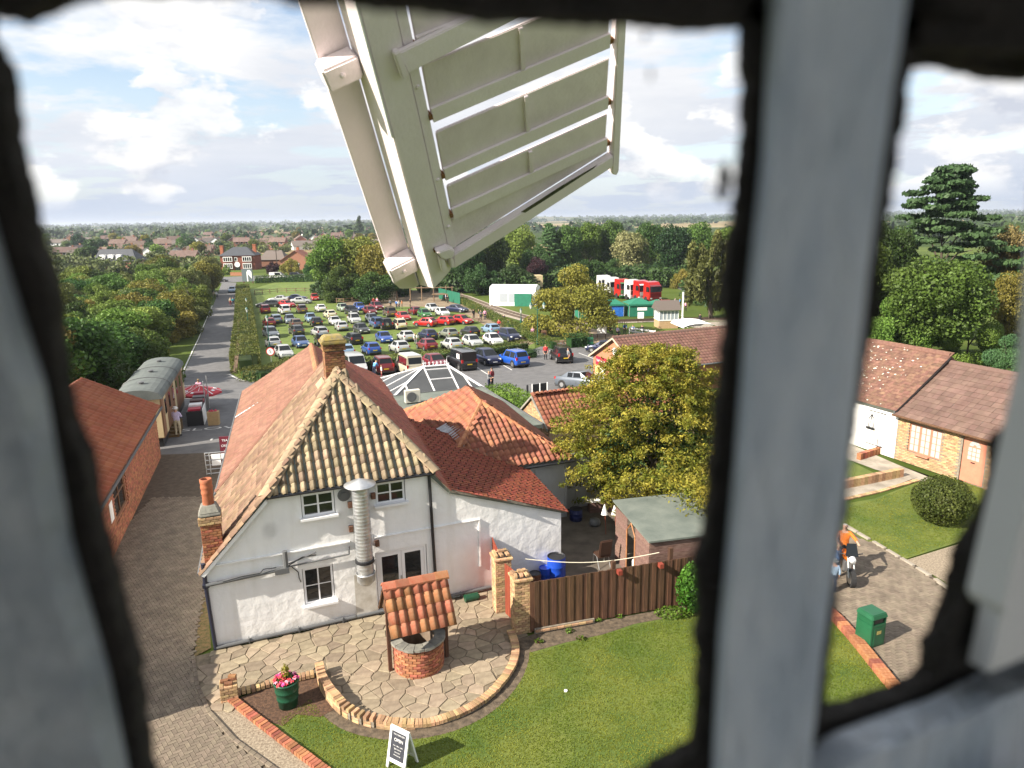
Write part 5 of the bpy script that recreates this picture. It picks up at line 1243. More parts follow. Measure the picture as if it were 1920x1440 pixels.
# clump behind the field car park
for a in ((622, 557, 432, 120, 'round', 'lime', 'leftmost leafy green tree behind the field car park', 0), (668, 556, 426, 135, 'round', 'lime', 'tallest middle tree of the clump behind the field car park', 1), (712, 560, 437, 110, 'round', 'gold', 'right-hand tree of the clump, partly behind the sail tip', 2), (640, 565, 478, 80, 'bush', 'oak', 'low dark undergrowth bush below the tree clump', 0), (700, 566, 484, 110, 'bush', 'oak', 'wide low bush at the foot of the clump beside the climbing frame', 1)):
    ptree(*a[:7], 'trees of the clump behind the car park', a[7], n=11000, size=.037)
# thicket left of the lane
LANEWOOD = [p.to_2d() for p in PX([(40, 585), (240, 560), (400, 545), (388, 562), (352, 615), (312, 672), (296, 700), (285, 712), (210, 745), (150, 800), (-60, 860)])]
lw = [(p.x, p.y) for p in LANEWOOD]; cnt = 0; pts = []
tries = 0
while cnt < 100 and tries < 14000:
    tries += 1; v = random.random(); p = Vector((random.uniform(-150, -22), random.uniform(40, 200)))
    if not inside(p, lw) or any((p - q).length < 3.0 + p.y * .008 for q in pts): continue
    pts.append(p); cnt += 1; k = random.choice(['gold', 'lime', 'lime', 'lime', 'oak', 'oak', 'willow', 'lime', 'oak', 'willow', 'gold'])
    far_ = 'by the carriage' if p.y < 75 else 'halfway along the lane' if p.y < 120 else 'towards the far road'; edge_ = 'at the lane edge' if p.x > -22 - (p.y - 40) * .34 else 'deep in the thicket'
    lab_ = {'gold': 'golden green hawthorn', 'lime': 'fresh green tree', 'oak': 'dark green tree', 'willow': 'pale olive bushy tree'}[k] + ' ' + edge_ + ' ' + far_
    tree('bush' if random.random() < .6 else 'round', k, Vector((p.x, p.y, tz(p.y))), random.uniform(5.6, 7.8) + max(0, p.y - 60) * .024, random.uniform(7.5, 11.0), lab_, 'thicket: ' + lab_, random.randint(0, 2), n=12000, size=.038)
# belt behind the showground
for px, yb, yt, wp, kd, lf in ((880, 548, 425, 90, 'round', 'dark'), (925, 540, 415, 100, 'round', 'oak'), (975, 530, 402, 90, 'round', 'lime'), (1010, 535, 425, 80, 'bush', 'dark'), (1060, 520, 405, 90, 'round', 'oak'), (1100, 515, 400, 80, 'round', 'lime'), (1140, 512, 396, 85, 'round', 'oak'), (1215, 512, 402, 80, 'round', 'oak'), (1262, 528, 402, 95, 'round', 'dark'), (1310, 520, 408, 90, 'round', 'oak'), (1360, 520, 410, 90, 'round', 'lime'), (1420, 525, 400, 110, 'round', 'oak'), (1480, 530, 390, 110, 'round', 'dark'), (1540, 540, 395, 120, 'round', 'oak'), (905, 552, 468, 90, 'bush', 'dark'), (960, 548, 470, 90, 'bush', 'dark'), (1100, 540, 455, 80, 'bush', 'oak'), (1235, 535, 470, 80, 'bush', 'dark'), (1150, 535, 470, 70, 'bush', 'dark'), (1390, 545, 450, 110, 'bush', 'oak'), (1460, 560, 440, 120, 'bush', 'oak'), (845, 545, 440, 80, 'bush', 'dark'), (760, 548, 450, 90, 'round', 'dark'), (800, 545, 440, 90, 'bush', 'dark'), (1030, 522, 418, 60, 'cedar', 'conifer')):
    pl_b = 'behind the play area' if px < 890 else 'behind the white awning' if px < 1000 else 'behind the golden tree' if px < 1105 else 'behind the lorries' if px < 1250 else 'beyond the signal box' if px < 1400 else 'past the window mullion'
    lab_ = ('low ' if kd == 'bush' else 'tall ') + {'dark': 'dark dense tree', 'oak': 'mid green tree', 'lime': 'bright green tree', 'conifer': 'pointed conifer'}[lf] + ' of the belt ' + pl_b
    ptree(px, yb, yt, wp, kd, lf, lab_, 'tree belt: ' + lab_, random.randint(0, 2), n=12000, size=.036)
ptree(1183, 528, 418, 95, 'round', 'grey', 'pale silvery green poplar standing behind the parked lorries', None, 1, n=8000, size=.04)
ptree(1333, 598, 408, 105, 'willow', 'willow', 'drooping yellow-green willow right of the signal box', None, 0, n=12000, size=.06)
ptree(1278, 540, 488, 50, 'bush', 'gold', 'small yellow bush left of the drooping willow', None, 1, n=11000, size=.037)
ptree(1006, 540, 478, 55, 'round', 'purple', 'small dark purple-leaved tree beside the white marquee', None, 0, n=11000, size=.037)
ptree(1074, 632, 456, 205, 'bush', 'gold', 'golden green round tree in front of the showground tents', None, 0, n=20000, size=.026)
# right-hand pane
for px, yb, yt, wp, kd, lf, lab in ((1745, 640, 308, 250, 'cedar', 'conifer', 'tall spreading cedar rising above the right-hand trees'), (1640, 650, 372, 150, 'round', 'oak', 'dark blue-green tree left of the tall cedar'), (1735, 690, 442, 260, 'round', 'syc', 'big rounded green sycamore behind the brown tiled roofs'), (1660, 690, 520, 170, 'bush', 'lime', 'lower yellow-green bushy tree behind the white barn roof'), (1880, 640, 385, 150, 'round', 'brown', 'browning tree at the right beyond the sycamore'), (1895, 680, 470, 130, 'round', 'gold', 'yellow-green tree at the right-hand edge'), (1880, 720, 600, 110, 'bush', 'conifer', 'dense green hedge conifer behind the green canopy'), (1590, 660, 400, 160, 'round', 'oak', 'green tree hidden mostly by the window mullion'), (1960, 650, 380, 160, 'round', 'oak', 'broad tree beyond the right edge of the casement'), (1810, 690, 540, 130, 'bush', 'lime', 'light green bush below the sycamore crown'), (1500, 610, 420, 140, 'round', 'oak', 'leafy tree seen past the mullion above the shop'), (1430, 600, 430, 110, 'round', 'lime', 'lighter tree between the willow and the mullion')):
    ptree(px, yb, yt, wp, kd, lf, lab, None, 2 if kd == 'round' else 0, n=26000 if kd != 'cedar' else 20000, size=.025 if kd != 'cedar' else .030)
# hedges
def hedge(pts, w_, h, lf, lab, size=.16, dens=42, name='hedge', cat='hedge', h2=None):
    P0 = [Vector(p) for p in pts]; R_ = resample(P0, .5); t = thing(name, lab, cat, P0[0]); PP, DD = [], []
    for a, b in zip(R_[:-1], R_[1:]):
        d = (b - a); L_ = d.length; d = d.normalized(); nrm = Vector((-d.y, d.x, 0)); f = ((a - R_[0]).length / max(.1, (R_[-1] - R_[0]).length)); hh = h + ((h2 or h) - h) * f + .12 * math.sin(a.x * 1.3) * h * .3
        n = int(1.5 * dens * L_ * (w_ + 2 * hh))
        for _ in range(n):
            s = random.random() * (w_ + 2 * hh); al = random.random() * L_; dep = random.random() ** 2 * .22
            if s < w_: q = nrm * (s - w_ / 2) + Vector((0, 0, hh - dep)); dd = Vector((0, 0, 1))
            else:
                z = (s - w_) % hh; sg = 1 if s < w_ + hh else -1; q = nrm * (sg * (w_ / 2 - dep)) + Vector((0, 0, z)); dd = nrm * sg + Vector((0, 0, .25))
            PP.append(a + d * al + q - P0[0] + Vector((random.gauss(0, .05), random.gauss(0, .05), random.gauss(0, .05)))); DD.append(dd)
    V, F = leaves(np.array([tuple(p) for p in PP]), np.array([tuple(p) for p in DD]), size, .7); link('foliage', npmesh('foliage', V, F, lf), t)
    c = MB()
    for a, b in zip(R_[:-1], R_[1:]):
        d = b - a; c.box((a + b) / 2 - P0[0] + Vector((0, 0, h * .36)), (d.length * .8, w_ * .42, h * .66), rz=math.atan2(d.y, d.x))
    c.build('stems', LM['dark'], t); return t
hl_ = leafmat('leaf_hedge', (.06, .085, .013), (.13, .14, .03), .5, hue=.01); hl2 = leafmat('leaf_privet', (.07, .125, .012), (.13, .20, .028), .5, hue=.01)
hedge(PX([(462, 700), (461, 640), (459, 590), (456, 548)]), 3.0, 2.0, hl_, 'long clipped hedge along the right side of the lane', .2, 30)
hedge(PX([(462, 712), (500, 716), (560, 694), (640, 690)]), 2.4, 1.35, hl_, 'low hedge at the corner by the round speed sign', .18, 36)
hedge(PX([(650, 700), (720, 690), (830, 678), (930, 668), (988, 657)]), 1.3, 1.3, hl_, 'clipped hedge between the field and the tarmac car park', .16, 44)
hedge(PX([(862, 566), (930, 602), (1000, 640), (1040, 655)]), 1.4, 1.2, hl_, 'hedge running beside the miniature railway track', .17, 36)
hedge(PX([(478, 531), (520, 529), (590, 528)]), 2.0, 2.0, LM['oak'], 'dark hedge along the main road beyond the field', .3, 16)
hedge(PX([(932, 752), (1002, 800)]), 1.9, 1.35, hl2, 'bright green hedge by the conservatory car park', .13, 70)
hedge(PX([(1066, 652), (1100, 648)]), 2.4, 1.7, LM['dark'], 'dark rounded hedge beside the black off-roader', .2, 30)
hedge(PX([(985, 672), (1002, 668)]), 1.6, .9, LM['dark'], 'small dark shrub at the end of the tarmac parking row', .15, 40)
hedge(PX([(1390, 640), (1560, 690)]), 2.0, 1.5, LM['oak'], 'hedge behind the shop and the white barn', .2, 26)
bush('fence_shrub', 'bright green leafy shrub at the right end of the dark fence', 'shrub', G(1292, 1150), [((0, 0, .8), (.45, .42, .75)), ((.1, 0, 1.3), (.36, .36, .42)), ((.3, .1, .6), (.5, .4, .6))], 3000, .10, leafmat('leaf_shrub', (.05, .12, .012), (.10, .20, .025), 1.5))
bush('weed_clump', 'low weedy clump below the bright green shrub', 'plant', G(1262, 1155), [((0, 0, .12), (.6, .3, .15))], 500, .08, hl2)
for k, (px, py) in enumerate(((1120, 1165), (1068, 1186), (1160, 1158), (1010, 1205), (1090, 1200))): bush('weed', 'small green weed in the soil bed under the fence', 'plant', G(px, py), [((0, 0, .06), (.14, .1, .07))], 60, .07, hl2, group='weeds in the soil bed')
# golden conifer
def golden_conifer():
    t = thing('golden_conifer', 'large dense yellow-green conifer in front of the brick shop', 'conifer', Vector((5.62, 27.6, 0))); rng = np.random.default_rng(5); rr = random.Random(5); PP = []; DD = []
    for k in range(500):
        z = .75 + 6.2 * rr.random() ** .9; f = (z - .9) / 6.3; R0 = 3.6 * (math.sin(math.pi * min(1, .24 + f * .72)) ** .8) * rr.uniform(.55, 1.08); a = rr.uniform(0, 6.28)
        c = np.array([R0 * math.cos(a), R0 * math.sin(a) * .85, z]); m = 150; ln = rr.uniform(.6, 1.35)
        u = np.array([math.cos(a), math.sin(a), rr.uniform(-.15, .35)]); v = np.array([-math.sin(a), math.cos(a), 0]); s = rng.random(m) ** .7; b = rng.normal(size=m) * .26 * (1.15 - s)
        P = c + np.outer((s - .6) * ln * 1.5, u) + np.outer(b, v) + np.stack([rng.normal(size=m) * .04, rng.normal(size=m) * .04, -.35 * (s ** 2) * ln * .5 + rng.normal(size=m) * .07], 1); PP.append(P); DD.append(np.tile(np.array([.2 * math.cos(a), .2 * math.sin(a), .9]), (m, 1)))
    for c in ((.4, -2.9, 2.7), (1.0, -3.5, 2.75), (1.7, -3.2, 2.9), (.1, -3.6, 2.6), (1.3, -4.2, 2.6), (1.9, -4.0, 2.75), (.7, -4.3, 2.55), (2.4, -3.4, 2.8), (1.6, -4.9, 2.55), (-.6, -3.2, 2.6), (2.6, -2.7, 3.2), (-1.6, -2.6, 2.2), (-2.5, -1.6, 2.6), (.8, -4.9, 2.45), (1.5, -5.4, 2.45), (2.1, -5.2, 2.5), (1.2, -4.6, 2.6), (2.5, -4.2, 2.6), (1.0, -3.9, 2.8), (.9, -3.0, 3.3), (2.2, -4.6, 2.6)):
        m = 260; P = np.array(c) + rng.normal(size=(m, 3)) * np.array([.40, .32, .20]); PP.append(P); DD.append(np.tile(np.array([0, -.5, .7]), (m, 1)))
    # spiky leading shoots round the top
    for k in range(26):
        a = rr.uniform(0, 6.28); r = rr.uniform(.2, 2.6); zt = 6.9 - r * .45 + rr.uniform(-.1, .3); m = 45; s = rng.random(m)
        P = np.stack([r * math.cos(a) + rng.normal(size=m) * .16 * (1.1 - s), r * math.sin(a) * .85 + rng.normal(size=m) * .16 * (1.1 - s), zt - .5 + s * .85], 1); PP.append(P); DD.append(rng.normal(size=(m, 3)))
    V, F = leaves(np.concatenate(PP), np.concatenate(DD), .125, .75, .42, rng)
    link('crown', npmesh('crown', V, F, leafmat('leaf_golden_conifer', (.105, .128, .015), (.285, .245, .036), 1.6, .45, .32, 0)), t)
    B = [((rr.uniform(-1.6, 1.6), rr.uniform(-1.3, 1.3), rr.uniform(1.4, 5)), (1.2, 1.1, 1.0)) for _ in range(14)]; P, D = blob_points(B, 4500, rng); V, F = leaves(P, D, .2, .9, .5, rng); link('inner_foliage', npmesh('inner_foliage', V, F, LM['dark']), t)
    tm = trunk_mesh(7, .2, 12, 2.6, rr); link('trunk', tm, t)
golden_conifer()
ptree(1062, 800, 742, 80, 'bush', 'lime', 'darker green side bush beside the golden conifer', None, 2, n=8000, size=.05)
tree('bush', 'gold', Vector((2.9, 29.6, 0)), 4.0, 2.6, 'yellow-green shrubby tree at the left shoulder of the golden conifer', None, 1, n=20000, size=.026)

# ------------------------------------------------------------------ village and distance
m_vbrick = mat('village_brick', (.24, .11, .07), .9, rnd=.3); m_vroof = mat('village_roof', (.115, .075, .06), .9, scale=.6, col2=(.16, .11, .09), rnd=.25); m_vroof2 = mat('village_roof_grey', (.14, .115, .10), .9, rnd=.2)
def house_proto(w_, d, e, r, storeys, rm_, wm, lab):
    t = thing('village_house', lab, 'house'); g = MB()
    g.add([(-w_, -d, -.3), (w_, -d, -.3), (w_, d, -.3), (-w_, d, -.3), (-w_, -d, e), (w_, -d, e), (w_, d, e), (-w_, d, e), (-w_, 0, r), (w_, 0, r)], [(0, 1, 5, 4), (2, 3, 7, 6), (1, 2, 6, 9, 5), (3, 0, 4, 8, 7)]); wl_ = g.build('wall', wm, t)
    g = MB(); o = .35; k = (r - e) / d * o
    g.slab([(-w_ - o, -d - o, e - k), (w_ + o, -d - o, e - k), (w_ + o, 0, r), (-w_ - o, 0, r)], (0, -1, 1), .15); rf = g.build('roof', rm_, t)
    g = MB(); g.slab([(w_ + o, d + o, e - k), (-w_ - o, d + o, e - k), (-w_ - o, 0, r + .002), (w_ + o, 0, r + .002)], (0, 1, 1), .15); g.build('roof', rm_, t)
    g = MB(); g.bb(w_ * .55, -.4, r - .6, w_ * .55 + .9, .4, r + 1.0); g.build('chimney', m_vbrick, rf)
    for s in range(storeys):
        for x in (-.6, 0, .6):
            g = MB(); g.bb(x * w_ - .8, -d - .06, .9 + s * 2.6, x * w_ + .8, -d - .005, 2.1 + s * 2.6); f = g.build('window', m_white, t); g = MB(); g.bb(x * w_ - .7, -d - .075, 1.0 + s * 2.6, x * w_ + .7, -d - .061, 2.0 + s * 2.6); g.build('pane', m_glass, f)
    g = MB()
    for sx in (-1, 1): g.slab([(sx * w_ * 1.012, -d - o, e - k - .05), (sx * w_ * 1.012, 0, r - .05), (sx * w_ * 1.012, d + o, e - k - .05), (sx * w_ * 1.012, d + o, e - k - .3), (sx * w_ * 1.012, 0, r - .35), (sx * w_ * 1.012, -d - o, e - k - .3)], (sx, 0, 0), .05)
    g.build('bargeboard', m_white, t); return t
hp_ = [house_proto(6, 3.8, 2.5, 5.2, 1, m_vroof, m_vbrick, 'low red brick bungalow with a brown tiled gable roof in the village'), house_proto(5, 4, 4.9, 7.6, 2, m_vroof, m_vbrick, 'two-storey brick house with brown tiled roof in the village'), house_proto(7, 4.2, 2.6, 5.6, 1, m_vroof2, m_white, 'long white walled bungalow with a greyish roof in the village')]
def place_(p):
    d = (p - CAMP).dot(fwd); u = 960 + FPX * (p - CAMP).dot(right) / d; r_ = 'in the near row' if p.y < 260 else 'in the middle rows' if p.y < 420 else 'far off'
    return r_ + (' at the left behind the thicket' if u < 230 else ' left of the brick house' if u < 395 else ' behind the brick house' if u < 520 else ' left of the big tree clump' if u < 620 else ' behind the big tree clump')
spots = []
tries = 0
while len(spots) < 130 and tries < 4000:
    tries += 1; px = random.uniform(90, 720); py = random.choice([random.uniform(436, 452), random.uniform(446, 470), random.uniform(458, 492)])
    if px > 395 and py > 470: continue
    p = G(px, py)
    if any((p - q).length < 17 for q in spots) or (p - G(450, 506)).length < 30: continue
    spots.append(p)
for i, p in enumerate(spots):
    k = random.choice([0, 0, 1, 2]); 
    if i < 3: k = i; t = hp_[k]
    else: t = copy_tree(hp_[k])
    t.location = p; t.rotation_euler = (0, 0, random.choice([0, 0, math.pi / 2]) + random.uniform(-.3, .3) + .25); t['label'] = ['low red brick bungalow', 'two-storey brick house', 'long white bungalow'][k] + ' ' + place_(p); t['group'] = 'village: ' + t['label']
cnt = 0
while cnt < 105:
    px = random.uniform(60, 740); py = 430 + 66 * random.random() ** 1.3
    if px > 400 and py > 478: continue
    p = G(px, py)
    if p.y > 1900 or any((p - q).length < 9 for q in spots) or (p - G(450, 506)).length < 26: continue
    lf = random.choice(['oak', 'oak', 'lime', 'dark', 'dark', 'gold']); h = random.uniform(6, 12)
    lab_ = {'oak': 'mid green', 'lime': 'light green', 'dark': 'dark green', 'gold': 'yellowish'}[lf] + ' garden tree ' + place_(p); tree('round', lf, p, h, h * random.uniform(.8, 1.1), lab_, 'village: ' + lab_, random.randint(0, 2), n=2600, size=.08); cnt += 1
ptree(676, 445, 403, 13, 'tall', 'dark', 'slim dark poplar on the skyline left of the sail', None, n=2200, size=.05)
# greenery between the far roofs, and the undergrowth at the foot of the tree belt: masses nobody could count
def green_mass(name, boxes, n, size, lf, lab, hmax, seed):
    rng = np.random.default_rng(seed); PP = []
    for (x0, y0, x1, y1), k in boxes:
        c = int(k); u = rng.uniform(x0, x1, c); v = rng.uniform(y0, y1, c)
        for a, b in zip(u, v):
            p = G(a, b)
            if any((p - q).length < 8 for q in spots) or (p - G(450, 506)).length < 24: continue
            h = hmax * rng.uniform(.45, 1) ; m = n; d = rng.normal(size=(m, 3)); d /= np.linalg.norm(d, axis=1, keepdims=True); PP.append(np.array([p.x, p.y, p.z + h * .45]) + d * np.array([h * .7, h * .7, h * .5]) * (1 - .4 * rng.random((m, 1))))
    P = np.concatenate(PP); D = np.tile(np.array([-.3, -.6, .7]), (len(P), 1)); V, F = leaves(P, D, size, .9, .7, rng); tag(link(name, npmesh(name, V, F, lf)), lab, kind='stuff')
green_mass('garden_greenery', [((60, 436, 740, 474), 330), ((60, 470, 400, 520), 150), ((400, 440, 720, 478), 120)], 110, 1.3, leafmat('leaf_gardens', (.045, .085, .02), (.11, .15, .04), .02, .35, .15), 'garden hedges and shrubs between the village roofs', 6.5, 21)
green_mass('undergrowth', [((840, 536, 1000, 552), 46), ((1000, 528, 1300, 540), 70), ((1300, 540, 1640, 575), 60), ((580, 548, 760, 560), 14)], 260, .7, leafmat('leaf_undergrowth', (.022, .045, .012), (.05, .085, .02), .1, .35, .15), 'dark undergrowth at the foot of the tree belt behind the showground', 6.0, 22)
# far woods in strips out to the horizon
def far_wood():
    rng = np.random.default_rng(3); PP, DD, SS = [], [], []
    rows = [(720, -520, -30, 10), (900, -700, 250, 12), (1300, -1100, -150, 13), (1700, -1300, 500, 14), (2300, -1900, -200, 16), (2500, 300, 1900, 16), (3200, -2600, 1200, 18), (4500, -3500, 3500, 24), (6000, -4800, 4800, 34), (900, 350, 900, 12), (1500, 500, 1500, 14), (520, 160, 420, 11), (400, 230, 420, 11)]
    for Y, x0, x1, h in rows:
        n = int((x1 - x0) / h * 26); x = rng.uniform(x0, x1, n); m = np.sin(x * .011 + Y) + np.sin(x * .037 + Y * 2) * .6; keep = m > -.75; x = x[keep]; n = len(x)
        z = -5 + rng.random(n) ** .7 * h * (.75 + .25 * np.sin(x * .09)); y = Y + rng.normal(size=n) * h * 1.5 + x * .05
        PP.append(np.stack([x, y, z], 1)); DD.append(np.tile(np.array([-.3, -.7, .6]), (n, 1))); SS.append(np.full(n, h * .55))
    P = np.concatenate(PP); V, F = leaves(P, np.concatenate(DD), 1.0, .8, .75, rng); S_ = np.repeat(np.concatenate(SS), 4)[:, None]; C_ = np.repeat(P, 4, 0); V = C_ + (V - C_) * S_
    tag(link('far_woods', npmesh('far_woods', V, F, leafmat('leaf_far', (.02, .042, .014), (.045, .075, .02), .01, .3, .1))), 'wooded fields and hedgerow belts out to the horizon', kind='stuff')
far_wood()
hb = MB()
for k in range(60):
    x = -3200 + k * 120; hb.add([(x, 5200, -1), (x + 125, 5200, -1), (x + 125, 5800, 10 + 26 * math.exp(-((x + 500) / 900) ** 2)), (x, 5800, 10 + 26 * math.exp(-((x + 380) / 900) ** 2))], [(0, 1, 2, 3)])
tag(hb.build('hills', m_ground), kind='structure')
# ------------------------------------------------------------------ vehicles
PAINT = {}
def paint(n, c, metal=.25, rough=.28):
    if n not in PAINT:
        PAINT[n] = mat('paint_' + n, c, rough, .04, 1.5, metal=metal, coat=.6)
    return PAINT[n]
for n, c in dict(white=(.72, .72, .71), cream=(.66, .60, .44), silver=(.46, .47, .47), lightblue=(.20, .31, .45), blue=(.02, .07, .32), brightblue=(.012, .09, .48), navy=(.012, .018, .06), midblue=(.06, .11, .25), bluegrey=(.16, .20, .25), grey=(.10, .105, .11), greygreen=(.20, .215, .17), black=(.012, .012, .014), red=(.46, .018, .016), darkred=(.16, .012, .016), maroon=(.19, .018, .03), green=(.03, .16, .035), sage=(.30, .37, .28), brown=(.12, .085, .06), darkgrey=(.045, .048, .05), steel=(.12, .14, .17)).items(): paint(n, c)
m_tyre = mat('tyre', (.015, .015, .016), .85); m_rim = mat('alloy', (.45, .45, .46), .35, metal=.8); m_cglass = mat('car_glass', (.012, .015, .018), .08, spec=.28)
m_head = mat('headlamp', (.62, .64, .66), .12, spec=.8); m_tail = mat('tail_lamp', (.40, .01, .01), .2); m_trim = mat('car_trim', (.02, .02, .021), .6)
m_py = mat('plate_yellow', (.60, .42, .02), .5); m_pw = mat('plate_white', (.72, .72, .68), .5)
TYPES = dict(
 hatch=dict(L=4.0, W=1.72, H=1.47, hood=.92, hf=.74, a=.95, b=.15, c=-1.25, d=-1.88, zd=.98, wr=.30),
 saloon=dict(L=4.55, W=1.76, H=1.42, hood=.92, hf=.72, a=.95, b=.15, c=-1.05, d=-1.62, zd=1.0, wr=.31),
 estate=dict(L=4.6, W=1.78, H=1.50, hood=.94, hf=.74, a=1.05, b=.25, c=-1.8, d=-2.2, zd=.98, wr=.31),
 mpv=dict(L=4.3, W=1.78, H=1.66, hood=1.02, hf=.84, a=1.25, b=.35, c=-1.65, d=-2.05, zd=1.02, wr=.32),
 suv=dict(L=4.4, W=1.84, H=1.76, hood=1.08, hf=.98, a=.95, b=.35, c=-1.75, d=-2.12, zd=1.08, wr=.37),
 van=dict(L=4.9, W=1.92, H=2.02, hood=1.22, hf=.98, a=1.75, b=.95, c=-2.34, d=-2.42, zd=1.12, wr=.34),
 camper=dict(L=4.7, W=1.86, H=2.05, hood=1.22, hf=1.0, a=1.8, b=1.05, c=-2.15, d=-2.30, zd=1.12, wr=.33),
 coupe=dict(L=4.2, W=1.76, H=1.34, hood=.86, hf=.68, a=.65, b=-.15, c=-.85, d=-1.72, zd=.96, wr=.31))
def car_proto(kind, solid=False, spare=False, rails=False):
    q = TYPES[kind]; L_, W, H = q['L'], q['W'] / 2, q['H']; hl = L_ / 2; t = thing('car', 'car', 'car'); zb = .20 + (.08 if kind == 'suv' else 0); belt = q['zd']
    st = [(-hl, .42, belt * .80, .80), (-hl + .10, .26, belt * .96, .93), (-hl + .5, zb, belt, .985), (q['d'] + .25, zb, belt, 1.0), (0, zb, (belt + q['hood']) / 2, 1.0), (q['a'], zb, q['hood'], .995), (hl - .75, zb, (q['hood'] + q['hf']) / 2 + .05, .975), (hl - .28, zb + .02, q['hf'] + .03, .92), (hl - .06, .26, q['hf'] - .10, .82), (hl, .36, q['hf'] - .24, .70)]
    st.sort(); mb = MB(); V = []
    for x, z0, z1, f in st:
        w_ = W * f; h = z1 - z0
        half = [(w_ * .86, z0), (w_ * .985, z0 + h * .22), (w_, z0 + h * .55), (w_ * .975, z0 + h * .86), (w_ * .88, z1), (w_ * .45, z1 + .025), (0, z1 + .03)]
        V += [(x, y, z) for y, z in half] + [(x, -y, z) for y, z in half[-2::-1]]
    k = 13; F = []
    for i in range(len(st) - 1):
        for j in range(k): F.append((i * k + j, i * k + (j + 1) % k, (i + 1) * k + (j + 1) % k, (i + 1) * k + j)[::-1])
    F += [tuple(range(k))[::1], tuple(range((len(st) - 1) * k, len(st) * k))[::-1]]
    mb.add(V, F)
    # greenhouse shell: windscreen base, roof front, roof rear, tail base
    wb, wr_ = W * .885, W * (.70 if kind not in ('van', 'camper') else .86); a, b, c, d = q['a'], q['b'], q['c'], q['d']; za, zd = q['hood'] - .02, belt - .02
    G0 = [(a, wb * .93, za), (b, wr_ * .96, H - .035), ((b + c) / 2, wr_, H), (c, wr_ * .95, H - .05), (d, wb * .93, zd)]; mid_ = [(x, y * .6, z + .02) for x, y, z in G0]
    P = []
    for (x, y, z), (x2, y2, z2) in zip(G0, mid_): P += [(x, y, z), (x, y2 if 0 else y * .55, z + (.02 if z > zd + .3 else .0)), (x, -y * .55, z + (.02 if z > zd + .3 else 0)), (x, -y, z)]
    F2 = []
    for i in range(4):
        for j in range(3): F2.append((i * 4 + j, i * 4 + j + 1, (i + 1) * 4 + j + 1, (i + 1) * 4 + j)[::-1])
    o = len(P); P += [((a + b) / 2 * .6 + b * .4 - .2, wb, za), ((b + c) / 2, wb, (za + zd) / 2), (c, wb, zd)]; P += [(x, -y, z) for x, y, z in P[o:o + 3]]
    for sg, base, s0 in ((1, o, 0), (-1, o + 3, 3)):
        e = [s0, 4 + s0, 8 + s0, 12 + s0, 16 + s0]; fs = [(e[0], base, e[1]), (base, base + 1, e[2], e[1]), (base + 1, base + 2, e[3], e[2]), (base + 2, e[4], e[3])]
        F2 += [f if sg > 0 else f[::-1] for f in fs]
    mb.add(P, F2); me = mb.mesh('body', PAINT['silver']); bm = bmesh.new(); bm.from_mesh(me); bmesh.ops.recalc_face_normals(bm, faces=bm.faces); bm.to_mesh(me); bm.free()
    me.polygons.foreach_set('use_smooth', [True] * len(me.polygons)); 
    try: me.set_sharp_from_angle(angle=rad(38))
    except Exception: pass
    link('body', me, t)
    def pane(nm, pts, off, m_):
        p = MB(); n = (Vector(pts[1]) - Vector(pts[0])).cross(Vector(pts[2]) - Vector(pts[0])).normalized()
        if n.dot(Vector(off)) < 0: n = -n; pts = pts[::-1]
        p.slab([Vector(v) + n * .006 for v in pts], n, .012); return p.build(nm, m_, t)
    def lerp(p, q_, s): return Vector(p).lerp(Vector(q_), s)
    A, B_, C_, D_ = (Vector(v) for v in (G0[0], G0[1], G0[3], G0[4])); mir = lambda v: Vector((v.x, -v.y, v.z))
    def quad(p, q_, u0, u1, inset=.90): return [lerp(p, q_, u0) * 1, lerp(p, q_, u1), mir(lerp(p, q_, u1)), mir(lerp(p, q_, u0))]
    sc = lambda pts, k_: [Vector((v.x, v.y * k_, v.z)) for v in pts]
    pane('windscreen', sc(quad(A, B_, .06, .93), .93), (1, 0, 1), m_cglass)
    if not (kind == 'van' and solid): pane('rear_window', sc(quad(D_, C_, .10 if kind in ('saloon', 'coupe') else .2, .90), .88), (-1, 0, .4), m_cglass)
    R_ = Vector(G0[2]); base = [Vector(P[o]), Vector(P[o + 1]), Vector(P[o + 2])]
    for sg in (1, -1):
        f_ = lambda v: v if sg > 0 else mir(v)
        sets = [[lerp(base[0], A, .25), lerp(base[0], base[1], .92), lerp(base[1], R_, .86), lerp(B_, base[0], .12)]]
        if not solid: sets.append([lerp(base[1], base[2], .06), lerp(base[2], base[1], .12), lerp(C_, base[2], .16).lerp(lerp(base[1], R_, .86), .10), lerp(base[1], R_, .86).lerp(C_, .06)]); 
        if not solid and kind in ('estate', 'mpv', 'suv', 'camper'): sets.append([lerp(base[2], D_, .12), lerp(base[2], D_, .62), lerp(C_, D_, .22), lerp(C_, base[2], .16)])
        for s_ in sets:
            s_ = [f_(v) for v in s_]; s_ = [Vector((v.x, v.y, min(v.z, H - .10))) for v in s_]; pane('side_window', s_, (0, sg, .2), m_cglass)
    r = q['wr']
    for x in (hl - .82, -hl + .80):
        for sg in (1, -1):
            w_ = MB(); w_.tube((x, sg * (W - .20), r), (x, sg * (W + .005), r), r, r, 18); wo_ = w_.build('wheel', m_tyre, t); w_ = MB(); w_.tube((x, sg * (W - .02), r), (x, sg * (W + .015), r), r * .66, r * .60, 14); w_.build('rim', m_rim, wo_)
    ar = MB()
    for x in (hl - .82, -hl + .80):
        for sg in (1, -1): ar.tube((x, sg * (W - .05), r + .02), (x, sg * (W + .001), r + .02), r + .07, r + .07, 18)
    ar.bb(-hl + .1, -W * .9, zb - .04, hl - .1, W * .9, zb + .06); tag(ar.build('wheel_arches', m_trim, t))
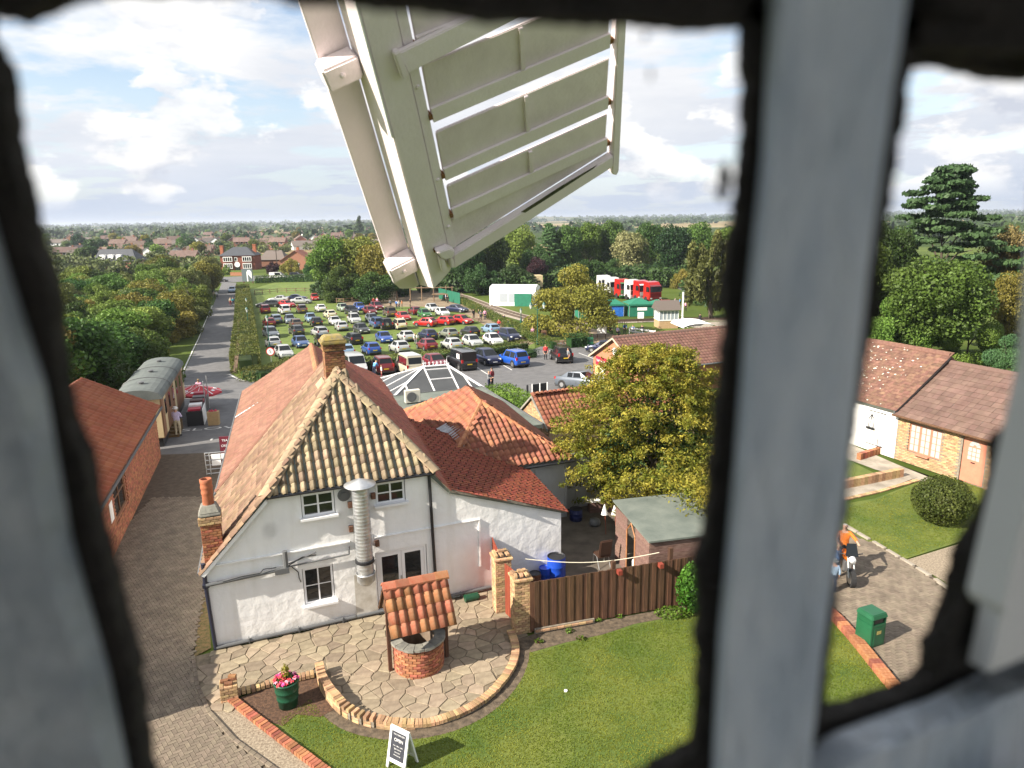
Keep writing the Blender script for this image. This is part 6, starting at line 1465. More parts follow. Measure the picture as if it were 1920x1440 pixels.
    for sg in (1, -1):
        h_ = MB(); h_.box((hl - .17, sg * W * .68, q['hf'] - .10), (.26, W * .36, .15), rz=-sg * .45); h_.build('headlight', m_head, t)
        h_ = MB(); hi = kind in ('van', 'camper', 'mpv', 'suv', 'estate'); h_.box((-hl + .09, sg * W * .82, belt * (.86 if not hi else .92)), (.14, W * .2, .18 if not hi else .34)); h_.build('tail_light', m_tail, t)
        h_ = MB(); h_.box((a - .32, sg * (W + .07), q['hood'] + .05), (.10, .17, .12)); h_.build('mirror', m_trim, t)
    h_ = MB(); h_.box((hl - .02, 0, .46), (.05, .52, .11)); h_.build('front_plate', m_pw, t)
    h_ = MB(); h_.box((-hl - .005, 0, .64 if kind != 'van' else .7), (.04, .52, .11)); h_.build('rear_plate', m_py, t)
    h_ = MB(); h_.box((hl - .035, 0, q['hf'] - .20), (.06, W * .9, .12)); h_.build('grille', m_trim, t)
    h_ = MB(); h_.box((-hl + .02, 0, .34), (.10, W * 1.6, .14)); h_.build('bumper', m_trim, t)
    if spare: h_ = MB(); h_.tube((-hl - .02, .1, .95), (-hl - .22, .1, .95), .34, .32, 18); sp2 = h_.build('spare_wheel', m_tyre, t); h_ = MB(); h_.tube((-hl - .2, .1, .95), (-hl - .235, .1, .95), .24, .23, 14); h_.build('wheel_cover', m_rim, sp2)
    if rails:
        for sg in (1, -1): h_ = MB(); h_.tube((b - .2, sg * wr_ * .93, H + .05), (c + .2, sg * wr_ * .93, H + .03), .025); h_.build('roof_rail', m_rim, t)
    return t
CARS = {}
def car(kind, colr, p, yaw, lab, group, solid=False, spare=False, rails=False, cat='car', name=None):
    key = (kind, solid, spare, rails)
    if key not in CARS: CARS[key] = car_proto(*key); t = CARS[key]
    else: t = copy_tree(CARS[key])
    t.name = name or {'van': 'van', 'camper': 'camper_van'}.get(kind, 'parked_car'); t['label'] = lab; t['category'] = cat; t['group'] = group; p = Vector((p.x, p.y, tz(p.y))); sl = (tz(p.y + 1.5) - tz(p.y - 1.5)) / 3; nz = Vector((0, -sl, 1)).normalized(); fx = Vector((math.cos(yaw), math.sin(yaw), 0)); fx = (fx - nz * fx.dot(nz)).normalized()
    mw_ = Matrix((fx, nz.cross(fx), nz)).transposed().to_4x4(); mw_.translation = p; t.matrix_world = mw_
    for ch in t.children:
        if ch.name.split('.')[0] == 'body': s_ = ch.material_slots[0]; s_.link = 'OBJECT'; s_.material = PAINT[colr]
    return t
AXIS = rad(116)
def pcar(kind, colr, px, py, hd, lab, group='cars parked in the field', **k):
    """hd: 'R' rear towards the mill, 'F' front towards it, or a yaw in degrees"""
    yaw = AXIS + rad(random.uniform(-4, 4)) if hd == 'R' else AXIS - math.pi + rad(random.uniform(-4, 4)) if hd == 'F' else rad(hd)
    p = G(px, py); L_ = TYPES[kind]['L']; W_ = TYPES[kind]['W']; ax = Vector((math.cos(yaw), math.sin(yaw), 0)); ray = Vector((p.x, p.y, 0)).normalized(); c = abs(ax.dot(ray)); p = p + ray * (c * L_ / 2 + (1 - c) * W_ / 2 - .25)
    return car(kind, colr, p, yaw, lab, group, **k)
fx_ = lambda cx, cy: (440 + cx / 3.692, 400 + cy / 3.692)
FIELD = [
 ('estate', 'darkgrey', 232, 652, 190, 'dark old estate car side-on at the far left of the field'), ('saloon', 'silver', 305, 616, 185, 'silver-white saloon glinting in the far left corner of the field'),
 ('saloon', 'navy', 432, 606, 10, 'big dark saloon side-on in the far row, left of a red car'), ('saloon', 'red', 362, 655, -40, 'red saloon angled towards the mill in the far left group'),
 ('saloon', 'silver', 462, 628, 5, 'silver saloon side-on just right of the angled red saloon'), ('hatch', 'red', 556, 606, -70, 'red hatchback alone on the far grass by the rustic fence'),
 ('mpv', 'darkred', 212, 696, 'R', 'dark red people carrier hard against the lane hedge'), ('suv', 'white', 345, 702, 'R', 'white off-roader with black rear window, far left part of the field'),
 ('mpv', 'brown', 466, 696, 'R', 'brown people carrier seen from behind right of the white off-roader'), ('saloon', 'white', 596, 686, 'R', 'white saloon with its boot towards us in the third row'),
 ('hatch', 'sage', 752, 682, 'F', 'pale green hatchback facing us left of a bright blue car'), ('hatch', 'blue', 866, 676, 'F', 'bright blue hatchback in the far row beside the pale green one'),
 ('mpv', 'maroon', 985, 674, 'F', 'maroon car at the far edge near the climbing frame'), ('estate', 'bluegrey', 285, 766, 'R', 'blue-grey estate seen from behind next to the hedge'),
 ('hatch', 'bluegrey', 385, 768, 'F', 'grey-blue hatchback facing us in the left column'), ('hatch', 'lightblue', 530, 758, 'F', 'light blue hatchback facing us behind a black hatchback'),
 ('hatch', 'cream', 660, 730, 'R', 'cream hatchback behind the white coupe'), ('coupe', 'white', 697, 778, 'F', 'white coupe facing us in the middle of the field'),
 ('hatch', 'black', 566, 786, 'R', 'black hatchback with pale blue rear window'), ('hatch', 'brown', 424, 798, 'R', 'dark brown hatchback seen from behind in the left column'),
 ('mpv', 'black', 812, 708, 'F', 'black car mostly hidden behind the silver people carrier'), ('mpv', 'silver', 830, 768, 'F', 'silver people carrier with black windscreen facing us mid-field'),
 ('hatch', 'darkred', 938, 704, 'F', 'dark red car half hidden behind a grey-blue hatchback'), ('hatch', 'steel', 955, 762, 'F', 'grey-blue hatchback facing us in front of a dark red car'),
 ('suv', 'brown', 1075, 720, 'R', 'dark brown off-roader seen from behind near the far fence'), ('saloon', 'red', 1168, 746, 'F', 'scarlet saloon facing us left of a green car'),
 ('hatch', 'darkred', 1246, 706, 'R', 'dark red hatchback behind the scarlet saloon'), ('hatch', 'green', 1316, 726, 'F', 'green hatchback partly behind a red hatchback'),
 ('hatch', 'silver', 1370, 684, 'F', 'silver hatchback in the far right row beside a white car'), ('hatch', 'white', 1440, 716, 'F', 'white hatchback facing us in the far right row'),
 ('saloon', 'navy', 1540, 690, -35, 'dark blue saloon at the far right end by the green fence'), ('hatch', 'red', 1322, 790, 150, 'bright red hatchback, left of the three red cars on the right'),
 ('hatch', 'red', 1450, 778, 140, 'red hatchback, middle of the three red cars on the right'), ('hatch', 'red', 1578, 772, -45, 'red hatchback facing us, right of the three red cars'),
 ('suv', 'black', 1042, 808, 'R', 'black off-roader with a spare wheel on its tailgate'), ('suv', 'midblue', 985, 800, 'R', 'blue off-roader just left of the black spare-wheel off-roader'),
 ('mpv', 'cream', 1140, 808, 'R', 'pale gold people carrier right of the spare-wheel off-roader'), ('hatch', 'darkgrey', 880, 838, 'F', 'dark grey hatchback facing us right of the main chimney'),
 ('hatch', 'silver', 740, 818, 'R', 'silver hatchback seen from behind above the main chimney'), ('estate', 'silver', 590, 860, 'R', 'silver estate seen from behind left of the main chimney'),
 ('hatch', 'darkgrey', 430, 848, 'R', 'dark grey hatchback behind the mid-blue hatchback on the left'), ('hatch', 'darkred', 240, 790, 'R', 'dark red hatchback by the hedge behind a silver-blue car'),
 ('estate', 'steel', 255, 866, 'F', 'silver-blue estate facing us beside the lane hedge'), ('hatch', 'silver', 270, 938, 'R', 'pale silver hatchback behind the speed sign pole'),
 ('hatch', 'midblue', 460, 936, 'F', 'mid-blue hatchback facing us in the near left of the field'), ('estate', 'black', 820, 912, 'R', 'black estate seen from behind right of the main chimney'),
 ('mpv', 'black', 610, 924, 'R', 'black people carrier half hidden by the main chimney'), ('saloon', 'blue', 1037, 902, 'F', 'dark blue saloon facing us on open grass right of the black estate'),
 ('hatch', 'silver', 1186, 892, 'R', 'silver hatchback seen from behind in the near row of the field'), ('hatch', 'navy', 1336, 880, 'R', 'rounded navy hatchback in the near row'),
 ('hatch', 'greygreen', 1482, 872, 'R', 'grey-green hatchback in the near row, right of the navy one'), ('hatch', 'black', 1628, 858, 'R', 'black hatchback in the near row, left of the light blue one'),
 ('hatch', 'lightblue', 1772, 838, 'R', 'light blue hatchback at the right end of the near row'), ('mpv', 'navy', 1905, 890, 'F', 'dark blue people carrier behind the hedge, far right'),
 ('hatch', 'white', 1790, 918, 'F', 'white hatchback behind the hedge left of the dark blue people carrier'), ('hatch', 'silver', 1648, 930, 'F', 'pale silver hatchback with only its roof above the hedge'),
 ('hatch', 'silver', 1500, 950, 'R', 'silver car roof just showing over the hedge'), ('hatch', 'maroon', 1330, 955, 'R', 'maroon roof showing over the hedge beside a bending person'),
 ('hatch', 'silver', 1140, 972, 'R', 'silver hatchback just behind the hedge above the cream campervan'), ('hatch', 'blue', 945, 985, 'R', 'blue hatchback roof just above the hedge'),
 ('hatch', 'lightblue', 770, 1000, 'R', 'pale blue hatchback behind the silver van'), ('hatch', 'silver', 345, 1010, 'F', 'silver hatchback with its roof above the low corner hedge')]
for kd, cl, cx, cy, hd, lab in FIELD:
    x, y = fx_(cx, cy); pcar(kd, cl, x, y, hd, lab, spare='spare wheel on its tailgate' in lab)
ROW = 'vehicles parked on the tarmac by the conservatory'
pcar('van', 'silver', 666, 706, -66, 'silver panel van beside the main chimney on the tarmac', ROW, solid=True, cat='van')
pcar('suv', 'darkred', *fx_(1020, 1120), 'R', 'dark red off-roader with its tail lights lit, beside the campervan', ROW)
pcar('camper', 'white', *fx_(1208, 1128), 'R', 'cream and maroon campervan with white roof behind the conservatory', ROW, cat='camper van')
pcar('hatch', 'maroon', *fx_(1392, 1085), 'F', 'maroon hatchback parked nose towards the conservatory finial', ROW)
pcar('van', 'black', *fx_(1572, 1092), 'R', 'black panel van with black rear doors on the tarmac', ROW, solid=True, rails=True, cat='van')
pcar('mpv', 'navy', *fx_(1748, 1058), 'F', 'navy blue people carrier right of the black van', ROW)
pcar('suv', 'brightblue', 962, 690, 'R', 'bright blue crossover with roof rails at the end of the tarmac row', ROW, rails=True)
pcar('suv', 'black', 1052, 682, 100, 'black off-roader with a red brake light by the dark hedge', ROW)
pcar('saloon', 'steel', 1092, 732, -38, 'grey-blue saloon in the open tarmac bay by the shop', ROW)
pcar('hatch', 'navy', 1130, 662, 160, 'dark blue car just behind the brick shop gable', ROW)
pcar('saloon', 'lightblue', 436, 549, -75, 'light blue saloon driving down the lane towards the mill', None)
pcar('saloon', 'darkgrey', 413, 529, 5, 'dark car crossing at the far lane junction', None)
pcar('van', 'white', 521, 523, 0, 'white van with pink lettering parked on the main road', None, solid=True, cat='van')
pcar('suv', 'black', 556, 521, 0, 'black off-roader parked in front of the white van on the main road', None)
# extra dress: campervan stripe and side glass, white roofs
for o in bpy.data.objects:
    if o.get('label', '').startswith('cream and maroon'):
        for ch in o.children:
            if ch.name.startswith('body'): ch.material_slots[0].material = PAINT['cream']
        b = MB(); b.bb(-2.0, .915, 1.14, 1.2, .928, 1.22); b.build('side_stripe', PAINT['maroon'], o)
        b = MB(); b.bb(-2.0, .78, 1.30, -.9, .90, 1.85); b.bb(-.8, .80, 1.30, .3, .905, 1.85); b.build('curtained_window', PAINT['maroon'], o)
        b = MB(); b.box((-.6, 0, 2.08), (2.9, 1.5, .10)); link('high_roof', bevel(b.mesh('high_roof', PAINT['white']), .04, 2), o)
    if o.get('label', '').startswith('black panel van'):
        b = MB(); b.bb(-1.9, .90, 1.25, -1.1, .945, 1.75); b.build('side_panel', m_white, o)
# ------------------------------------------------------------------ people
m_skin = mat('skin', (.52, .30, .21), .6, .06, 8); m_hair = {'grey': mat('hair_grey', (.42, .40, .37), .8), 'brown': mat('hair_brown', (.07, .04, .022), .8), 'fair': mat('hair_fair', (.42, .30, .14), .8), 'black': mat('hair_black', (.015, .012, .010), .8), 'white': mat('hair_white', (.68, .67, .64), .8)}
CLO = {}
def cloth(n, c):
    if n not in CLO: CLO[n] = mat('cloth_' + n, c, .85, .12, 6)
    return CLO[n]
for n, c in dict(white=(.70, .70, .69), pink=(.62, .30, .42), lilac=(.52, .46, .66), red=(.42, .03, .03), maroon=(.20, .02, .03), blue=(.06, .16, .42), skyblue=(.10, .30, .62), navy=(.015, .02, .05), black=(.015, .015, .017), grey=(.20, .21, .22), beige=(.48, .42, .30), green=(.06, .09, .04), orange=(.62, .17, .02), teal=(.03, .24, .30), yellow=(.62, .50, .06), check=(.30, .42, .58)).items(): cloth(n, c)
def person_mesh(pose):
    """skinned body in one surface; facing -y, feet at z = 0, 1.72 m tall"""
    J = {}; E_ = []
    def j(n, p, r, par=None):
        J[n] = (Vector(p), r); 
        if par: E_.append((par, n))
    sit = pose in ('sit', 'ride'); ride = pose == 'ride'; bend = pose == 'bend'; hz = .96 if ride else .50 if sit else .92; lean = -.55 if bend else 0
    j('pelvis', (0, 0, hz), .135)
    def tor(z, y=0): return (0, y + lean * (z - hz) * 1.0 + (0 if not bend else 0), hz + (z - hz) * (.72 if bend else 1))
    top = hz + .52
    j('waist', tor(hz + .2), .125, 'pelvis'); j('chest', tor(hz + .40), .145, 'waist'); j('neck', tor(top + .05), .058, 'chest'); j('jaw', tor(top + .13, -.02), .072, 'neck'); j('head', tor(top + .22, -.01), .098, 'jaw'); j('crown', tor(top + .29), .075, 'head')
    for s, n in ((-1, 'l'), (1, 'r')):
        sh = Vector(tor(top - .04)) + Vector((s * .185, 0, 0)); j('sh' + n, sh, .062, 'chest')
        if pose == 'walk': el = sh + Vector((s * .05, s * .14, -.25)); ha = el + Vector((-s * .01, s * .06 - .12, -.22))
        elif pose in ('hold', 'bend'): el = sh + Vector((s * .06, -.10, -.25)); ha = el + Vector((-s * .08, -.24, -.02 if pose == 'hold' else -.18))
        elif ride: el = sh + Vector((s * .14, -.16, -.16)); ha = el + Vector((-s * .0, -.24, -.02))
        elif sit: el = sh + Vector((s * .06, -.06, -.25)); ha = el + Vector((-s * .06, -.22, -.06))
        else: el = sh + Vector((s * .075, .03, -.27)); ha = el + Vector((-s * .01, -.06, -.25))
        j('el' + n, el, .046, 'sh' + n); j('wr' + n, ha, .033, 'el' + n); hd = (ha - el).normalized(); j('hand' + n, ha + hd * .09, .036, 'wr' + n)
        for k in range(4):
            side = hd.cross(Vector((0, 0, 1)) if abs(hd.z) < .8 else Vector((0, 1, 0))).normalized(); j('f%d%s' % (k, n), ha + hd * (.165 - .008 * abs(k - 1)) + side * (.018 * (k - 1.5)), .010, 'hand' + n)
        j('th' + n, ha + hd * .10 + Vector((-s * .035, -.03, 0)), .011, 'hand' + n)
        hp = Vector((s * .10, 0, hz - .06)); j('hip' + n, hp, .092, 'pelvis')
        if ride: kn = Vector((s * .24, -.36, hz - .14)); an = Vector((s * .22, -.20, .36))
        elif sit: kn = Vector((s * .12, -.42, hz)); an = Vector((s * .12, -.44, .09))
        elif pose == 'walk': kn = Vector((s * .10, -.16 if s < 0 else .02, .50)); an = Vector((s * .09, -.30 if s < 0 else .34, .09 if s < 0 else .16))
        else: kn = Vector((s * .105, -.02, .49)); an = Vector((s * .11, .02, .09))
        j('kn' + n, kn, .064, 'hip' + n); j('an' + n, an, .044, 'kn' + n); j('toe' + n, an + Vector((s * .03, -.17, -.05)), .036, 'an' + n)
    names = list(J); idx = {n: i for i, n in enumerate(names)}; me = bpy.data.meshes.new('person_body'); me.from_pydata([J[n][0] for n in names], [(idx[a], idx[b]) for a, b in E_], []); o = bpy.data.objects.new('tmp', me); COL.objects.link(o)
    mo = o.modifiers.new('s', 'SKIN'); mo.use_smooth_shade = True
    for i, n in enumerate(names):
        d = me.skin_vertices[0].data[i]; d.radius = (J[n][1],) * 2 if n not in ('chest', 'waist', 'pelvis') else (J[n][1] * 1.25, J[n][1] * .85); d.use_root = n == 'pelvis'
    ss = o.modifiers.new('u', 'SUBSURF'); ss.levels = 1; ss.render_levels = 1; bpy.context.view_layer.update(); ev = o.evaluated_get(bpy.context.evaluated_depsgraph_get()); out = bpy.data.meshes.new_from_object(ev); bpy.data.objects.remove(o)
    # split clothes off by nearest joint
    joints = [(n, J[n][0]) for n in names]; zone = []
    for p in out.polygons:
        c = p.center; n = min(joints, key=lambda q: (q[1] - c).length)[0]
        zone.append('shoes' if n.startswith(('toe', 'an')) and c.z < .14 else 'trousers' if n.startswith(('kn', 'hip', 'pelvis', 'an')) else 'top' if n.startswith(('waist', 'chest', 'sh', 'el')) else 'hair' if n in ('crown',) or (n == 'head' and (c.y - J['head'][0].y > -.02)) else 'skin')
    res = {}
    nv = [v.normal.copy() for v in out.vertices]
    for z, off in (('top', .012), ('trousers', .010), ('hair', .012), ('shoes', .008)):
        fs = [tuple(p.vertices) for p, q in zip(out.polygons, zone) if q == z]; used = sorted({i for f in fs for i in f}); mp = {v: i for i, v in enumerate(used)}
        m2 = bpy.data.meshes.new(z); m2.from_pydata([out.vertices[i].co + nv[i] * off for i in used], [], [tuple(mp[i] for i in f) for f in fs]); m2.materials.append(m_skin); m2.polygons.foreach_set('use_smooth', [True] * len(fs)); m2.update(); res[z] = m2
    out.materials.clear(); out.materials.append(m_skin); out.polygons.foreach_set('material_index', [0] * len(out.polygons)); out.polygons.foreach_set('use_smooth', [True] * len(out.polygons))
    f = MB(); hc = J['head'][0]
    for s in (-1, 1): f.lathe([(0, -.014), (.014, 0), (0, .014)], hc + Vector((s * .035, -.088, .01)), 6)
    f.box(hc + Vector((0, -.098, -.025)), (.024, .03, .035)); f.box(hc + Vector((0, -.088, -.062)), (.045, .012, .010)); res['face'] = f.mesh('face', MATS['hair_black'])
    res['body'] = out; return res
POSES = {}
def person(pose, p, face_deg, topc, legc, hair, lab, group=None, sc=1.0, hat=None, shoes='black'):
    if pose not in POSES: POSES[pose] = person_mesh(pose)
    R_ = POSES[pose]; t = thing('person', lab, 'person', p, rad(face_deg) + math.pi / 2, group); t.scale = (sc,) * 3
    b = link('body', R_['body'], t)
    for z, m_ in (('top', CLO[topc]), ('trousers', CLO[legc]), ('hair', m_hair[hair]), ('shoes', CLO[shoes]), ('face', None)):
        o = link({'top': 'top', 'face': 'face'}.get(z, z), R_[z], t)
        if m_ is not None: o.material_slots[0].link = 'OBJECT'; o.material_slots[0].material = m_
    if hat:
        zc = {'sit': 1.31, 'bend': 1.45}.get(pose, 1.70); yc = -.44 if pose == 'bend' else 0; h = MB(); h.lathe([(.17, .0), (.105, .01), (.10, .09), (0, .11)], (0, yc, zc - .01), 14); h.build('hat', CLO[hat], t)
    return t
def pp(px, py, *a, **k): return person(a[0], G(px, py), *a[1:], **k)
pp(335, 818, 'hold', 95, 'lilac', 'beige', 'white', 'person in lilac shirt and cream trousers with white hat at the stall', hat='white')
pp(312, 800, 'stand', 60, 'white', 'navy', 'brown', 'person in white top with a pink bag at the stall steps')
pp(322, 790, 'stand', -60, 'pink', 'navy', 'grey', 'person in a pink top standing between the carriage and stall')
pp(327, 778, 'hold', -50, 'maroon', 'black', 'brown', 'person in a dark red top leaning over the stall')
pp(381, 772, 'sit', 200, 'white', 'green', 'brown', 'seated person in a white patterned shirt under the parasols')
pp(376, 752, 'stand', -90, 'pink', 'black', 'fair', 'person in a pale pink top behind the red parasol pole')
pp(402, 560, 'walk', 95, 'beige', 'green', 'grey', 'person in brown walking up the lane, left of a pair')
pp(407, 560, 'walk', 95, 'white', 'navy', 'grey', 'person in a white shirt walking up the lane, right of a pair')
pp(433, 573, 'walk', -80, 'beige', 'red', 'fair', 'person in red trousers walking down the lane')
pp(438, 573, 'walk', -80, 'teal', 'navy', 'brown', 'person in a teal top beside the one in red trousers on the lane')
pp(702, 705, 'bend', 60, 'skyblue', 'navy', 'fair', 'child in a bright blue top bending beside the dark red off-roader')
pp(716, 708, 'stand', 200, 'white', 'maroon', 'fair', 'small child in a white top beside the child in blue', sc=.72)
pp(917, 729, 'hold', -30, 'grey', 'navy', 'fair', 'fair-haired child in grey facing a person in maroon on the tarmac', sc=.86)
pp(923, 727, 'stand', 150, 'maroon', 'black', 'brown', 'person in a maroon jumper with dark trousers on the tarmac')
pp(1023, 674, 'stand', -100, 'red', 'black', 'brown', 'person in a red top and black shorts by the black off-roader')
pp(1065, 682, 'walk', 200, 'grey', 'black', 'brown', 'person in grey striding across the tarmac car park')
pp(999, 636, 'walk', -90, 'pink', 'beige', 'fair', 'person in pale pink walking beside the green lamp post')
for i, (cx, cy, ps, tc, lc, hr, lab) in enumerate([(1655, 730, 'stand', 'black', 'black', 'brown', 'person in black at the left of a group by the field hedge'), (1690, 735, 'stand', 'black', 'beige', 'fair', 'person in a dark top with a pushchair by the field hedge'), (1705, 740, 'hold', 'grey', 'navy', 'brown', 'person in grey right of the pushchair by the field hedge'), (1733, 735, 'stand', 'pink', 'navy', 'brown', 'small person in pink by the black bin near the field hedge'), (1862, 770, 'stand', 'black', 'black', 'grey', 'person in black standing by the picnic bench and railway hedge'), (1830, 790, 'sit', 'red', 'navy', 'brown', 'seated person in red at the picnic bench by the railway hedge'), (1895, 790, 'sit', 'blue', 'black', 'black', 'seated person in blue at the picnic bench by the railway hedge'), (1255, 905, 'bend', 'white', 'grey', 'fair', 'person in white bending by a car just behind the near hedge'),
    (1080, 655, 'stand', 'grey', 'black', 'brown', 'person in grey left of the crowd below the climbing frame'), (1122, 660, 'stand', 'blue', 'navy', 'brown', 'person in blue in the crowd below the climbing frame'), (1138, 662, 'walk', 'white', 'navy', 'fair', 'person in white in the crowd below the climbing frame'), (1160, 660, 'stand', 'orange', 'beige', 'brown', 'person in orange in the crowd below the climbing frame'), (1216, 650, 'stand', 'black', 'black', 'black', 'person in black right of the climbing frame crowd'), (964, 640, 'stand', 'red', 'navy', 'brown', 'person in red behind the maroon car by the play area'), (988, 640, 'stand', 'pink', 'black', 'fair', 'person in pink behind the maroon car by the play area'), (1462, 612, 'stand', 'lilac', 'black', 'brown', 'person in a pale top in front of the green panel fence'), (1475, 622, 'stand', 'black', 'black', 'black', 'person in black in front of the green panel fence')]):
    x, y = fx_(cx, cy); pp(x, y, ps, random.choice([-90, -60, 60, 120, 180]), tc, lc, hr, lab)
def fx3(cx, cy): return 1020 + cx / 6.4, 560 + cy / 6.4
for cx, cy, ps, tc, lc, hr, lab in [(655, 355, 'stand', 'blue', 'navy', 'brown', 'person in dark blue behind the railway fence by a white board'), (790, 425, 'sit', 'black', 'black', 'black', 'seated person in black left of a yellow hat by the shop roof'), (880, 440, 'sit', 'lilac', 'navy', 'fair', 'seated person wearing a bright yellow hat behind the shop roof'), (965, 420, 'bend', 'blue', 'black', 'brown', 'person in blue bending near the white railing behind the shop'), (1065, 420, 'sit', 'blue', 'navy', 'brown', 'seated person in blue beside the white railing post'), (1175, 420, 'sit', 'black', 'black', 'brown', 'seated person in black, rightmost by the white railing'), (1375, 118, 'stand', 'white', 'navy', 'grey', 'person in white left of the dark red stall by the lorries'), (1410, 110, 'stand', 'beige', 'black', 'brown', 'person in beige beside the dark red stall by the lorries'), (1570, 105, 'stand', 'white', 'navy', 'grey', 'person in white left of the tall white signal post'), (1630, 100, 'stand', 'skyblue', 'navy', 'brown', 'person in sky blue just left of the signal post'), (1700, 150, 'stand', 'pink', 'black', 'brown', 'person in pink just right of the signal post'), (650, 640, 'sit', 'pink', 'navy', 'fair', 'person in pink at the edge of the shop gable beside a buggy'), (1870, 275, 'sit', 'black', 'navy', 'black', 'person in black sitting on the platform under the willow'), (1480, 230, 'stand', 'blue', 'navy', 'brown', 'person in blue inside the signal box, left window'), (1575, 240, 'stand', 'navy', 'navy', 'black', 'person in navy inside the signal box, right window'), (545, 120, 'stand', 'pink', 'white', 'fair', 'person in pink and white beside the green stall behind the golden tree')]:
    x, y = fx3(cx, cy); o = pp(x, y, ps, random.choice([-90, -60, 60, 150]), tc, lc, hr, lab, hat='yellow' if 'yellow hat' in lab else None)
    if 'inside the signal box' in lab: q = G(1252 + (8 if 'right' in lab else -6), 616); o.location = (q.x, q.y + 1.4, q.z + 1.05)
# motorcyclist and small boy on the right
mc = thing('motorcycle', 'orange touring motorcycle on its stand on the block paving', 'motorcycle', G(1582, 1080), rad(-98)); b = MB()
for y in (-.72, .72):
    w_ = MB(); w_.tube((y, -.07, .31), (y, .07, .31), .31, .31, 18); wq = w_.build('wheel', m_tyre, mc); w_ = MB(); w_.tube((y, -.075, .31), (y, .075, .31), .2, .2, 14); w_.build('rim', m_rim, wq)
w_ = MB(); w_.box((.15, 0, .86), (.55, .30, .24)); link('tank', bevel(w_.mesh('tank', paint('orange', (.62, .16, .01))), .06, 3), mc)
w_ = MB(); w_.box((-.40, 0, .82), (.70, .26, .12)); link('seat', bevel(w_.mesh('seat', m_trim), .04, 2), mc)
w_ = MB(); w_.box((0, 0, .5), (.55, .28, .38)); link('engine', bevel(w_.mesh('engine', m_rim), .03, 2), mc)
w_ = MB(); w_.tube((.72, -.09, .31), (.45, -.09, 1.0), .03); w_.tube((.72, .09, .31), (.45, .09, 1.0), .03); w_.build('fork', m_galv, mc)
w_ = MB(); w_.path([(.42, -.38, 1.05), (.5, -.2, 1.05), (.5, .2, 1.05), (.42, .38, 1.05)], .018); w_.build('handlebar', m_black, mc)
w_ = MB(); w_.lathe([(0, .12), (.10, .08), (.12, 0), (0, 0)], n=14); hq = w_.build('headlight', m_head, mc); hq.location = (.62, 0, .92); hq.rotation_euler = (0, rad(90), 0)
w_ = MB(); w_.slab([(.58, -.2, 1.0), (.58, .2, 1.0), (.42, .15, 1.4), (.42, -.15, 1.4)], (1, 0, .4), .015); w_.build('windshield', m_cglass, mc)
for s in (-1, 1): w_ = MB(); w_.box((-.62, s * .27, .62), (.5, .2, .34)); link('pannier', bevel(w_.mesh('pannier', m_black), .04, 2), mc)
person('ride', Vector((mc.location.x + .04, mc.location.y + .32, 0)), -98, 'orange', 'black', 'grey', 'person in an orange jacket sitting astride the motorcycle')
pp(1560, 1112, 'stand', 80, 'check', 'navy', 'grey', 'small child in a blue checked shirt and grey cap by the kerb', sc=.68, hat='grey')
pp(1566, 1085, 'stand', -60, 'blue', 'navy', 'fair', 'child in a blue top half hidden by the window mullion', sc=.72)
# ------------------------------------------------------------------ brick house across the road, and roadside things
def onG(px, py): return G(px, py)
rbk = mat('brick_house', (.16, .042, .026), .9, scale=3, col2=(.22, .07, .04), bump=.3, bscale=20); slate = mat('slate', (.055, .06, .07), .7, .2, 3)
P = G(415, 507); sc_ = P.y / FPX * 1.0; k = P.y / 1330
rh = thing('brick_house', 'dark red brick two-storey house with slate roof, bays and tall chimney across the road', 'house', P, rad(4)); W_, D_, E_ = 62 * k, 9.0, 5.3
g = MB(); g.bb(0, 0, -.5, W_, D_, E_); g.build('wall', rbk, rh)
g = MB(); o = .5; a = [(-o, -o, E_), (W_ + o, -o, E_), (W_ + o, D_ + o, E_), (-o, D_ + o, E_), (D_ * .42, D_ / 2, E_ + 3.0), (W_ - D_ * .42, D_ / 2, E_ + 3.0)]; g.add(a, [(0, 1, 5, 4), (1, 2, 5), (2, 3, 4, 5), (3, 0, 4), (3, 2, 1, 0)]); rf = g.build('roof', slate, rh)
for x, y, h in ((-.9, 3.5, 8.6), (W_ * .86, 5.0, 8.9)):
    g = MB(); g.bb(x, y, 0 if x < 0 else E_ + .5, x + 1.1, y + 1.3, h); g.bb(x - .1, y - .1, h, x + 1.2, y + 1.4, h + .3); g.build('chimney', m_terra, rf)
for x0, z0, wd, ht, n in ((.10, .7, .24, 1.7, 4), (.66, .7, .24, 1.7, 4), (.10, 3.3, .25, 1.5, 4), (.66, 3.3, .25, 1.5, 4), (.42, 3.4, .07, 1.2, 1)):
    x0 *= W_; wd *= W_; d_ = .5 if n > 1 else .0; g = MB(); g.bb(x0 - .1, -d_ - .05, z0 - .15, x0 + wd + .1, -.01, z0 + ht + .12); f = g.build('bay_window', m_white, rh)
    for i in range(n): q = MB(); q.bb(x0 + wd * i / n + .1, -d_ - .07, z0 + .05, x0 + wd * (i + 1) / n - .1, -d_ - .051, z0 + ht - .1); q.build('pane', m_glass, f)
g = MB(); g.bb(W_ * .42, -.12, 0, W_ * .55, -.005, 2.1); g.build('door', m_glass, rh); g = MB(); g.tube((W_ * .485, -.2, 2.05), (W_ * .485, -.01, 2.05), W_ * .08, W_ * .08, 18); g.build('porch_arch', m_white, rh)
def wallbox(px0, px1, py, h, th, m_, nm, lab, cat):
    a, b = G(px0, py), G(px1, py); d = b - a; t = thing(nm, lab, cat, a, math.atan2(d.y, d.x)); g = MB(); g.bb(0, 0, 0, d.length, th, h); g.build('wall', m_, t); g = MB(); g.bb(-.05, -.05, h, d.length + .05, th + .05, h + .1); g.build('coping', m_terra, t); return t
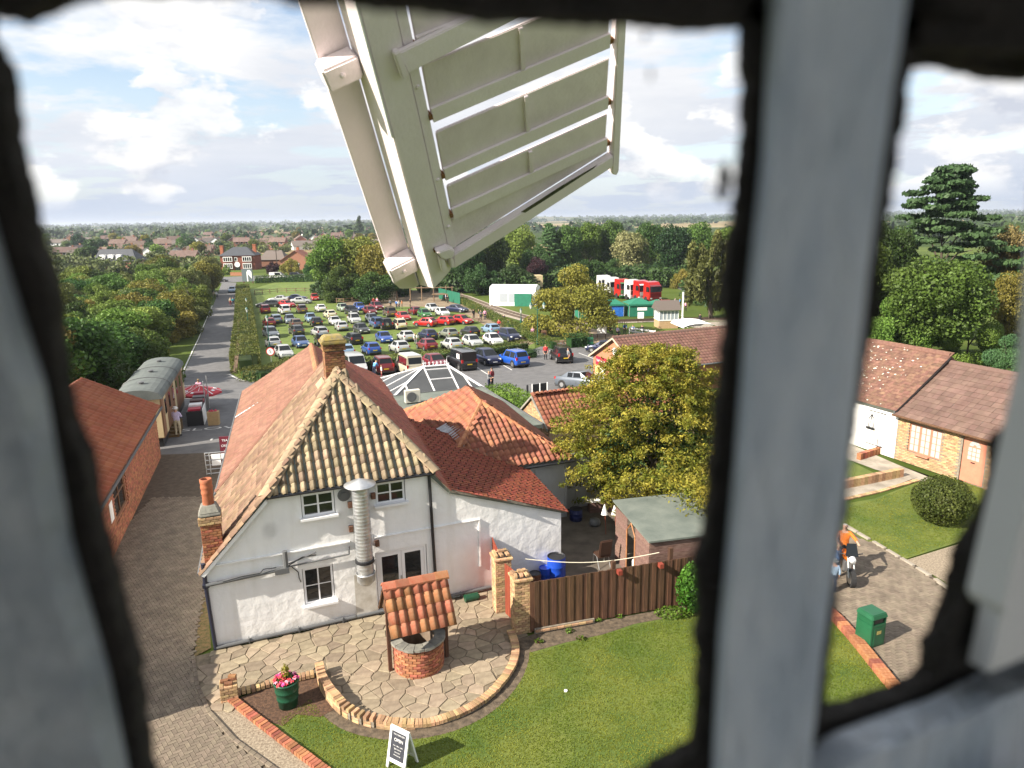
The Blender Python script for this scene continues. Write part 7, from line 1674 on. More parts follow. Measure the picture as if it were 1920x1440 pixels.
wallbox(432, 456, 517, 1.0, .3, m_obrick, 'garden_wall', 'low red garden wall in front of the dark red brick house', 'wall')
hs = thing('pantiled_house', 'red pantile gabled house beyond the purple shrub, right of the brick house', 'house', G(527, 506)); g = MB(); k2 = G(527, 506).y / 1330; w2 = 56 * k2
g.add([(0, 0, 0), (w2, 0, 0), (w2, 9, 0), (0, 9, 0), (0, 0, 3.2), (w2, 0, 3.2), (w2, 9, 3.2), (0, 9, 3.2), (w2 * .5, 0, 6.8), (w2 * .5, 9, 6.8)], [(0, 1, 5, 8, 4), (1, 2, 6, 5), (2, 3, 7, 9, 6), (3, 0, 4, 7)]); g.build('wall', m_vbrick, hs)
for sg in (0, 1):
    g = MB(); e = -.5 if sg == 0 else w2 + .5; g.slab([(e, -.5, 3.0), (w2 * .5, -.5, 6.8), (w2 * .5, 9.5, 6.8), (e, 9.5, 3.0)], (0, 0, 1), .15); g.build('roof', m_pant_rj, hs)
g = MB(); g.bb(w2 * .38, -.08, 1.0, w2 * .62, -.01, 2.4); g.build('window', m_white, hs); g = MB(); g.bb(w2 * .45, 4, 6.4, w2 * .53, 5, 7.9); g.build('chimney', m_terra, hs)
g_ = thing('grey_house', 'grey roofed house between the brick house and the pantiled gable', 'house', G(480, 503)); g = MB(); w3 = 50 * k2; g.bb(0, 4, 0, w3, 12, 3); g.build('wall', m_vbrick, g_)
g = MB(); g.add([(-.5, 3.5, 2.9), (w3 + .5, 3.5, 2.9), (w3 + .5, 12.5, 2.9), (-.5, 12.5, 2.9), (2, 8, 6.4), (w3 - 2, 8, 6.4)], [(0, 1, 5, 4), (1, 2, 5), (2, 3, 4, 5), (3, 0, 4), (3, 2, 1, 0)]); g.build('roof', m_vroof2, g_)
dh = thing('dormer_house', 'grey roofed house with white dormer windows among the left-hand trees', 'house', G(180, 505)); k3 = G(180, 505).y / 1330; w4 = 75 * k3; g = MB(); g.bb(0, 0, 0, w4, 9, 3.2); g.build('wall', m_vbrick, dh)
g = MB(); g.add([(-.5, -.5, 3.1), (w4 + .5, -.5, 3.1), (w4 + .5, 9.5, 3.1), (-.5, 9.5, 3.1), (0, 4.5, 7.6), (w4 - 3, 4.5, 7.6)], [(0, 1, 5, 4), (1, 2, 5), (2, 3, 4, 5), (3, 0, 4), (3, 2, 1, 0)]); rf = g.build('roof', slate, dh)
for x in (.12, .32, .52):
    g = MB(); g.bb(w4 * x, .3, 3.4, w4 * x + w4 * .12, 2.6, 5.6); dm = g.build('dormer', m_white, rf)
ptree(512, 517, 478, 28, 'bush', 'purple', 'dark purple shrub in front of the grey roofed house', None, 1); ptree(548, 517, 470, 45, 'bush', 'gold', 'yellow-green garden tree beside the road by the black off-roader', None, 1); ptree(425, 515, 492, 18, 'bush', 'lime', 'small green shrub at the left front corner of the brick house', None, 0)
ptree(585, 520, 470, 40, 'bush', 'oak', 'green bush left of the big tree clump by the road', None, 1)
up_ = thing('utility_pole', 'tall wooden telegraph pole beside the main road', 'pole', G(521, 514)); g = MB(); g.tube((0, 0, 0), (0, 0, 8.2), .17, .12); g.build('pole', m_bark, up_); g = MB(); g.bb(-.9, -.06, 7.7, .9, .06, 7.85); g.build('crossarm', m_bark, up_)
sg_ = thing('entrance_sign', 'dark sign board with a white arched emblem at the lane entrance', 'sign', G(455, 531)); g = MB(); kk = G(455, 531).y / 1330
g.bb(0, 0, .5, 20 * kk, .15, 26 * kk); g.build('board', mat('sign_grey', (.10, .13, .14), .6), sg_); g = MB(); g.slab([(9 * kk, -.02, .5), (11.2 * kk, -.02, .5), (11.2 * kk, -.02, 17 * kk), (18 * kk, -.02, 8 * kk), (18.5 * kk, -.02, 20 * kk), (15.5 * kk, -.02, 24 * kk), (11.5 * kk, -.02, 24 * kk), (9 * kk, -.02, 20 * kk)], (0, -1, 0), .05); g.build('emblem', m_white, sg_)
g = MB(); g.bb(.2, 0, 0, .5, .15, .5); g.build('post', m_wood_d, sg_); g = MB(); g.bb(18 * kk, 0, 0, 18 * kk + .3, .15, .5); g.build('post', m_wood_d, sg_)

# ------------------------------------------------------------------ timber fences and play equipment
m_rail = mat('rail_timber', (.16, .10, .06), .85, scale=4, col2=(.24, .16, .10), rnd=.15)
def railfence(pts_px, lab, h=1.1, step=2.2, rails=(.45, .95), grp=None):
    P = resample(PX(pts_px), step); t = thing('rail_fence', lab, 'fence', P[0])
    for p in P: q = p - P[0]; g = MB(); g.box(q + Vector((0, 0, h / 2)), (.14, .14, h)); g.build('post', m_rail, t)
    for a, b in zip(P[:-1], P[1:]):
        d = b - a
        for z in rails: g = MB(); g.box((a + b) / 2 - P[0] + Vector((0, .09, z)), (d.length, .05, .12), rz=math.atan2(d.y, d.x)); g.build('rail', m_rail, t)
railfence([(478, 553), (520, 549), (606, 547)], 'low timber rail fence across the grass behind the field cars')
railfence([(606, 556), (618, 568), (645, 569), (705, 562), (745, 560)], 'rustic timber fence below the big tree clump')
cf = thing('climbing_frame', 'wooden climbing frame with a rope scramble net', 'play frame', G(719, 564), rad(6)); kf = G(719, 564).y / 1330; w5, h5 = 25 * kf, 23 * kf
for x in (0, w5): g = MB(); g.tube((x, 0, 0), (x, 0, h5), .1); g.build('post', m_rail, cf)
g = MB(); g.tube((-.2, 0, h5 - .2), (w5 + .2, 0, h5 - .2), .09); g.build('beam', m_rail, cf)
g = MB()
for i in range(1, 8): g.tube((w5 * i / 8, 0, .1), (w5 * i / 8, 0, h5 - .2), .035, n=4); g.tube((0, 0, h5 * i / 8), (w5, 0, h5 * i / 8), .035, n=4)
tag(g.build('rope_net', MATS['rope'], cf), kind='stuff')
pt = thing('play_tower', 'timber play tower posts under the sail tip', 'play frame', G(770, 566)); 
for i, x in enumerate((0, 2.2, 5.0, 7.5, 9.0)): g = MB(); g.tube((x, (i % 2) * 2, 0), (x, (i % 2) * 2, 3.2), .11); g.build('post', m_rail, pt)
g = MB(); g.bb(4.6, -.2, 1.4, 9.3, 2.4, 1.55); g.build('platform', m_rail, pt); g = MB(); g.bb(-.1, -.1, 2.9, 9.2, .1, 3.05); g.build('beam', m_rail, pt)
gf = thing('panel_fence', 'green metal panel fence beside the play area and railway', 'fence', G(823, 560)); a, b = G(822, 560) , G(862, 571); d = b - a; nP = 8
for i in range(nP): g = MB(); q = d * (i / nP); g.box(q + d / nP / 2 + Vector((0, 0, 1.2)), (d.length / nP - .06, .06, 2.3), rz=math.atan2(d.y, d.x)); g.build('panel', mat('fence_green', (.015, .13, .08), .6), gf)
for px, py, lab in ((893, 605, 'dark timber picnic bench near the group by the field hedge'), (948, 612, 'timber picnic bench beside the railway hedge with seated people'), (1050, 650, 'picnic bench under the golden green tree')):
    t = thing('picnic_bench', lab, 'bench', G(px, py), rad(20)); g = MB(); g.bb(-.9, -.35, .70, .9, .35, .76); g.build('table_top', m_rail, t)
    for s in (-1, 1): g = MB(); g.bb(-.9, s * .75 - .14, .42, .9, s * .75 + .14, .47); g.build('seat', m_rail, t); g = MB(); g.path([(s * .6, -.85, 0), (s * .6, -.25, .7)], .05, 4); g.path([(s * .6, .85, 0), (s * .6, .25, .7)], .05, 4); g.bb(s * .6 - .04, -.8, .36, s * .6 + .04, .8, .42); g.build('leg', m_rail, t)
for px, py, m_, lab in ((915, 596, m_black, 'black litter bin at the end of the group by the field hedge'), (1020, 636, m_wood_d, 'dark slatted bin right of the green lamp post'), (1107, 650, m_bin, 'square green litter bin behind the brick shop gable')):
    t = thing('litter_bin', lab, 'bin', G(px, py)); g = MB(); g.bb(-.35, -.35, 0, .35, .35, 1.0); link('body', bevel(g.mesh('body', m_), .03, 1), t); g = MB(); g.box((0, 0, 1.14), (.76, .76, .16), taper=.8); g.build('lid', m_, t); g = MB(); g.bb(-.25, -.36, .72, .25, -.351, .9); g.build('opening', m_black, t)

# ------------------------------------------------------------------ lamps and signs
m_lg = mat('lamp_green', (.012, .09, .07), .4)
def lamp_post(px, py, pyt, lab, twin):
    p = G(px, py); h = atY(px, pyt, p.y).z - p.z; t = thing('lamp_post', lab, 'lamp post', p); g = MB(); g.lathe([(.16, 0), (.16, .5), (.09, .7), (.06, 1.0), (.05, h - .6)], n=10); g.build('post', m_lg, t)
    for sx in ((-1, 1) if twin else (0,)):
        x = sx * .85; g = MB(); 
        if sx: g.path([(0, 0, h - 1.1), (x * .6, 0, h - .75), (x, 0, h - .9)], .035)
        else: g.tube((0, 0, h - .6), (0, 0, h - .5), .05)
        g.build('bracket', m_lg, t); g = MB(); g.lathe([(.10, h - .85), (.2, h - .35)], (x, 0, 0), 6); ln_ = g.build('lantern', mat('lamp_glass', (.55, .58, .55), .2), t); g = MB(); g.lathe([(.24, h - .35), (.1, h - .12), (.03, h - .02), (0, h)], (x, 0, 0), 8); g.build('cap', m_lg, ln_)
lamp_post(1008, 646, 566, 'tall green lamp post with twin lanterns beside the golden tree', True)
lamp_post(977, 605, 577, 'short dark lamp post beside the railway hedge', False)
lamp_post(464, 585, 558, 'green lamp post standing in the lane hedge, farther one', False)
lamp_post(467, 625, 575, 'green lamp post standing in the lane hedge, nearer one', False)
lamp_post(506, 655, 590, 'green lamp post with domed lantern among the left field cars', False)
ss_ = thing('speed_sign', 'round white speed sign with a red ring and the number 5 on a grey post', 'sign', G(510, 690)); hh = atY(509, 659, G(510, 690).y).z - G(510, 690).z; g = MB(); g.tube((0, 0, 0), (0, .05, hh + .4), .045); g.build('post', m_galv, ss_)
g = MB(); g.tube((0, -.03, hh), (0, -.06, hh), .46, .46, 28); g.build('ring', mat('sign_red', (.45, .02, .02), .5), ss_); g = MB(); g.tube((0, -.055, hh), (0, -.07, hh), .36, .36, 28); fc = g.build('face', m_white, ss_)
def text_part(txt, sz, parent, loc, m_, rz=0.0, nm='lettering'):
    c = bpy.data.curves.new(nm, 'FONT'); c.body = txt; c.size = sz; c.align_x = 'CENTER'; c.align_y = 'CENTER'; c.extrude = .004; t_ = bpy.data.objects.new(nm, c); COL.objects.link(t_); bpy.context.view_layer.update(); me = bpy.data.meshes.new_from_object(t_); bpy.data.objects.remove(t_)
    me.materials.clear(); me.materials.append(m_); l_ = link(nm, me, parent); l_.rotation_euler = (rad(90), 0, rz); l_.location = loc; return l_
text_part('5', .58, fc, (0, -.08, hh), m_black)
for px, py, h, lab, m_ in ((989, 744, .9, 'short black bollard at the corner of the bright green hedge', m_black),): t = thing('bollard', lab, 'bollard', G(px, py)); g = MB(); g.lathe([(.08, 0), (.08, h), (.05, h + .04), (0, h + .05)], n=10); g.build('post', m_, t)
vb = thing('notice_board', 'black double notice board on white posts by the car park', 'sign', G(1012, 752), rad(25)); g = MB(); g.bb(-.55, -.03, .25, -.03, .03, 1.3); g.build('board', m_black, vb); g = MB(); g.bb(.03, -.03, .25, .55, .03, 1.3); g.build('board', m_black, vb)
for x in (-.62, 0, .6): g = MB(); g.tube((x, -.05, 0), (x, -.05, 1.35), .04); g.build('post', m_white, vb)

# ------------------------------------------------------------------ brick shop and small brick outbuilding
P = G(1112, 722); gx, gy = Vector((.407, -.914, 0)), Vector((.914, .407, 0)); mw = Matrix((gx, gy, Vector((0, 0, 1)))).transposed().to_4x4(); mw.translation = P
shop = thing('brick_shop', 'long brick shop with brown tiled roof and posters on its gable', 'building', mw=mw); Wd, Ln = 6.8, 24.0
zr = atY(1153, 633, (P + gx * Wd / 2).y).z - P.z; ze = atY(1107, 664, P.y).z - P.z
ob = mat('brick_orange', (.36, .15, .08), .9, scale=6, col2=(.43, .20, .11), bump=.3, bscale=25)
g = MB(); g.add([(0, 0, -1), (Wd, 0, -1), (Wd, Ln, -1), (0, Ln, -1), (0, 0, ze), (Wd, 0, ze), (Wd, Ln, ze), (0, Ln, ze), (Wd / 2, 0, zr - .1), (Wd / 2, Ln, zr - .1)], [(0, 1, 5, 8, 4), (1, 2, 6, 5), (2, 3, 7, 9, 6), (3, 0, 4, 7)]); g.build('wall', ob, shop)
for sg in (-1, 1):
    e = Wd / 2 + sg * (Wd / 2 + .3); y0, y1 = (-.25, Ln + .25); zl_ = ze - .3 * (zr - ze) / (Wd / 2)
    pts = [Vector((e, y0 if sg > 0 else y1, zl_)), Vector((e, y1 if sg > 0 else y0, zl_)), Vector((Wd / 2, y1 if sg > 0 else y0, zr)), Vector((Wd / 2, y0 if sg > 0 else y1, zr))]
    part, mx = roof(shop, pts, pts[0], pts[1] - pts[0], pts[3] - pts[0], th=.08)
    if sg > 0: lay(part, mx, uvpoly(mx, pts), .33, .34, None, (lambda me: me_vf(me))(pantile_mesh(.34, .38, m_rtile, n=5, amp=.03)), mat('shop_tile', (.145, .07, .052), .8, scale=1, col2=(.19, .10, .075), island=.15), lift=.03)
ridge_line(part, (Wd / 2, -.25, zr + .02), (Wd / 2, Ln, zr + .02), .28, .45, m_rtile, .12, flat=False)
for sg in (-1, 1): g = MB(); e = Wd / 2 + sg * (Wd / 2 + .32); zl_ = ze - .3 * (zr - ze) / (Wd / 2); g.slab([(e, -.28, zl_ - .1), (Wd / 2, -.28, zr - .12), (Wd / 2, -.28, zr + .02), (e, -.28, zl_ + .05)], (0, -1, 0), .04); g.build('bargeboard', mat('bargeboard_cream', (.55, .42, .30), .7), shop)
m_sr = mat('sign_maroon', (.42, .02, .05), .5)
g = MB(); g.bb(.5, -.06, ze - .75, 2.1, -.01, ze - .05); s1 = g.build('fascia_sign', m_sr, shop); text_part('THE SHOP', .30, s1, (1.3, -.07, ze - .4), m_white)
for i, (x0, x1, z0, z1, m_) in enumerate(((.4, 1.05, ze - 1.5, ze - .85, mat('poster_yellow', (.70, .62, .25), .6)), (1.15, 2.0, ze - 1.55, ze - .85, mat('poster_pale', (.66, .70, .55), .6)), (.35, 1.95, ze - 2.3, ze - 1.6, m_white), (2.2, 3.2, ze - 2.4, ze - 1.7, m_white))):
    g = MB(); g.bb(x0, -.04, z0, x1, -.01, z1); q = g.build('poster', m_, shop)
    if i >= 2: text_part('GIFTS' if i == 2 else 'ICES', .22, q, ((x0 + x1) / 2, -.05, (z0 + z1) / 2), m_sr)
g = MB(); g.tube((Wd / 2, -.10, zr - 1.1), (Wd / 2, -.01, zr - 1.1), .28, .28, 16); g.build('round_vent', m_white, shop)
g = MB(); g.bb(.6, -.05, -.4, 1.5, -.01, 1.2); g.build('door', m_white, shop)
g = MB(); zl_ = ze - .3 * (zr - ze) / (Wd / 2); g.tube((Wd + .36, -.2, zl_ - .02), (Wd + .36, Ln, zl_ - .02), .07); g.build('gutter', m_grey, shop)
# small outbuilding
Y0 = 35.5; ap = atY(1001, 743, Y0); mw = Matrix((gx, gy, Vector((0, 0, 1)))).transposed().to_4x4(); wd = 3.4; mw.translation = Vector((ap.x, ap.y, 0)) - gx * wd / 2
ob2 = thing('brick_outbuilding', 'small weathered brick outbuilding with a pale-edged gable and red pantiles', 'building', mw=mw); za = ap.z; g = MB(); zE = za - 1.25
g.add([(0, 0, 0), (wd, 0, 0), (wd, 9, 0), (0, 9, 0), (0, 0, zE), (wd, 0, zE), (wd, 9, zE), (0, 9, zE), (wd / 2, 0, za - .08), (wd / 2, 9, za - .08)], [(0, 1, 5, 8, 4), (1, 2, 6, 5), (2, 3, 7, 9, 6), (3, 0, 4, 7)]); wq = g.build('wall', mat('brick_pale', (.36, .22, .14), .9, scale=8, col2=(.48, .36, .26), bump=.3), ob2)
r_ = 0; z = .1
while z < za - .15:
    hw = wd / 2 if z < zE else wd / 2 * (za - z) / 1.25; x = wd / 2 - hw + (.11 if r_ % 2 else 0)
    while x < wd / 2 + hw - .2: link('brick', brick_mesh(m_brick_y, .215, .05, .065), wq, Matrix.Translation((x + .11, -.015, z))); x += .225
    z += .077; r_ += 1
for sg in (-1, 1):
    e = wd / 2 + sg * (wd / 2 + .1); pts = [Vector((e, -.1 if sg > 0 else 9, zE - .05)), Vector((e, 9 if sg > 0 else -.1, zE - .05)), Vector((wd / 2, 9 if sg > 0 else -.1, za)), Vector((wd / 2, -.1 if sg > 0 else 9, za))]
    part, mx = roof(ob2, pts, pts[0], pts[1] - pts[0], pts[3] - pts[0], th=.05); lay(part, mx, uvpoly(mx, pts), .25, .30, None, pjr, m_pant_rj)
    g = MB(); g.slab([(e, -.12, zE - .15), (wd / 2, -.12, za - .06), (wd / 2, -.12, za + .05), (e, -.12, zE - .02)], (0, -1, 0), .05); g.build('coping', m_cap, part)

# ------------------------------------------------------------------ showground
m_pvc = mat('white_canvas', (.82, .82, .82), .7, .03, 1); m_cg = mat('green_gazebo', (.012, .15, .09), .75, .12, 1.5); m_tarp = mat('blue_tarp', (.02, .12, .46), .5, .25, 2, bump=.8, bscale=3)
def pxm(px, py): return G(px, py).y * math.cos(PITCH) / FPX
u = pxm(940, 572); mq = thing('white_marquee', 'long white caravan awning on the showground, left of the golden tree', 'marquee', G(918, 573), rad(-14)); L1, H1 = 90 * u, 38 * u
g = MB(); P = []
for x in (0, L1):
    for y, z in ((0, 0), (0, H1 * .72), (.5, H1 * .95), (2.4, H1 * 1.02), (4.4, H1 * .9), (4.8, 0)): P.append((x, y, z))
g.add(P, [(i, i + 1, 7 + i, 6 + i)[::-1] for i in range(5)] + [(0, 1, 2, 3, 4, 5)[::-1], (6, 7, 8, 9, 10, 11)]); g.build('canvas', m_pvc, mq)
for x in (.22, .42): g = MB(); g.bb(L1 * x, -.05, H1 * .2, L1 * x + 1.6, -.01, H1 * .62); g.build('window', mat('awning_window', (.35, .38, .42), .4), mq)
g = MB(); g.bb(L1 * .56, -.6, 0, L1 * .56 + 3.4, -.02, H1 * .62); g.build('porch', m_cg, mq)
bx_ = thing('cream_trailer', 'cream coloured box trailer behind the white awning', 'trailer', G(993, 545), rad(10)); u = pxm(993, 545); g = MB(); g.bb(0, 0, .8, 26 * u, 3, .8 + 22 * u); g.build('body', m_cream, bx_); g = MB(); g.bb(1, .2, 0, 26 * u - 1, 2.8, .8); g.build('chassis', m_black, bx_)
def gazebo(px, py, wpx, hpx, m_, lab, walls=True, rz=0.1, m2=None):
    u = pxm(px, py); w_, h = wpx * u, hpx * u; t = thing('gazebo', lab, 'gazebo', G(px, py), rz, 'showground gazebos'); g = MB(); g.add([(-.2, -.2, h * .70), (w_ + .2, -.2, h * .70), (w_ + .2, w_ + .2, h * .70), (-.2, w_ + .2, h * .70), (w_ * .35, w_ * .35, h * .93), (w_ * .65, w_ * .35, h * .93), (w_ * .65, w_ * .65, h * .93), (w_ * .35, w_ * .65, h * .93), (w_ / 2, w_ / 2, h)], [(0, 1, 5, 4), (1, 2, 6, 5), (2, 3, 7, 6), (3, 0, 4, 7), (4, 5, 8), (5, 6, 8), (6, 7, 8), (7, 4, 8)]); g.build('canopy', m_, t)
    g = MB(); g.bb(-.2, -.22, h * .62, w_ + .2, -.2, h * .71); g.build('valance', m_, t)
    for x in (0, w_):
        for y in (0, w_): g = MB(); g.tube((x, y, 0), (x, y, h * .7), .05); g.build('pole', m_galv, t)
    if walls: g = MB(); g.bb(.05, -.02, .02, w_ - .05, .02, h * .62); s_ = g.build('side_wall', m2 or m_, t); g = MB(); g.bb(.02, .05, .02, .04, w_ - .05, h * .62); g.build('side_wall', m2 or m_, t)
    if walls and not m2: g = MB(); g.bb(w_ * .32, -.05, h * .34, w_ * .72, -.022, h * .52); wq = g.build('window', m_pvc, s_)
    return t
gazebo(1180, 594, 48, 34, m_cg, 'green gazebo with a small paned window in its side')
gazebo(1133, 594, 38, 34, m_cg, 'gazebo hung with crumpled blue tarpaulin walls', True, .05, m_tarp)
gazebo(1222, 588, 30, 26, m_cg, 'open sided green gazebo beside the dark red stall', False)
gazebo(1085, 597, 40, 34, m_cg, 'green gazebo mostly hidden behind the golden tree')
st_ = thing('red_stall', 'dark red covered stall in front of the lorries', 'stall', G(1240, 582), .1); u = pxm(1240, 582); g = MB(); g.bb(0, 0, .9, 24 * u, 1, 1.0); g.build('counter', m_white, st_); g = MB(); g.slab([(-.3, -.4, 12 * u), (24 * u + .3, -.4, 12 * u), (24 * u, 2.5, 17 * u), (0, 2.5, 17 * u)], (0, 0, 1), .06); g.build('awning', mat('awning_red', (.16, .015, .02), .7), st_)
for x in (0, 24 * u): g = MB(); g.tube((x, -.3, 0), (x, -.3, 12 * u), .05); g.build('pole', m_galv, st_)
# lorries
def lorry(px, py, colr, lab, c2='white', hpx=52):
    p = G(px, py); t = thing('lorry', lab, 'lorry', p + Vector((0, 0, 0)), rad(-68), 'lorries parked on the showground'); t.scale = (1.15,) * 3; h = 3.55; w_ = 1.24
    g = MB(); P = []
    for x, z0, z1 in ((0, .55, 3.3), (-.06, .5, 3.35), (-2.1, .5, 3.6), (-2.2, .6, 3.6)):
        for y in (-w_, w_): P += [(x, y, z0), (x, y, z1)]
    q = [(.0, -w_, .5), (.0, w_, .5), (.0, w_, 1.75), (.0, -w_, 1.75), (-.22, -w_ * .96, 2.85), (-.22, w_ * .96, 2.85), (-2.15, -w_ * .97, 3.6), (-2.15, w_ * .97, 3.6), (-2.2, -w_, .6), (-2.2, w_, .6), (-.75, -w_ * .92, 3.5), (-.75, w_ * .92, 3.5)]
    g.add(q, [(0, 1, 2, 3), (3, 2, 5, 4), (4, 5, 11, 10), (10, 11, 7, 6), (6, 7, 9, 8), (0, 3, 4, 10, 6, 8), (1, 9, 7, 11, 5, 2)]); link('cab', bevel(g.mesh('cab', PAINT[colr]), .06, 2), t)
    g = MB(); g.slab([(.01, -w_ * .9, 1.80), (.01, w_ * .9, 1.80), (-.19, w_ * .88, 2.72), (-.19, -w_ * .88, 2.72)], (1, 0, .2), .03); g.build('windscreen', m_cglass, t)
    g = MB(); g.bb(.01, -w_ * .85, .95, .05, w_ * .85, 1.62); g.build('grille', PAINT[c2] if c2 != colr else m_trim, t)
    g = MB(); g.bb(-.3, -w_, .30, .10, w_, .78); g.build('bumper', PAINT[c2], t)
    for s in (-1, 1):
        g = MB(); g.bb(.06, s * .95 - .18, .62, .12, s * .95 + .18, .84); g.build('headlight', m_head, t); g = MB(); g.bb(-.35, s * 1.38 - .1, 1.9, -.2, s * 1.38 + .1, 2.6); g.build('mirror', m_trim, t); g = MB(); g.slab([(-.35, s * 1.245, 1.85), (-1.15, s * 1.245, 1.85), (-1.15, s * 1.22, 2.7), (-.45, s * 1.2, 2.7)], (0, s, 0), .02); g.build('side_window', m_cglass, t)
        for x in (-1.25, -4.6): g = MB(); g.tube((x, s * .9, .5), (x, s * 1.26, .5), .5, .5, 16); g.build('wheel', m_tyre, t)
    g = MB(); g.slab([(.12, -w_ * .9, 2.78), (.12, w_ * .9, 2.78), (-.25, w_ * .9, 2.98), (-.25, -w_ * .9, 2.98)], (0, 0, 1), .04); g.build('sun_visor', PAINT[c2], t); g = MB(); g.bb(-6.0, -.45, .75, -2.25, .45, 1.05); g.build('chassis', m_trim, t)
lorry(1122, 538, 'blue', 'blue and white lorry cab at the far left end of the lorries'); lorry(1138, 551, 'white', 'white lorry cab second from the left of the lorries', 'silver'); lorry(1154, 556, 'white', 'white lorry cab with a dark windscreen, third from the left', 'silver'); lorry(1173, 560, 'red', 'lorry cab with a red roof and dark green grille in the middle', 'green'); lorry(1192, 562, 'white', 'tall white lorry cab left of the two red ones', 'white'); lorry(1209, 564, 'red', 'red and white lorry cab, second from the right', 'white'); lorry(1229, 567, 'red', 'red lorry cab at the right end of the row', 'darkred')
# signal box, signal post, track, fences, white canopy
sb = thing('signal_box', 'small signal box with white glazed upper floor on a buff brick base', 'signal box', G(1236, 616), rad(4)); u = pxm(1236, 616); w6 = 37 * u; d6 = 3.0
g = MB(); g.bb(0, 0, -.2, w6, d6, 1.15); g.build('brick_base', mat('brick_buff_plain', (.36, .23, .12), .9, scale=6, col2=(.45, .31, .18)), sb)
g = MB(); g.bb(-.05, -.05, 1.151, w6 + .05, d6 + .05, 1.3)
for i in range(6): g.bb(w6 * i / 5 - .06, -.04, 1.3, w6 * i / 5 + .06, .06, 2.6)
for i in range(4): g.bb(w6 - .06, d6 * i / 3 - .06, 1.3, w6 + .04, d6 * i / 3 + .06, 2.6)
g.bb(-.06, -.06, 2.6, w6 + .06, d6 + .06, 2.78); fr6 = g.build('frame', m_white, sb)
for i in range(5): g = MB(); g.bb(w6 * i / 5 + .06, 0, 1.3, w6 * (i + 1) / 5 - .06, .02, 2.6); g.build('pane', mat('bright_glass', (.30, .34, .38), .15), fr6)
g = MB(); g.bb(0, d6 - .05, 1.3, w6, d6, 2.6); g.build('rear_wall', m_white, sb)
g = MB(); g.add([(-.4, -.4, 2.78), (w6 + .4, -.4, 2.78), (w6 + .4, d6 + .4, 2.78), (-.4, d6 + .4, 2.78), (-.4, d6 / 2, 4.1), (w6 + .4, d6 / 2, 4.1)], [(0, 1, 5, 4), (1, 2, 5), (2, 3, 4, 5), (3, 0, 4), (3, 2, 1, 0)]); g.build('roof', m_vroof2, sb)
g = MB(); g.slab([(w6 + .1, .2, 1.2), (w6 + .1, 1.1, 1.2), (w6 + 1.9, 1.1, -.3), (w6 + 1.9, .2, -.3)], (0, 0, 1), .08); g.tube((w6 + .2, .2, 2.1), (w6 + 1.9, .2, .6), .04); g.build('steps', m_white, sb)
sp_o = thing('signal_post', 'tall white railway signal post behind the signal box', 'signal', G(1279, 604)); u = pxm(1279, 604); g = MB(); g.box((0, 0, 29 * u), (.22, .22, 58 * u)); g.build('post', m_white, sp_o); g = MB(); g.bb(.1, -.05, 48 * u, .9, .05, 50 * u); g.build('arm', m_black, sp_o)
def strip(name, pts_px, w_, m_, z):
    P = resample(PX(pts_px), 2.0); L_, R_ = [], []
    for i, p in enumerate(P):
        d = (P[min(i + 1, len(P) - 1)] - P[max(i - 1, 0)]); n = Vector((-d.y, d.x, 0)).normalized() * w_ / 2; L_.append(p + n); R_.append(p - n)
    g = MB(); g.add([(p.x, p.y, tz(p.y) + z) for p in L_] + [(p.x, p.y, tz(p.y) + z) for p in R_], [(len(P) + i, len(P) + i + 1, i + 1, i) for i in range(len(P) - 1)]); return tag(g.build(name, m_), kind='structure')
TR = [(830, 548), (865, 556), (905, 572), (960, 590), (1010, 603), (1080, 605), (1180, 602), (1240, 600), (1330, 598), (1420, 600)]
strip('track_ballast', TR, 4.2, mat('ballast', (.26, .21, .16), .95, scale=2, col2=(.38, .33, .27)), .02)
TRP = smoothpts(PX(TR), 2)
for o_ in (-.55, -.18, .35, .72):
    P = resample(TRP, 2.0); g = MB()
    for a, b in zip(P[:-1], P[1:]):
        d = b - a; n = Vector((-d.y, d.x, 0)).normalized() * o_ * 1.6; g.box((a + b) / 2 + n + Vector((0, 0, .10)), (d.length + .05, .09, .12), rz=math.atan2(d.y, d.x))
    tag(g.build('rail_line', mat('rail_steel', (.09, .06, .045), .6, metal=.5)), kind='structure')
strip('showground_path', [(1000, 612), (1060, 612), (1150, 640), (1210, 655), (1240, 640)], 6, MATS['trodden_earth'], .012); strip('park_track', [(1270, 535), (1310, 550), (1345, 566), (1400, 580)], 4.0, m_asph, .015); strip('platform', [(1290, 612), (1340, 608), (1420, 606)], 6, m_conc, .02)
railfence([(985, 606), (1000, 608), (1028, 611)], 'pale timber rail fence beside the railway under the golden tree', 1.0, 1.6)
wfn = thing('railway_fence', 'black picket railing beside the miniature railway', 'fence', G(1110, 616)); P = resample(PX([(1110, 616), (1145, 618), (1175, 620)]), .35)
for p in P: g = MB(); q = p - P[0]; g.bb(q.x - .03, q.y - .03, q.z, q.x + .03, q.y + .03, q.z + 1.3); g.build('picket', m_black, wfn)
for z in (.25, 1.15): g = MB(); g.path([p - P[0] + Vector((0, 0, z)) for p in P[::5]], .03, 4); g.build('rail', m_black, wfn)
pr_ = thing('white_railing', 'white board railing behind the shop roof', 'fence', G(1180, 628)); a, b = G(1180, 628), G(1228, 634)
for i in range(5): g = MB(); q = (b - a) * (i / 4); g.box(q + Vector((0, 0, .55)), (.12, .12, 1.1)); g.build('post', m_white, pr_)
for z in (.5, .95): g = MB(); d = b - a; g.box(d / 2 + Vector((0, 0, z)), (d.length, .06, .22), rz=math.atan2(d.y, d.x)); g.build('board', m_white, pr_)
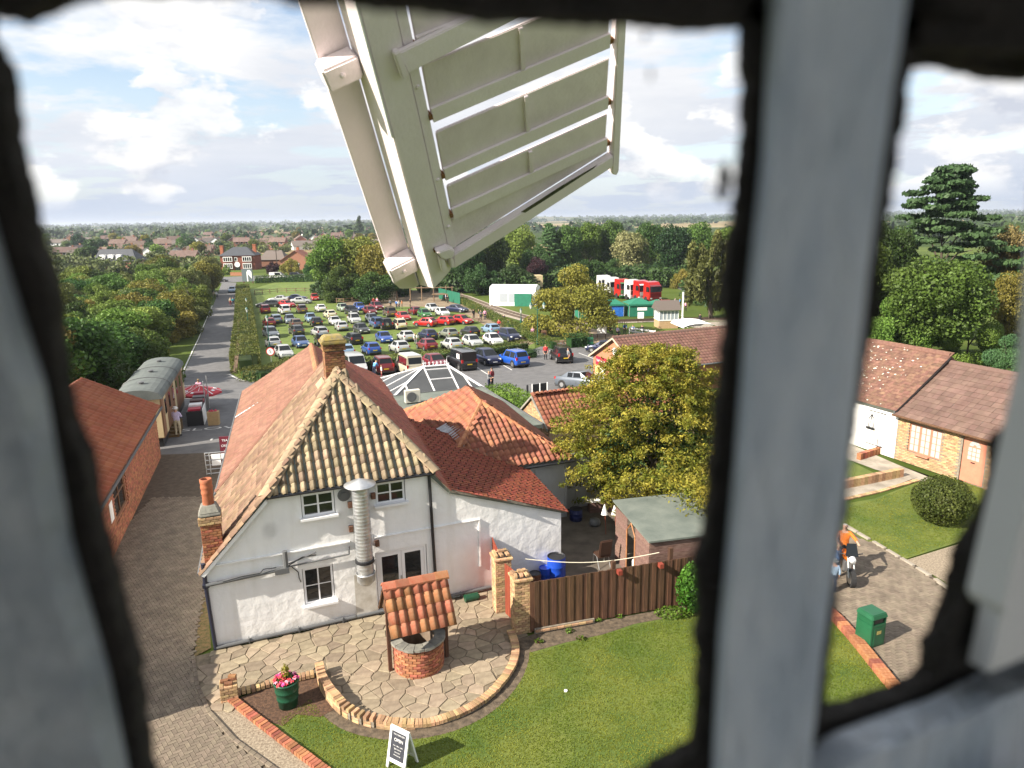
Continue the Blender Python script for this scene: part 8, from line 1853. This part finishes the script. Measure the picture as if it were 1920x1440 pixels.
for px, py, h, w_, m_, lab in ((1128, 636, 2.0, 1.3, m_white, 'white framed information board behind the shop roof'), (1201, 605, 1.7, 1.0, m_white, 'small white sign beside the railway track'), (1127, 601, 1.4, 1.0, mat('sign_navy', (.02, .03, .12), .5), 'dark blue sign beside the railway track')):
    t = thing('info_board', lab, 'sign', G(px, py)); g = MB(); g.bb(-w_ / 2, -.04, h * .4, w_ / 2, .04, h); g.build('board', m_, t); g = MB(); g.bb(-w_ / 2 + .06, .042, 0, -w_ / 2 + .14, .12, h); g.bb(w_ / 2 - .14, .042, 0, w_ / 2 - .06, .12, h); g.build('posts', m_wood_d, t)
wc_ = thing('white_canopy', 'curved white canopy showing over the shop roof ridge', 'canopy', G(1280, 648), rad(6)); u = pxm(1280, 648); g = MB(); n = 10; P = []
for y in (0, 5):
    for i in range(n + 1): a = math.pi * i / n; P.append((34 * u * (1 - math.cos(a)), y, 2.2 + 8 * u * math.sin(a)))
g.add(P, [(i, i + 1, n + 2 + i, n + 1 + i) for i in range(n)]); g.build('canvas', m_pvc, wc_)
for x in (.2, 66 * u): g = MB(); g.tube((x, .1, 0), (x, .1, 2.3), .05); g.build('pole', m_galv, wc_)

# ------------------------------------------------------------------ stall by the carriage
def parasol(px, py, pyc, lab, r=1.35):
    p = G(px, py); t = thing('parasol', lab, 'parasol', p, random.uniform(0, 1), 'red and white parasols at the stall'); h = atY(px, pyc, p.y).z; g = MB(); g.tube((0, 0, 0), (0, 0, h + .35), .025); g.build('pole', m_white, t)
    mr_ = mat('parasol_red', (.52, .035, .05), .7); 
    for i in range(8):
        a0, a1 = i * math.pi / 4, (i + 1) * math.pi / 4; am = (a0 + a1) / 2; c = lambda a, rr, z: (rr * math.cos(a), rr * math.sin(a), z)
        g = MB(); g.slab([c(a0, r, h - .12), c(am, r * .97, h - .14), c(a1, r, h - .12), (0, 0, h + .32)], (math.cos(am) * .3, math.sin(am) * .3, 1), .012); pn = g.build('panel', mr_, t)
        g = MB(); g.slab([c(a0 + .03, r, h - .125), c(a0, 0.02, h + .335), c(a0 - .03, r, h - .125)], (0, 0, 1), .02); g.build('white_seam', m_white, pn)
        g = MB(); g.slab([c(am - .16, r * .62, h + .045), c(am + .16, r * .62, h + .045), c(am + .13, r * .76, h - .015), c(am - .13, r * .76, h - .015)], (math.cos(am) * .3, math.sin(am) * .3, 1), .02); g.build('white_print', m_white, pn)
        g = MB(); g.slab([c(a0, r, h - .12), c(a1, r, h - .12), c(a1, r * 1.01, h - .26), c(a0, r * 1.01, h - .26)], (math.cos(am), math.sin(am), 0), .01); g.build('valance', mr_, pn)
parasol(371, 762, 706, 'red and white striped parasol, farther of two at the stall'); parasol(381, 768, 713, 'red and white striped parasol, nearer of two at the stall')
stl = thing('market_stall', 'black stall counter with trays and a white sign panel beside the carriage', 'stall', G(352, 800), SA); g = MB(); g.bb(0, 0, 0, .9, 4.6, .9); g.build('counter', m_black, stl)
for i in range(6):
    g = MB(); g.bb(.08, .15 + i * .72, .905, .8, .75 + i * .72, 1.02 + .1 * (i % 3)); g.build('tray', [m_sr, m_white, mat('tray_dark', (.06, .02, .02), .6), m_sr, m_grey, m_sr][i], stl)
g = MB(); g.slab([(.95, -.1, .05), (.95, 1.5, .05), (.92, 1.5, 1.05), (.92, -.1, 1.05)], (1, 0, 0), .03); g.build('sign_panel', m_white, stl); g = MB(); g.tube((.9, 2.2, 0), (.9, 2.2, 2.3), .03); g.tube((.9, 4.4, 0), (.9, 4.4, 2.2), .03); g.build('pole', m_galv, stl)
dk_ = thing('stall_steps', 'dark timber steps and decking in front of the stall', 'steps', G(326, 820), SA); 
for i in range(5): g = MB(); g.bb(-1.6, i * .4, 0, .3, i * .4 + .36, .12 + i * .12); g.build('step', mat('deck_timber', (.12, .075, .03), .8, .2, 4), dk_)
bgp = thing('paper_sack', 'brown paper sack of red goods on the lane beside the stall', 'sack', G(402, 796), rad(10)); g = MB(); g.box((0, 0, .42), (.62, .4, .84), taper=1.05); g.build('bag', mat('kraft', (.44, .30, .15), .85, .08, 5), bgp)
g = MB(); 
for i in range(7): g.lathe([(0, -.1), (.1, 0), (0, .1)], (random.uniform(-.22, .22), random.uniform(-.12, .12), .86), 7)
tag(g.build('contents', m_sr, bgp), kind='stuff')
bn_ = thing('stall_poster', 'cream folded board leaning by the carriage end', 'sign', G(297, 790), SA); g = MB(); g.slab([(-.4, 0, .6), (.5, 0, .6), (.5, .15, 1.5), (-.4, .15, 1.5)], (0, -1, 0), .03); g.build('board', m_cream, bn_); g = MB(); g.bb(-.4, .04, 0, .5, .12, .6); g.build('base', m_wood_d, bn_)
fg_ = thing('flag', 'small pale blue and white flag at the end of the carriage roof', 'flag', G(326, 735)); p = atY(318, 690, fg_.location.y); z0 = p.z; g = MB(); g.tube((0, 0, 0), (0, 0, z0 + .6), .025); g.build('pole', m_white, fg_); g = MB(); g.add([(0, 0, z0 + .6), (.7, .1, z0 + .35), (.8, .2, z0 - .15), (.12, .05, z0 + .05)], [(0, 1, 2, 3)]); g.build('cloth', mat('flag_blue', (.35, .55, .75), .8, scale=3, col2=(.75, .78, .80)), fg_)
# lane gate and menu board
lg_ = thing('lane_gate', 'galvanised five-bar gate with white notices beside the cottage eave', 'gate', G(388, 892), rad(14)); 
for z in (.1, .32, .54, .78, 1.02, 1.15): g = MB(); g.tube((0, 0, z), (2.3, 0, z), .022); g.build('bar', m_galv, lg_)
for x in (0, .2, 1.15, 2.3): g = MB(); g.tube((x, 0, 0.05), (x, 0, 1.17), .025); g.build('upright', m_galv, lg_)
for x, z in ((.3, .82), (.3, .5), (.75, .82)): g = MB(); g.bb(x, -.04, z, x + .42, -.028, z + .26); g.build('notice', m_white, lg_)
mb_ = thing('menu_board', 'dark maroon menu sign on the lane behind the galvanised gate', 'sign board', G(418, 872), rad(10)); g = MB(); g.bb(-.05, 0, .1, 1.0, .06, 1.5); q = g.build('board', mat('menu_maroon', (.12, .012, .025), .5), mb_)
for i, tx in enumerate(('TEA ROOM', 'CREAM TEAS', 'LUNCHES', 'CAKES')): text_part(tx, .16, q, (.48, -.01, 1.3 - i * .28), m_white)
g = MB(); g.bb(0, .07, 0, .08, .12, 1.4); g.bb(.88, .07, 0, .96, .12, 1.4); g.build('legs', m_wood_d, mb_)
# ------------------------------------------------------------------ the windmill: sail outside, window and dark room round the camera
P0 = Vector((-.424, 3.872, 12.766)); U_ = Vector((.873, .304, .382)).normalized(); V_ = Vector((.077, .687, -.722)); V_ = (V_ - U_ * V_.dot(U_)).normalized(); T_ = -(U_.cross(V_))
mw = Matrix((U_, V_, T_)).transposed().to_4x4(); mw.translation = P0        # local: x across, y down the sail, z towards the mill
sail = thing('windmill_sail', 'white painted windmill sail with slatted shutters hanging down outside the window', 'windmill sail', mw=mw)
m_sail = mat('sail_paint', (.80, .71, .73), .55, scale=2.6, col2=(.86, .775, .79), detail=10, bump=.15, bscale=40); m_shut = mat('shutter_paint', (.70, .605, .62), .65, scale=3, col2=(.83, .735, .745), detail=10, bump=.12, bscale=50)
m_rust = mat('rust_stain', (.22, .10, .04), .9, .3, 9)
def sp(nm, polys, z0, z1, m_=None, bev=.006, par=None):
    g = MB(); g.prism(polys, z0, z1); return link(nm, bevel(g.mesh(nm, m_ or m_sail), bev, 2), par or sail)
g = MB(); q = [(-.245, -1.9), (-.075, -1.9), (-.088, 1.38), (-.10, 1.46), (-.14, 1.49), (-.252, 1.56)]; k = len(q)       # the foot of the stock is cut on the slant
g.add([(x, y + (.31 if y > 0 else 0), -.36) for x, y in q] + [(x, y, 0) for x, y in q], [tuple(range(k - 1, -1, -1)), tuple(range(k, 2 * k))] + [(i, (i + 1) % k, k + (i + 1) % k, k + i) for i in range(k)]); link('stock', bevel(g.mesh('stock', m_sail), .006, 2), sail)
sp('leading_board', [(-.43, -1.9), (-.246, -1.9), (-.256, 1.87), (-.30, 1.88), (-.40, 1.82), (-.432, 1.74)], -.40, -.365)
sp('stock_edging', [(-.262, -1.9), (-.247, -1.9), (-.254, .32), (-.262, .32)], -.02, .012, m_white, .003)
for y0, y1 in ((-.02, .10), (1.47, 1.60), (-1.5, -1.39)):
    b_ = sp('clamp_block', [(-.46, y0), (-.255, y0 - .01), (-.255, y1), (-.45, y1 + .01)], -.364, -.24, None, .012)
    g = MB(); g.lathe([(.016, 0), (.012, .012), (0, .014)], (-.36, (y0 + y1) / 2, -.24), 8); g.build('bolt', m_sail, b_)
sp('inner_rail', [(-.074, -1.9), (-.022, -1.9), (-.020, 1.30), (-.086, 1.30)], -.05, -.012)
for y in (.11, .72, 1.1): g = MB(); g.lathe([(.014, 0), (.01, .01), (0, .012)], (-.05, y, -.012), 7); g.build('bolt', m_sail, sail)
sp('hemlath', [(1.178, -1.9), (1.238, -1.9), (1.238, 1.27), (1.222, 1.30), (1.182, 1.27)], -.05, .02)
sp('cross_bar', [(-.125, -.13), (1.20, -.23), (1.20, -.12), (-.10, -.01)], -.002, .035); sp('bar_plate', [(-.150, -.14), (-.116, -.145), (-.10, .0), (-.135, .005)], .001, .045)
sp('tail_bar', [(-.072, 1.315), (1.178, 1.105), (1.178, 1.20), (-.084, 1.435)], -.03, .03); sp('cross_bar', [(-.07, -1.35), (1.2, -1.45), (1.2, -1.34), (-.07, -1.24)], -.002, .035)
sp('end_board', [(-.018, 1.06), (1.165, 1.025), (1.165, 1.10), (-.05, 1.312)], -.045, -.025, m_shut)
# shutters: a canvas board turned on its pivot, mid rib and pale lower lip
for t0 in (-1.19, -.80, -.405, 0.0, .405, .79):
    last = t0 > .7; h_ = .338 if not last else .262; rot = Matrix.Translation((.57, t0 + h_ * .5, -.025)) @ Matrix.Rotation(rad(-3), 4, 'X')
    g = MB(); g.prism([(-.575, -h_ / 2 + .012), (-.565, -h_ / 2), (.575, -h_ / 2), (.575, h_ / 2), (-.575, h_ / 2)], -.010, .010); s_ = g.build('shutter', m_shut, sail, mw=rot); s_.data = bevel(s_.data, .005, 2)
    g = MB(); g.bb(-.012, -h_ / 2 + .01, .011, .012, h_ / 2 - .09, .028); g.build('mid_rib', m_shut, s_)
    g = MB(); g.bb(-.575, h_ / 2 - .085, .012, .575, h_ / 2 + .002, .030); g.build('lower_lip', m_sail, s_)
    g = MB(); g.bb(-.595, h_ / 2 - .05, -.02, -.576, h_ / 2 - .02, .03); g.bb(.576, h_ / 2 - .05, -.02, .60, h_ / 2 - .02, .03); tag(g.build('pivot', m_rust, s_), kind='stuff')
hk = MB(); hk.prism([(-.185, 1.20), (-.10, 1.21), (-.062, 1.255), (-.085, 1.30), (-.14, 1.29), (-.165, 1.26)], .002, .06); hk.prism([(-.175, 1.262), (-.145, 1.292), (-.135, 1.40), (-.175, 1.40)], .002, .05); hk.prism([(-.11, 1.303), (-.085, 1.303), (-.082, 1.40), (-.112, 1.40)], .002, .05)
link('iron_cleat', bevel(hk.mesh('iron_cleat', m_sail), .006, 2), sail)
g = MB(); g.prism([(-.19, 1.215), (-.178, 1.20), (-.172, 1.235), (-.187, 1.245)], .001, .004); g.build('rust_streak', m_rust, sail)
g = MB(); g.prism([(.45, 1.212), (.78, 1.15), (1.05, 1.115), (1.02, 1.13), (.80, 1.175), (.62, 1.21), (.48, 1.235)], .0305, .032); g.build('moss_streak', mat('moss', (.03, .035, .02), .95, scale=12, col2=(.10, .10, .05)), sail)

from mathutils import noise as mnoise
# window: polygons on the window planes, real thickness, ragged old putty
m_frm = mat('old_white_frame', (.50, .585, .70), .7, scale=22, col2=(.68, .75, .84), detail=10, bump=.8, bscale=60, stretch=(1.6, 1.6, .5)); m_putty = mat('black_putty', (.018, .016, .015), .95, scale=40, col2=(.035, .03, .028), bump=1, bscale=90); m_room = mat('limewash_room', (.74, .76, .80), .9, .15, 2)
win = thing('window', 'old white painted mill window with ragged dark putty seen from inside', 'window', Vector((0, .30, 12)))
PL = dict(front=(Vector((0, .30, 12)), Vector((0, 1, 0))), side=(Vector((.135, .30, 12)), Vector((-.38, .925, 0)).normalized()))
def onp(px, py, pl, off=0.0):
    o, n = PL[pl]; d = RAY(px, py); o = o + n * off; return CAMP + d * ((o - CAMP).dot(n) / d.dot(n))
def piece(nm, pts, pl, off, th, m_, rag=0.0, par=None, seg=9):
    n_ = PL[pl][1]; Q_ = []
    for i in range(len(pts)):
        a, b = pts[i], pts[(i + 1) % len(pts)]; k = max(1, int(math.hypot(b[0] - a[0], b[1] - a[1]) / seg)) if rag else 1
        for j in range(k):
            x, y = a[0] + (b[0] - a[0]) * j / k, a[1] + (b[1] - a[1]) * j / k
            if rag and -20 < x < 1940 and -20 < y < 1460: nx_ = lambda f, o: mnoise.noise(Vector((x * f + o, y * f - o, o * 3.7))); x, y = x + rag * (2.6 * nx_(.013, 1) + 1.8 * nx_(.045, 5) + 1.3 * nx_(.13, 9)) + random.gauss(0, rag * .25), y + rag * (2.2 * nx_(.013, 21) + 1.6 * nx_(.045, 25) + 1.3 * nx_(.13, 29)) + random.gauss(0, rag * .25)
            Q_.append(onp(x, y, pl, off))
    from mathutils.geometry import tessellate_polygon
    R_ = [q - n_ * th for q in Q_]; ax = Vector((n_.y, -n_.x, 0)).normalized(); tr = tessellate_polygon([[Vector((q.dot(ax), q.z, 0)) for q in Q_]]); k = len(Q_); g = MB(); F = []
    for t in tr: F.append(tuple(t)); F.append(tuple(i + k for i in t[::-1]))
    F += [(i, (i + 1) % k, k + (i + 1) % k, k + i) for i in range(k)]
    o_ = win.location; g.add([q - o_ for q in Q_ + R_], F); me = g.mesh(nm, m_); bm = bmesh.new(); bm.from_mesh(me); bmesh.ops.recalc_face_normals(bm, faces=bm.faces); bm.to_mesh(me); bm.free(); return link(nm, me, par or win)
# left jamb
piece('left_jamb', [(-1700, -1100), (-180, -1100), (-20, 380), (20, 520), (85, 720), (135, 1010), (205, 1260), (245, 1460), (330, 2300), (-1700, 2300)], 'front', .018, .02, mat('dark_grey_frame', (.30, .34, .385), .75, scale=22, col2=(.46, .50, .54), detail=10, bump=.8, bscale=60))  # jamb in a darker grey than the rest of the frame
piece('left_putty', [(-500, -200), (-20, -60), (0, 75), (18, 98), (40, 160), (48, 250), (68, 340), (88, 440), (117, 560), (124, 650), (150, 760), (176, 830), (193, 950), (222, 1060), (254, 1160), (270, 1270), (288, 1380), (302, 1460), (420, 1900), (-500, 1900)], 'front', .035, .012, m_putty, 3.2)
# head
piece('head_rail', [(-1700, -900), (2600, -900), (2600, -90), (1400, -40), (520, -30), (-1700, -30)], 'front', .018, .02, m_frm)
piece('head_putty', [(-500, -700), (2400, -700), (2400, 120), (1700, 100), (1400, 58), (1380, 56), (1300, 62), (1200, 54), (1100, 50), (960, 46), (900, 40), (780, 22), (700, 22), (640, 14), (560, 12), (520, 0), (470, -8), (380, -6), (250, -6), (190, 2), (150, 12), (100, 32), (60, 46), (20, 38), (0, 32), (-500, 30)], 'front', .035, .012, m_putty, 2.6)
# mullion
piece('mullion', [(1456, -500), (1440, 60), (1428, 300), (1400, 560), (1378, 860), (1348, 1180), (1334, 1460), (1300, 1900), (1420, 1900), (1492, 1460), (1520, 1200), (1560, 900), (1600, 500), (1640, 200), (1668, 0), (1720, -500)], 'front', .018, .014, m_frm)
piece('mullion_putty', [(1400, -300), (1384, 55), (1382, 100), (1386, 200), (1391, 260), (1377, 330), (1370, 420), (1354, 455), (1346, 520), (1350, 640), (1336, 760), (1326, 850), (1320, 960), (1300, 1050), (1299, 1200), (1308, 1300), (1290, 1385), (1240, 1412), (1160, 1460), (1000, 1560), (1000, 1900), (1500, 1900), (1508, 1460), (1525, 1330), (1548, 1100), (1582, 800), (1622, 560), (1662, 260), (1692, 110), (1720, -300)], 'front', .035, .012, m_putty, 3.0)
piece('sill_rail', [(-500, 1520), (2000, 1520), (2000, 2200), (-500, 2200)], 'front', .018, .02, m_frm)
# opening casement on the right
piece('casement_head', [(1640, -500), (3000, -500), (3000, 60), (1900, 60), (1690, 40)], 'side', .014, .02, m_putty)
piece('casement_head_putty', [(1650, -400), (2900, -400), (2900, 165), (1920, 152), (1862, 150), (1800, 138), (1740, 124), (1690, 130), (1660, 126)], 'side', .03, .012, m_putty, 2.2)
piece('casement_sill', [(1480, 1420), (1560, 1375), (1640, 1345), (1740, 1310), (1830, 1265), (1960, 1225), (2900, 1000), (2900, 2100), (1480, 2100)], 'side', .014, .02, m_frm)
piece('casement_sill_putty', [(1480, 1345), (1506, 1330), (1560, 1320), (1640, 1292), (1720, 1262), (1800, 1222), (1870, 1198), (1960, 1178), (2900, 950), (2900, 1900), (1480, 1900)], 'side', .03, .012, m_putty, 2.6)
piece('casement_stile', [(1925, 430), (1905, 690), (1858, 900), (1812, 1105), (1822, 1124), (1930, 1118), (2600, 1080), (2600, -200), (1960, -200)], 'side', .010, .02, mat('stile_white_lit', (.84, .86, .88), .6, .03, 4))  # lighter copy of the frame white: stronger light on the stile, as colour
piece('stile_foot', [(1845, 1090), (2600, 1060), (2600, 1160), (1930, 1195), (1815, 1240), (1828, 1180)], 'side', .012, .012, MATS['stile_white_lit'])
piece('stile_putty', [(1905, 740), (1895, 800), (1868, 812), (1848, 842), (1842, 900), (1830, 960), (1792, 1010), (1776, 1062), (1760, 1130), (1732, 1200), (1714, 1280), (1740, 1330), (2600, 1300), (2600, 600), (1930, 600)], 'side', .03, .012, m_putty, 3.4)
gm, gt, gb_ = newmat('clear_glass'); gt.nodes.clear(); tb = gt.nodes.new('ShaderNodeBsdfTransparent'); go = gt.nodes.new('ShaderNodeOutputMaterial'); gt.links.new(tb.outputs[0], go.inputs[0])
piece('glass_pane', [(-40, -20), (1420, -20), (1340, 1500), (250, 1500)], 'front', .040, .003, gm); piece('glass_pane', [(1640, 60), (2100, 60), (2100, 1300), (1490, 1450)], 'side', .036, .003, gm)
# dust bunnies, cobweb ends and grime spots stuck to the glass
for px, py, r, k in ((1357, 335, 12, 2.6), (1350, 365, 9, 1.6), (1208, 70, 3, 3), (508, 992, 5, 1), (1330, 350, 4, 1.5), (1218, 140, 2, 6), (1345, 960, 10, 2)):
    piece('grime_spot', [(px + r * math.cos(a) * random.uniform(.6, 1.1), py + r * k * math.sin(a) * random.uniform(.7, 1.1)) for a in [i * .52 for i in range(12)]], 'front', .0345, .004, mat('grime', (.05, .048, .05), .95))
# dark mill room
mill = thing('windmill_tower', 'windmill tower whose small dark upper room looks out through the old window', 'windmill', Vector((0, 0, 0)))
g = MB()
ox0, ox1, oz0, oz1, Y1, Y2 = -.55, .72, 11.0, 12.7, .37, .62
g.bb(-1.9, Y1, 10.2, ox0, Y2, 13.8); g.bb(ox1, Y1, 10.2, 1.9, Y2, 13.8); g.bb(ox0, Y1, 10.2, ox1, Y2, oz0); g.bb(ox0, Y1, oz1, ox1, Y2, 13.8)
g.bb(-1.9, -2.9, 10.2, -1.65, Y1, 13.8); g.bb(1.65, -2.9, 10.2, 1.9, Y1, 13.8)
g.bb(-1.65, -2.9, 10.2, -1.38, -2.65, 13.8); g.bb(1.38, -2.9, 10.2, 1.65, -2.65, 13.8); g.bb(-1.38, -2.9, 10.2, 1.38, -2.65, 10.7); g.bb(-1.38, -2.9, 13.3, 1.38, -2.65, 13.8)  # unseen opening in the back wall, added and widened to light the frame
g.build('upper_wall', m_room, mill)
g = MB(); g.bb(-1.64, -2.64, 10.21, 1.64, Y1 - .01, 10.3); g.build('floor', m_wood_d, mill); g = MB(); g.bb(-1.9, -2.9, 13.81, 1.9, Y2, 13.95); g.build('ceiling', m_wood_d, mill)
g = MB(); g.lathe([(3.1, 0), (2.35, 10.19), (0, 10.19)], (0, -1.95, 0), 24); g.build('tower', mat('black_tower', (.03, .03, .032), .6), mill)
g = MB(); g.lathe([(2.3, 13.96), (2.2, 14.6), (1.5, 15.6), (0, 16.1)], (0, -1.2, 0), 20); g.build('cap', m_white, mill)
# ------------------------------------------------------------------ air
g = MB(); g.bb(-8900, -190, -6.2, 8900, 13900, 60)
hm_ = bpy.data.materials.new('haze_air'); hm_.use_nodes = True; hm_.node_tree.nodes.clear()
pv = hm_.node_tree.nodes.new('ShaderNodeVolumePrincipled'); pv.inputs['Density'].default_value = .00013; pv.inputs['Color'].default_value = (.78, .86, 1.0, 1); pv.inputs['Anisotropy'].default_value = .2
ho = hm_.node_tree.nodes.new('ShaderNodeOutputMaterial'); hm_.node_tree.links.new(pv.outputs[0], ho.inputs['Volume'])
tag(g.build('haze', hm_), kind='stuff')
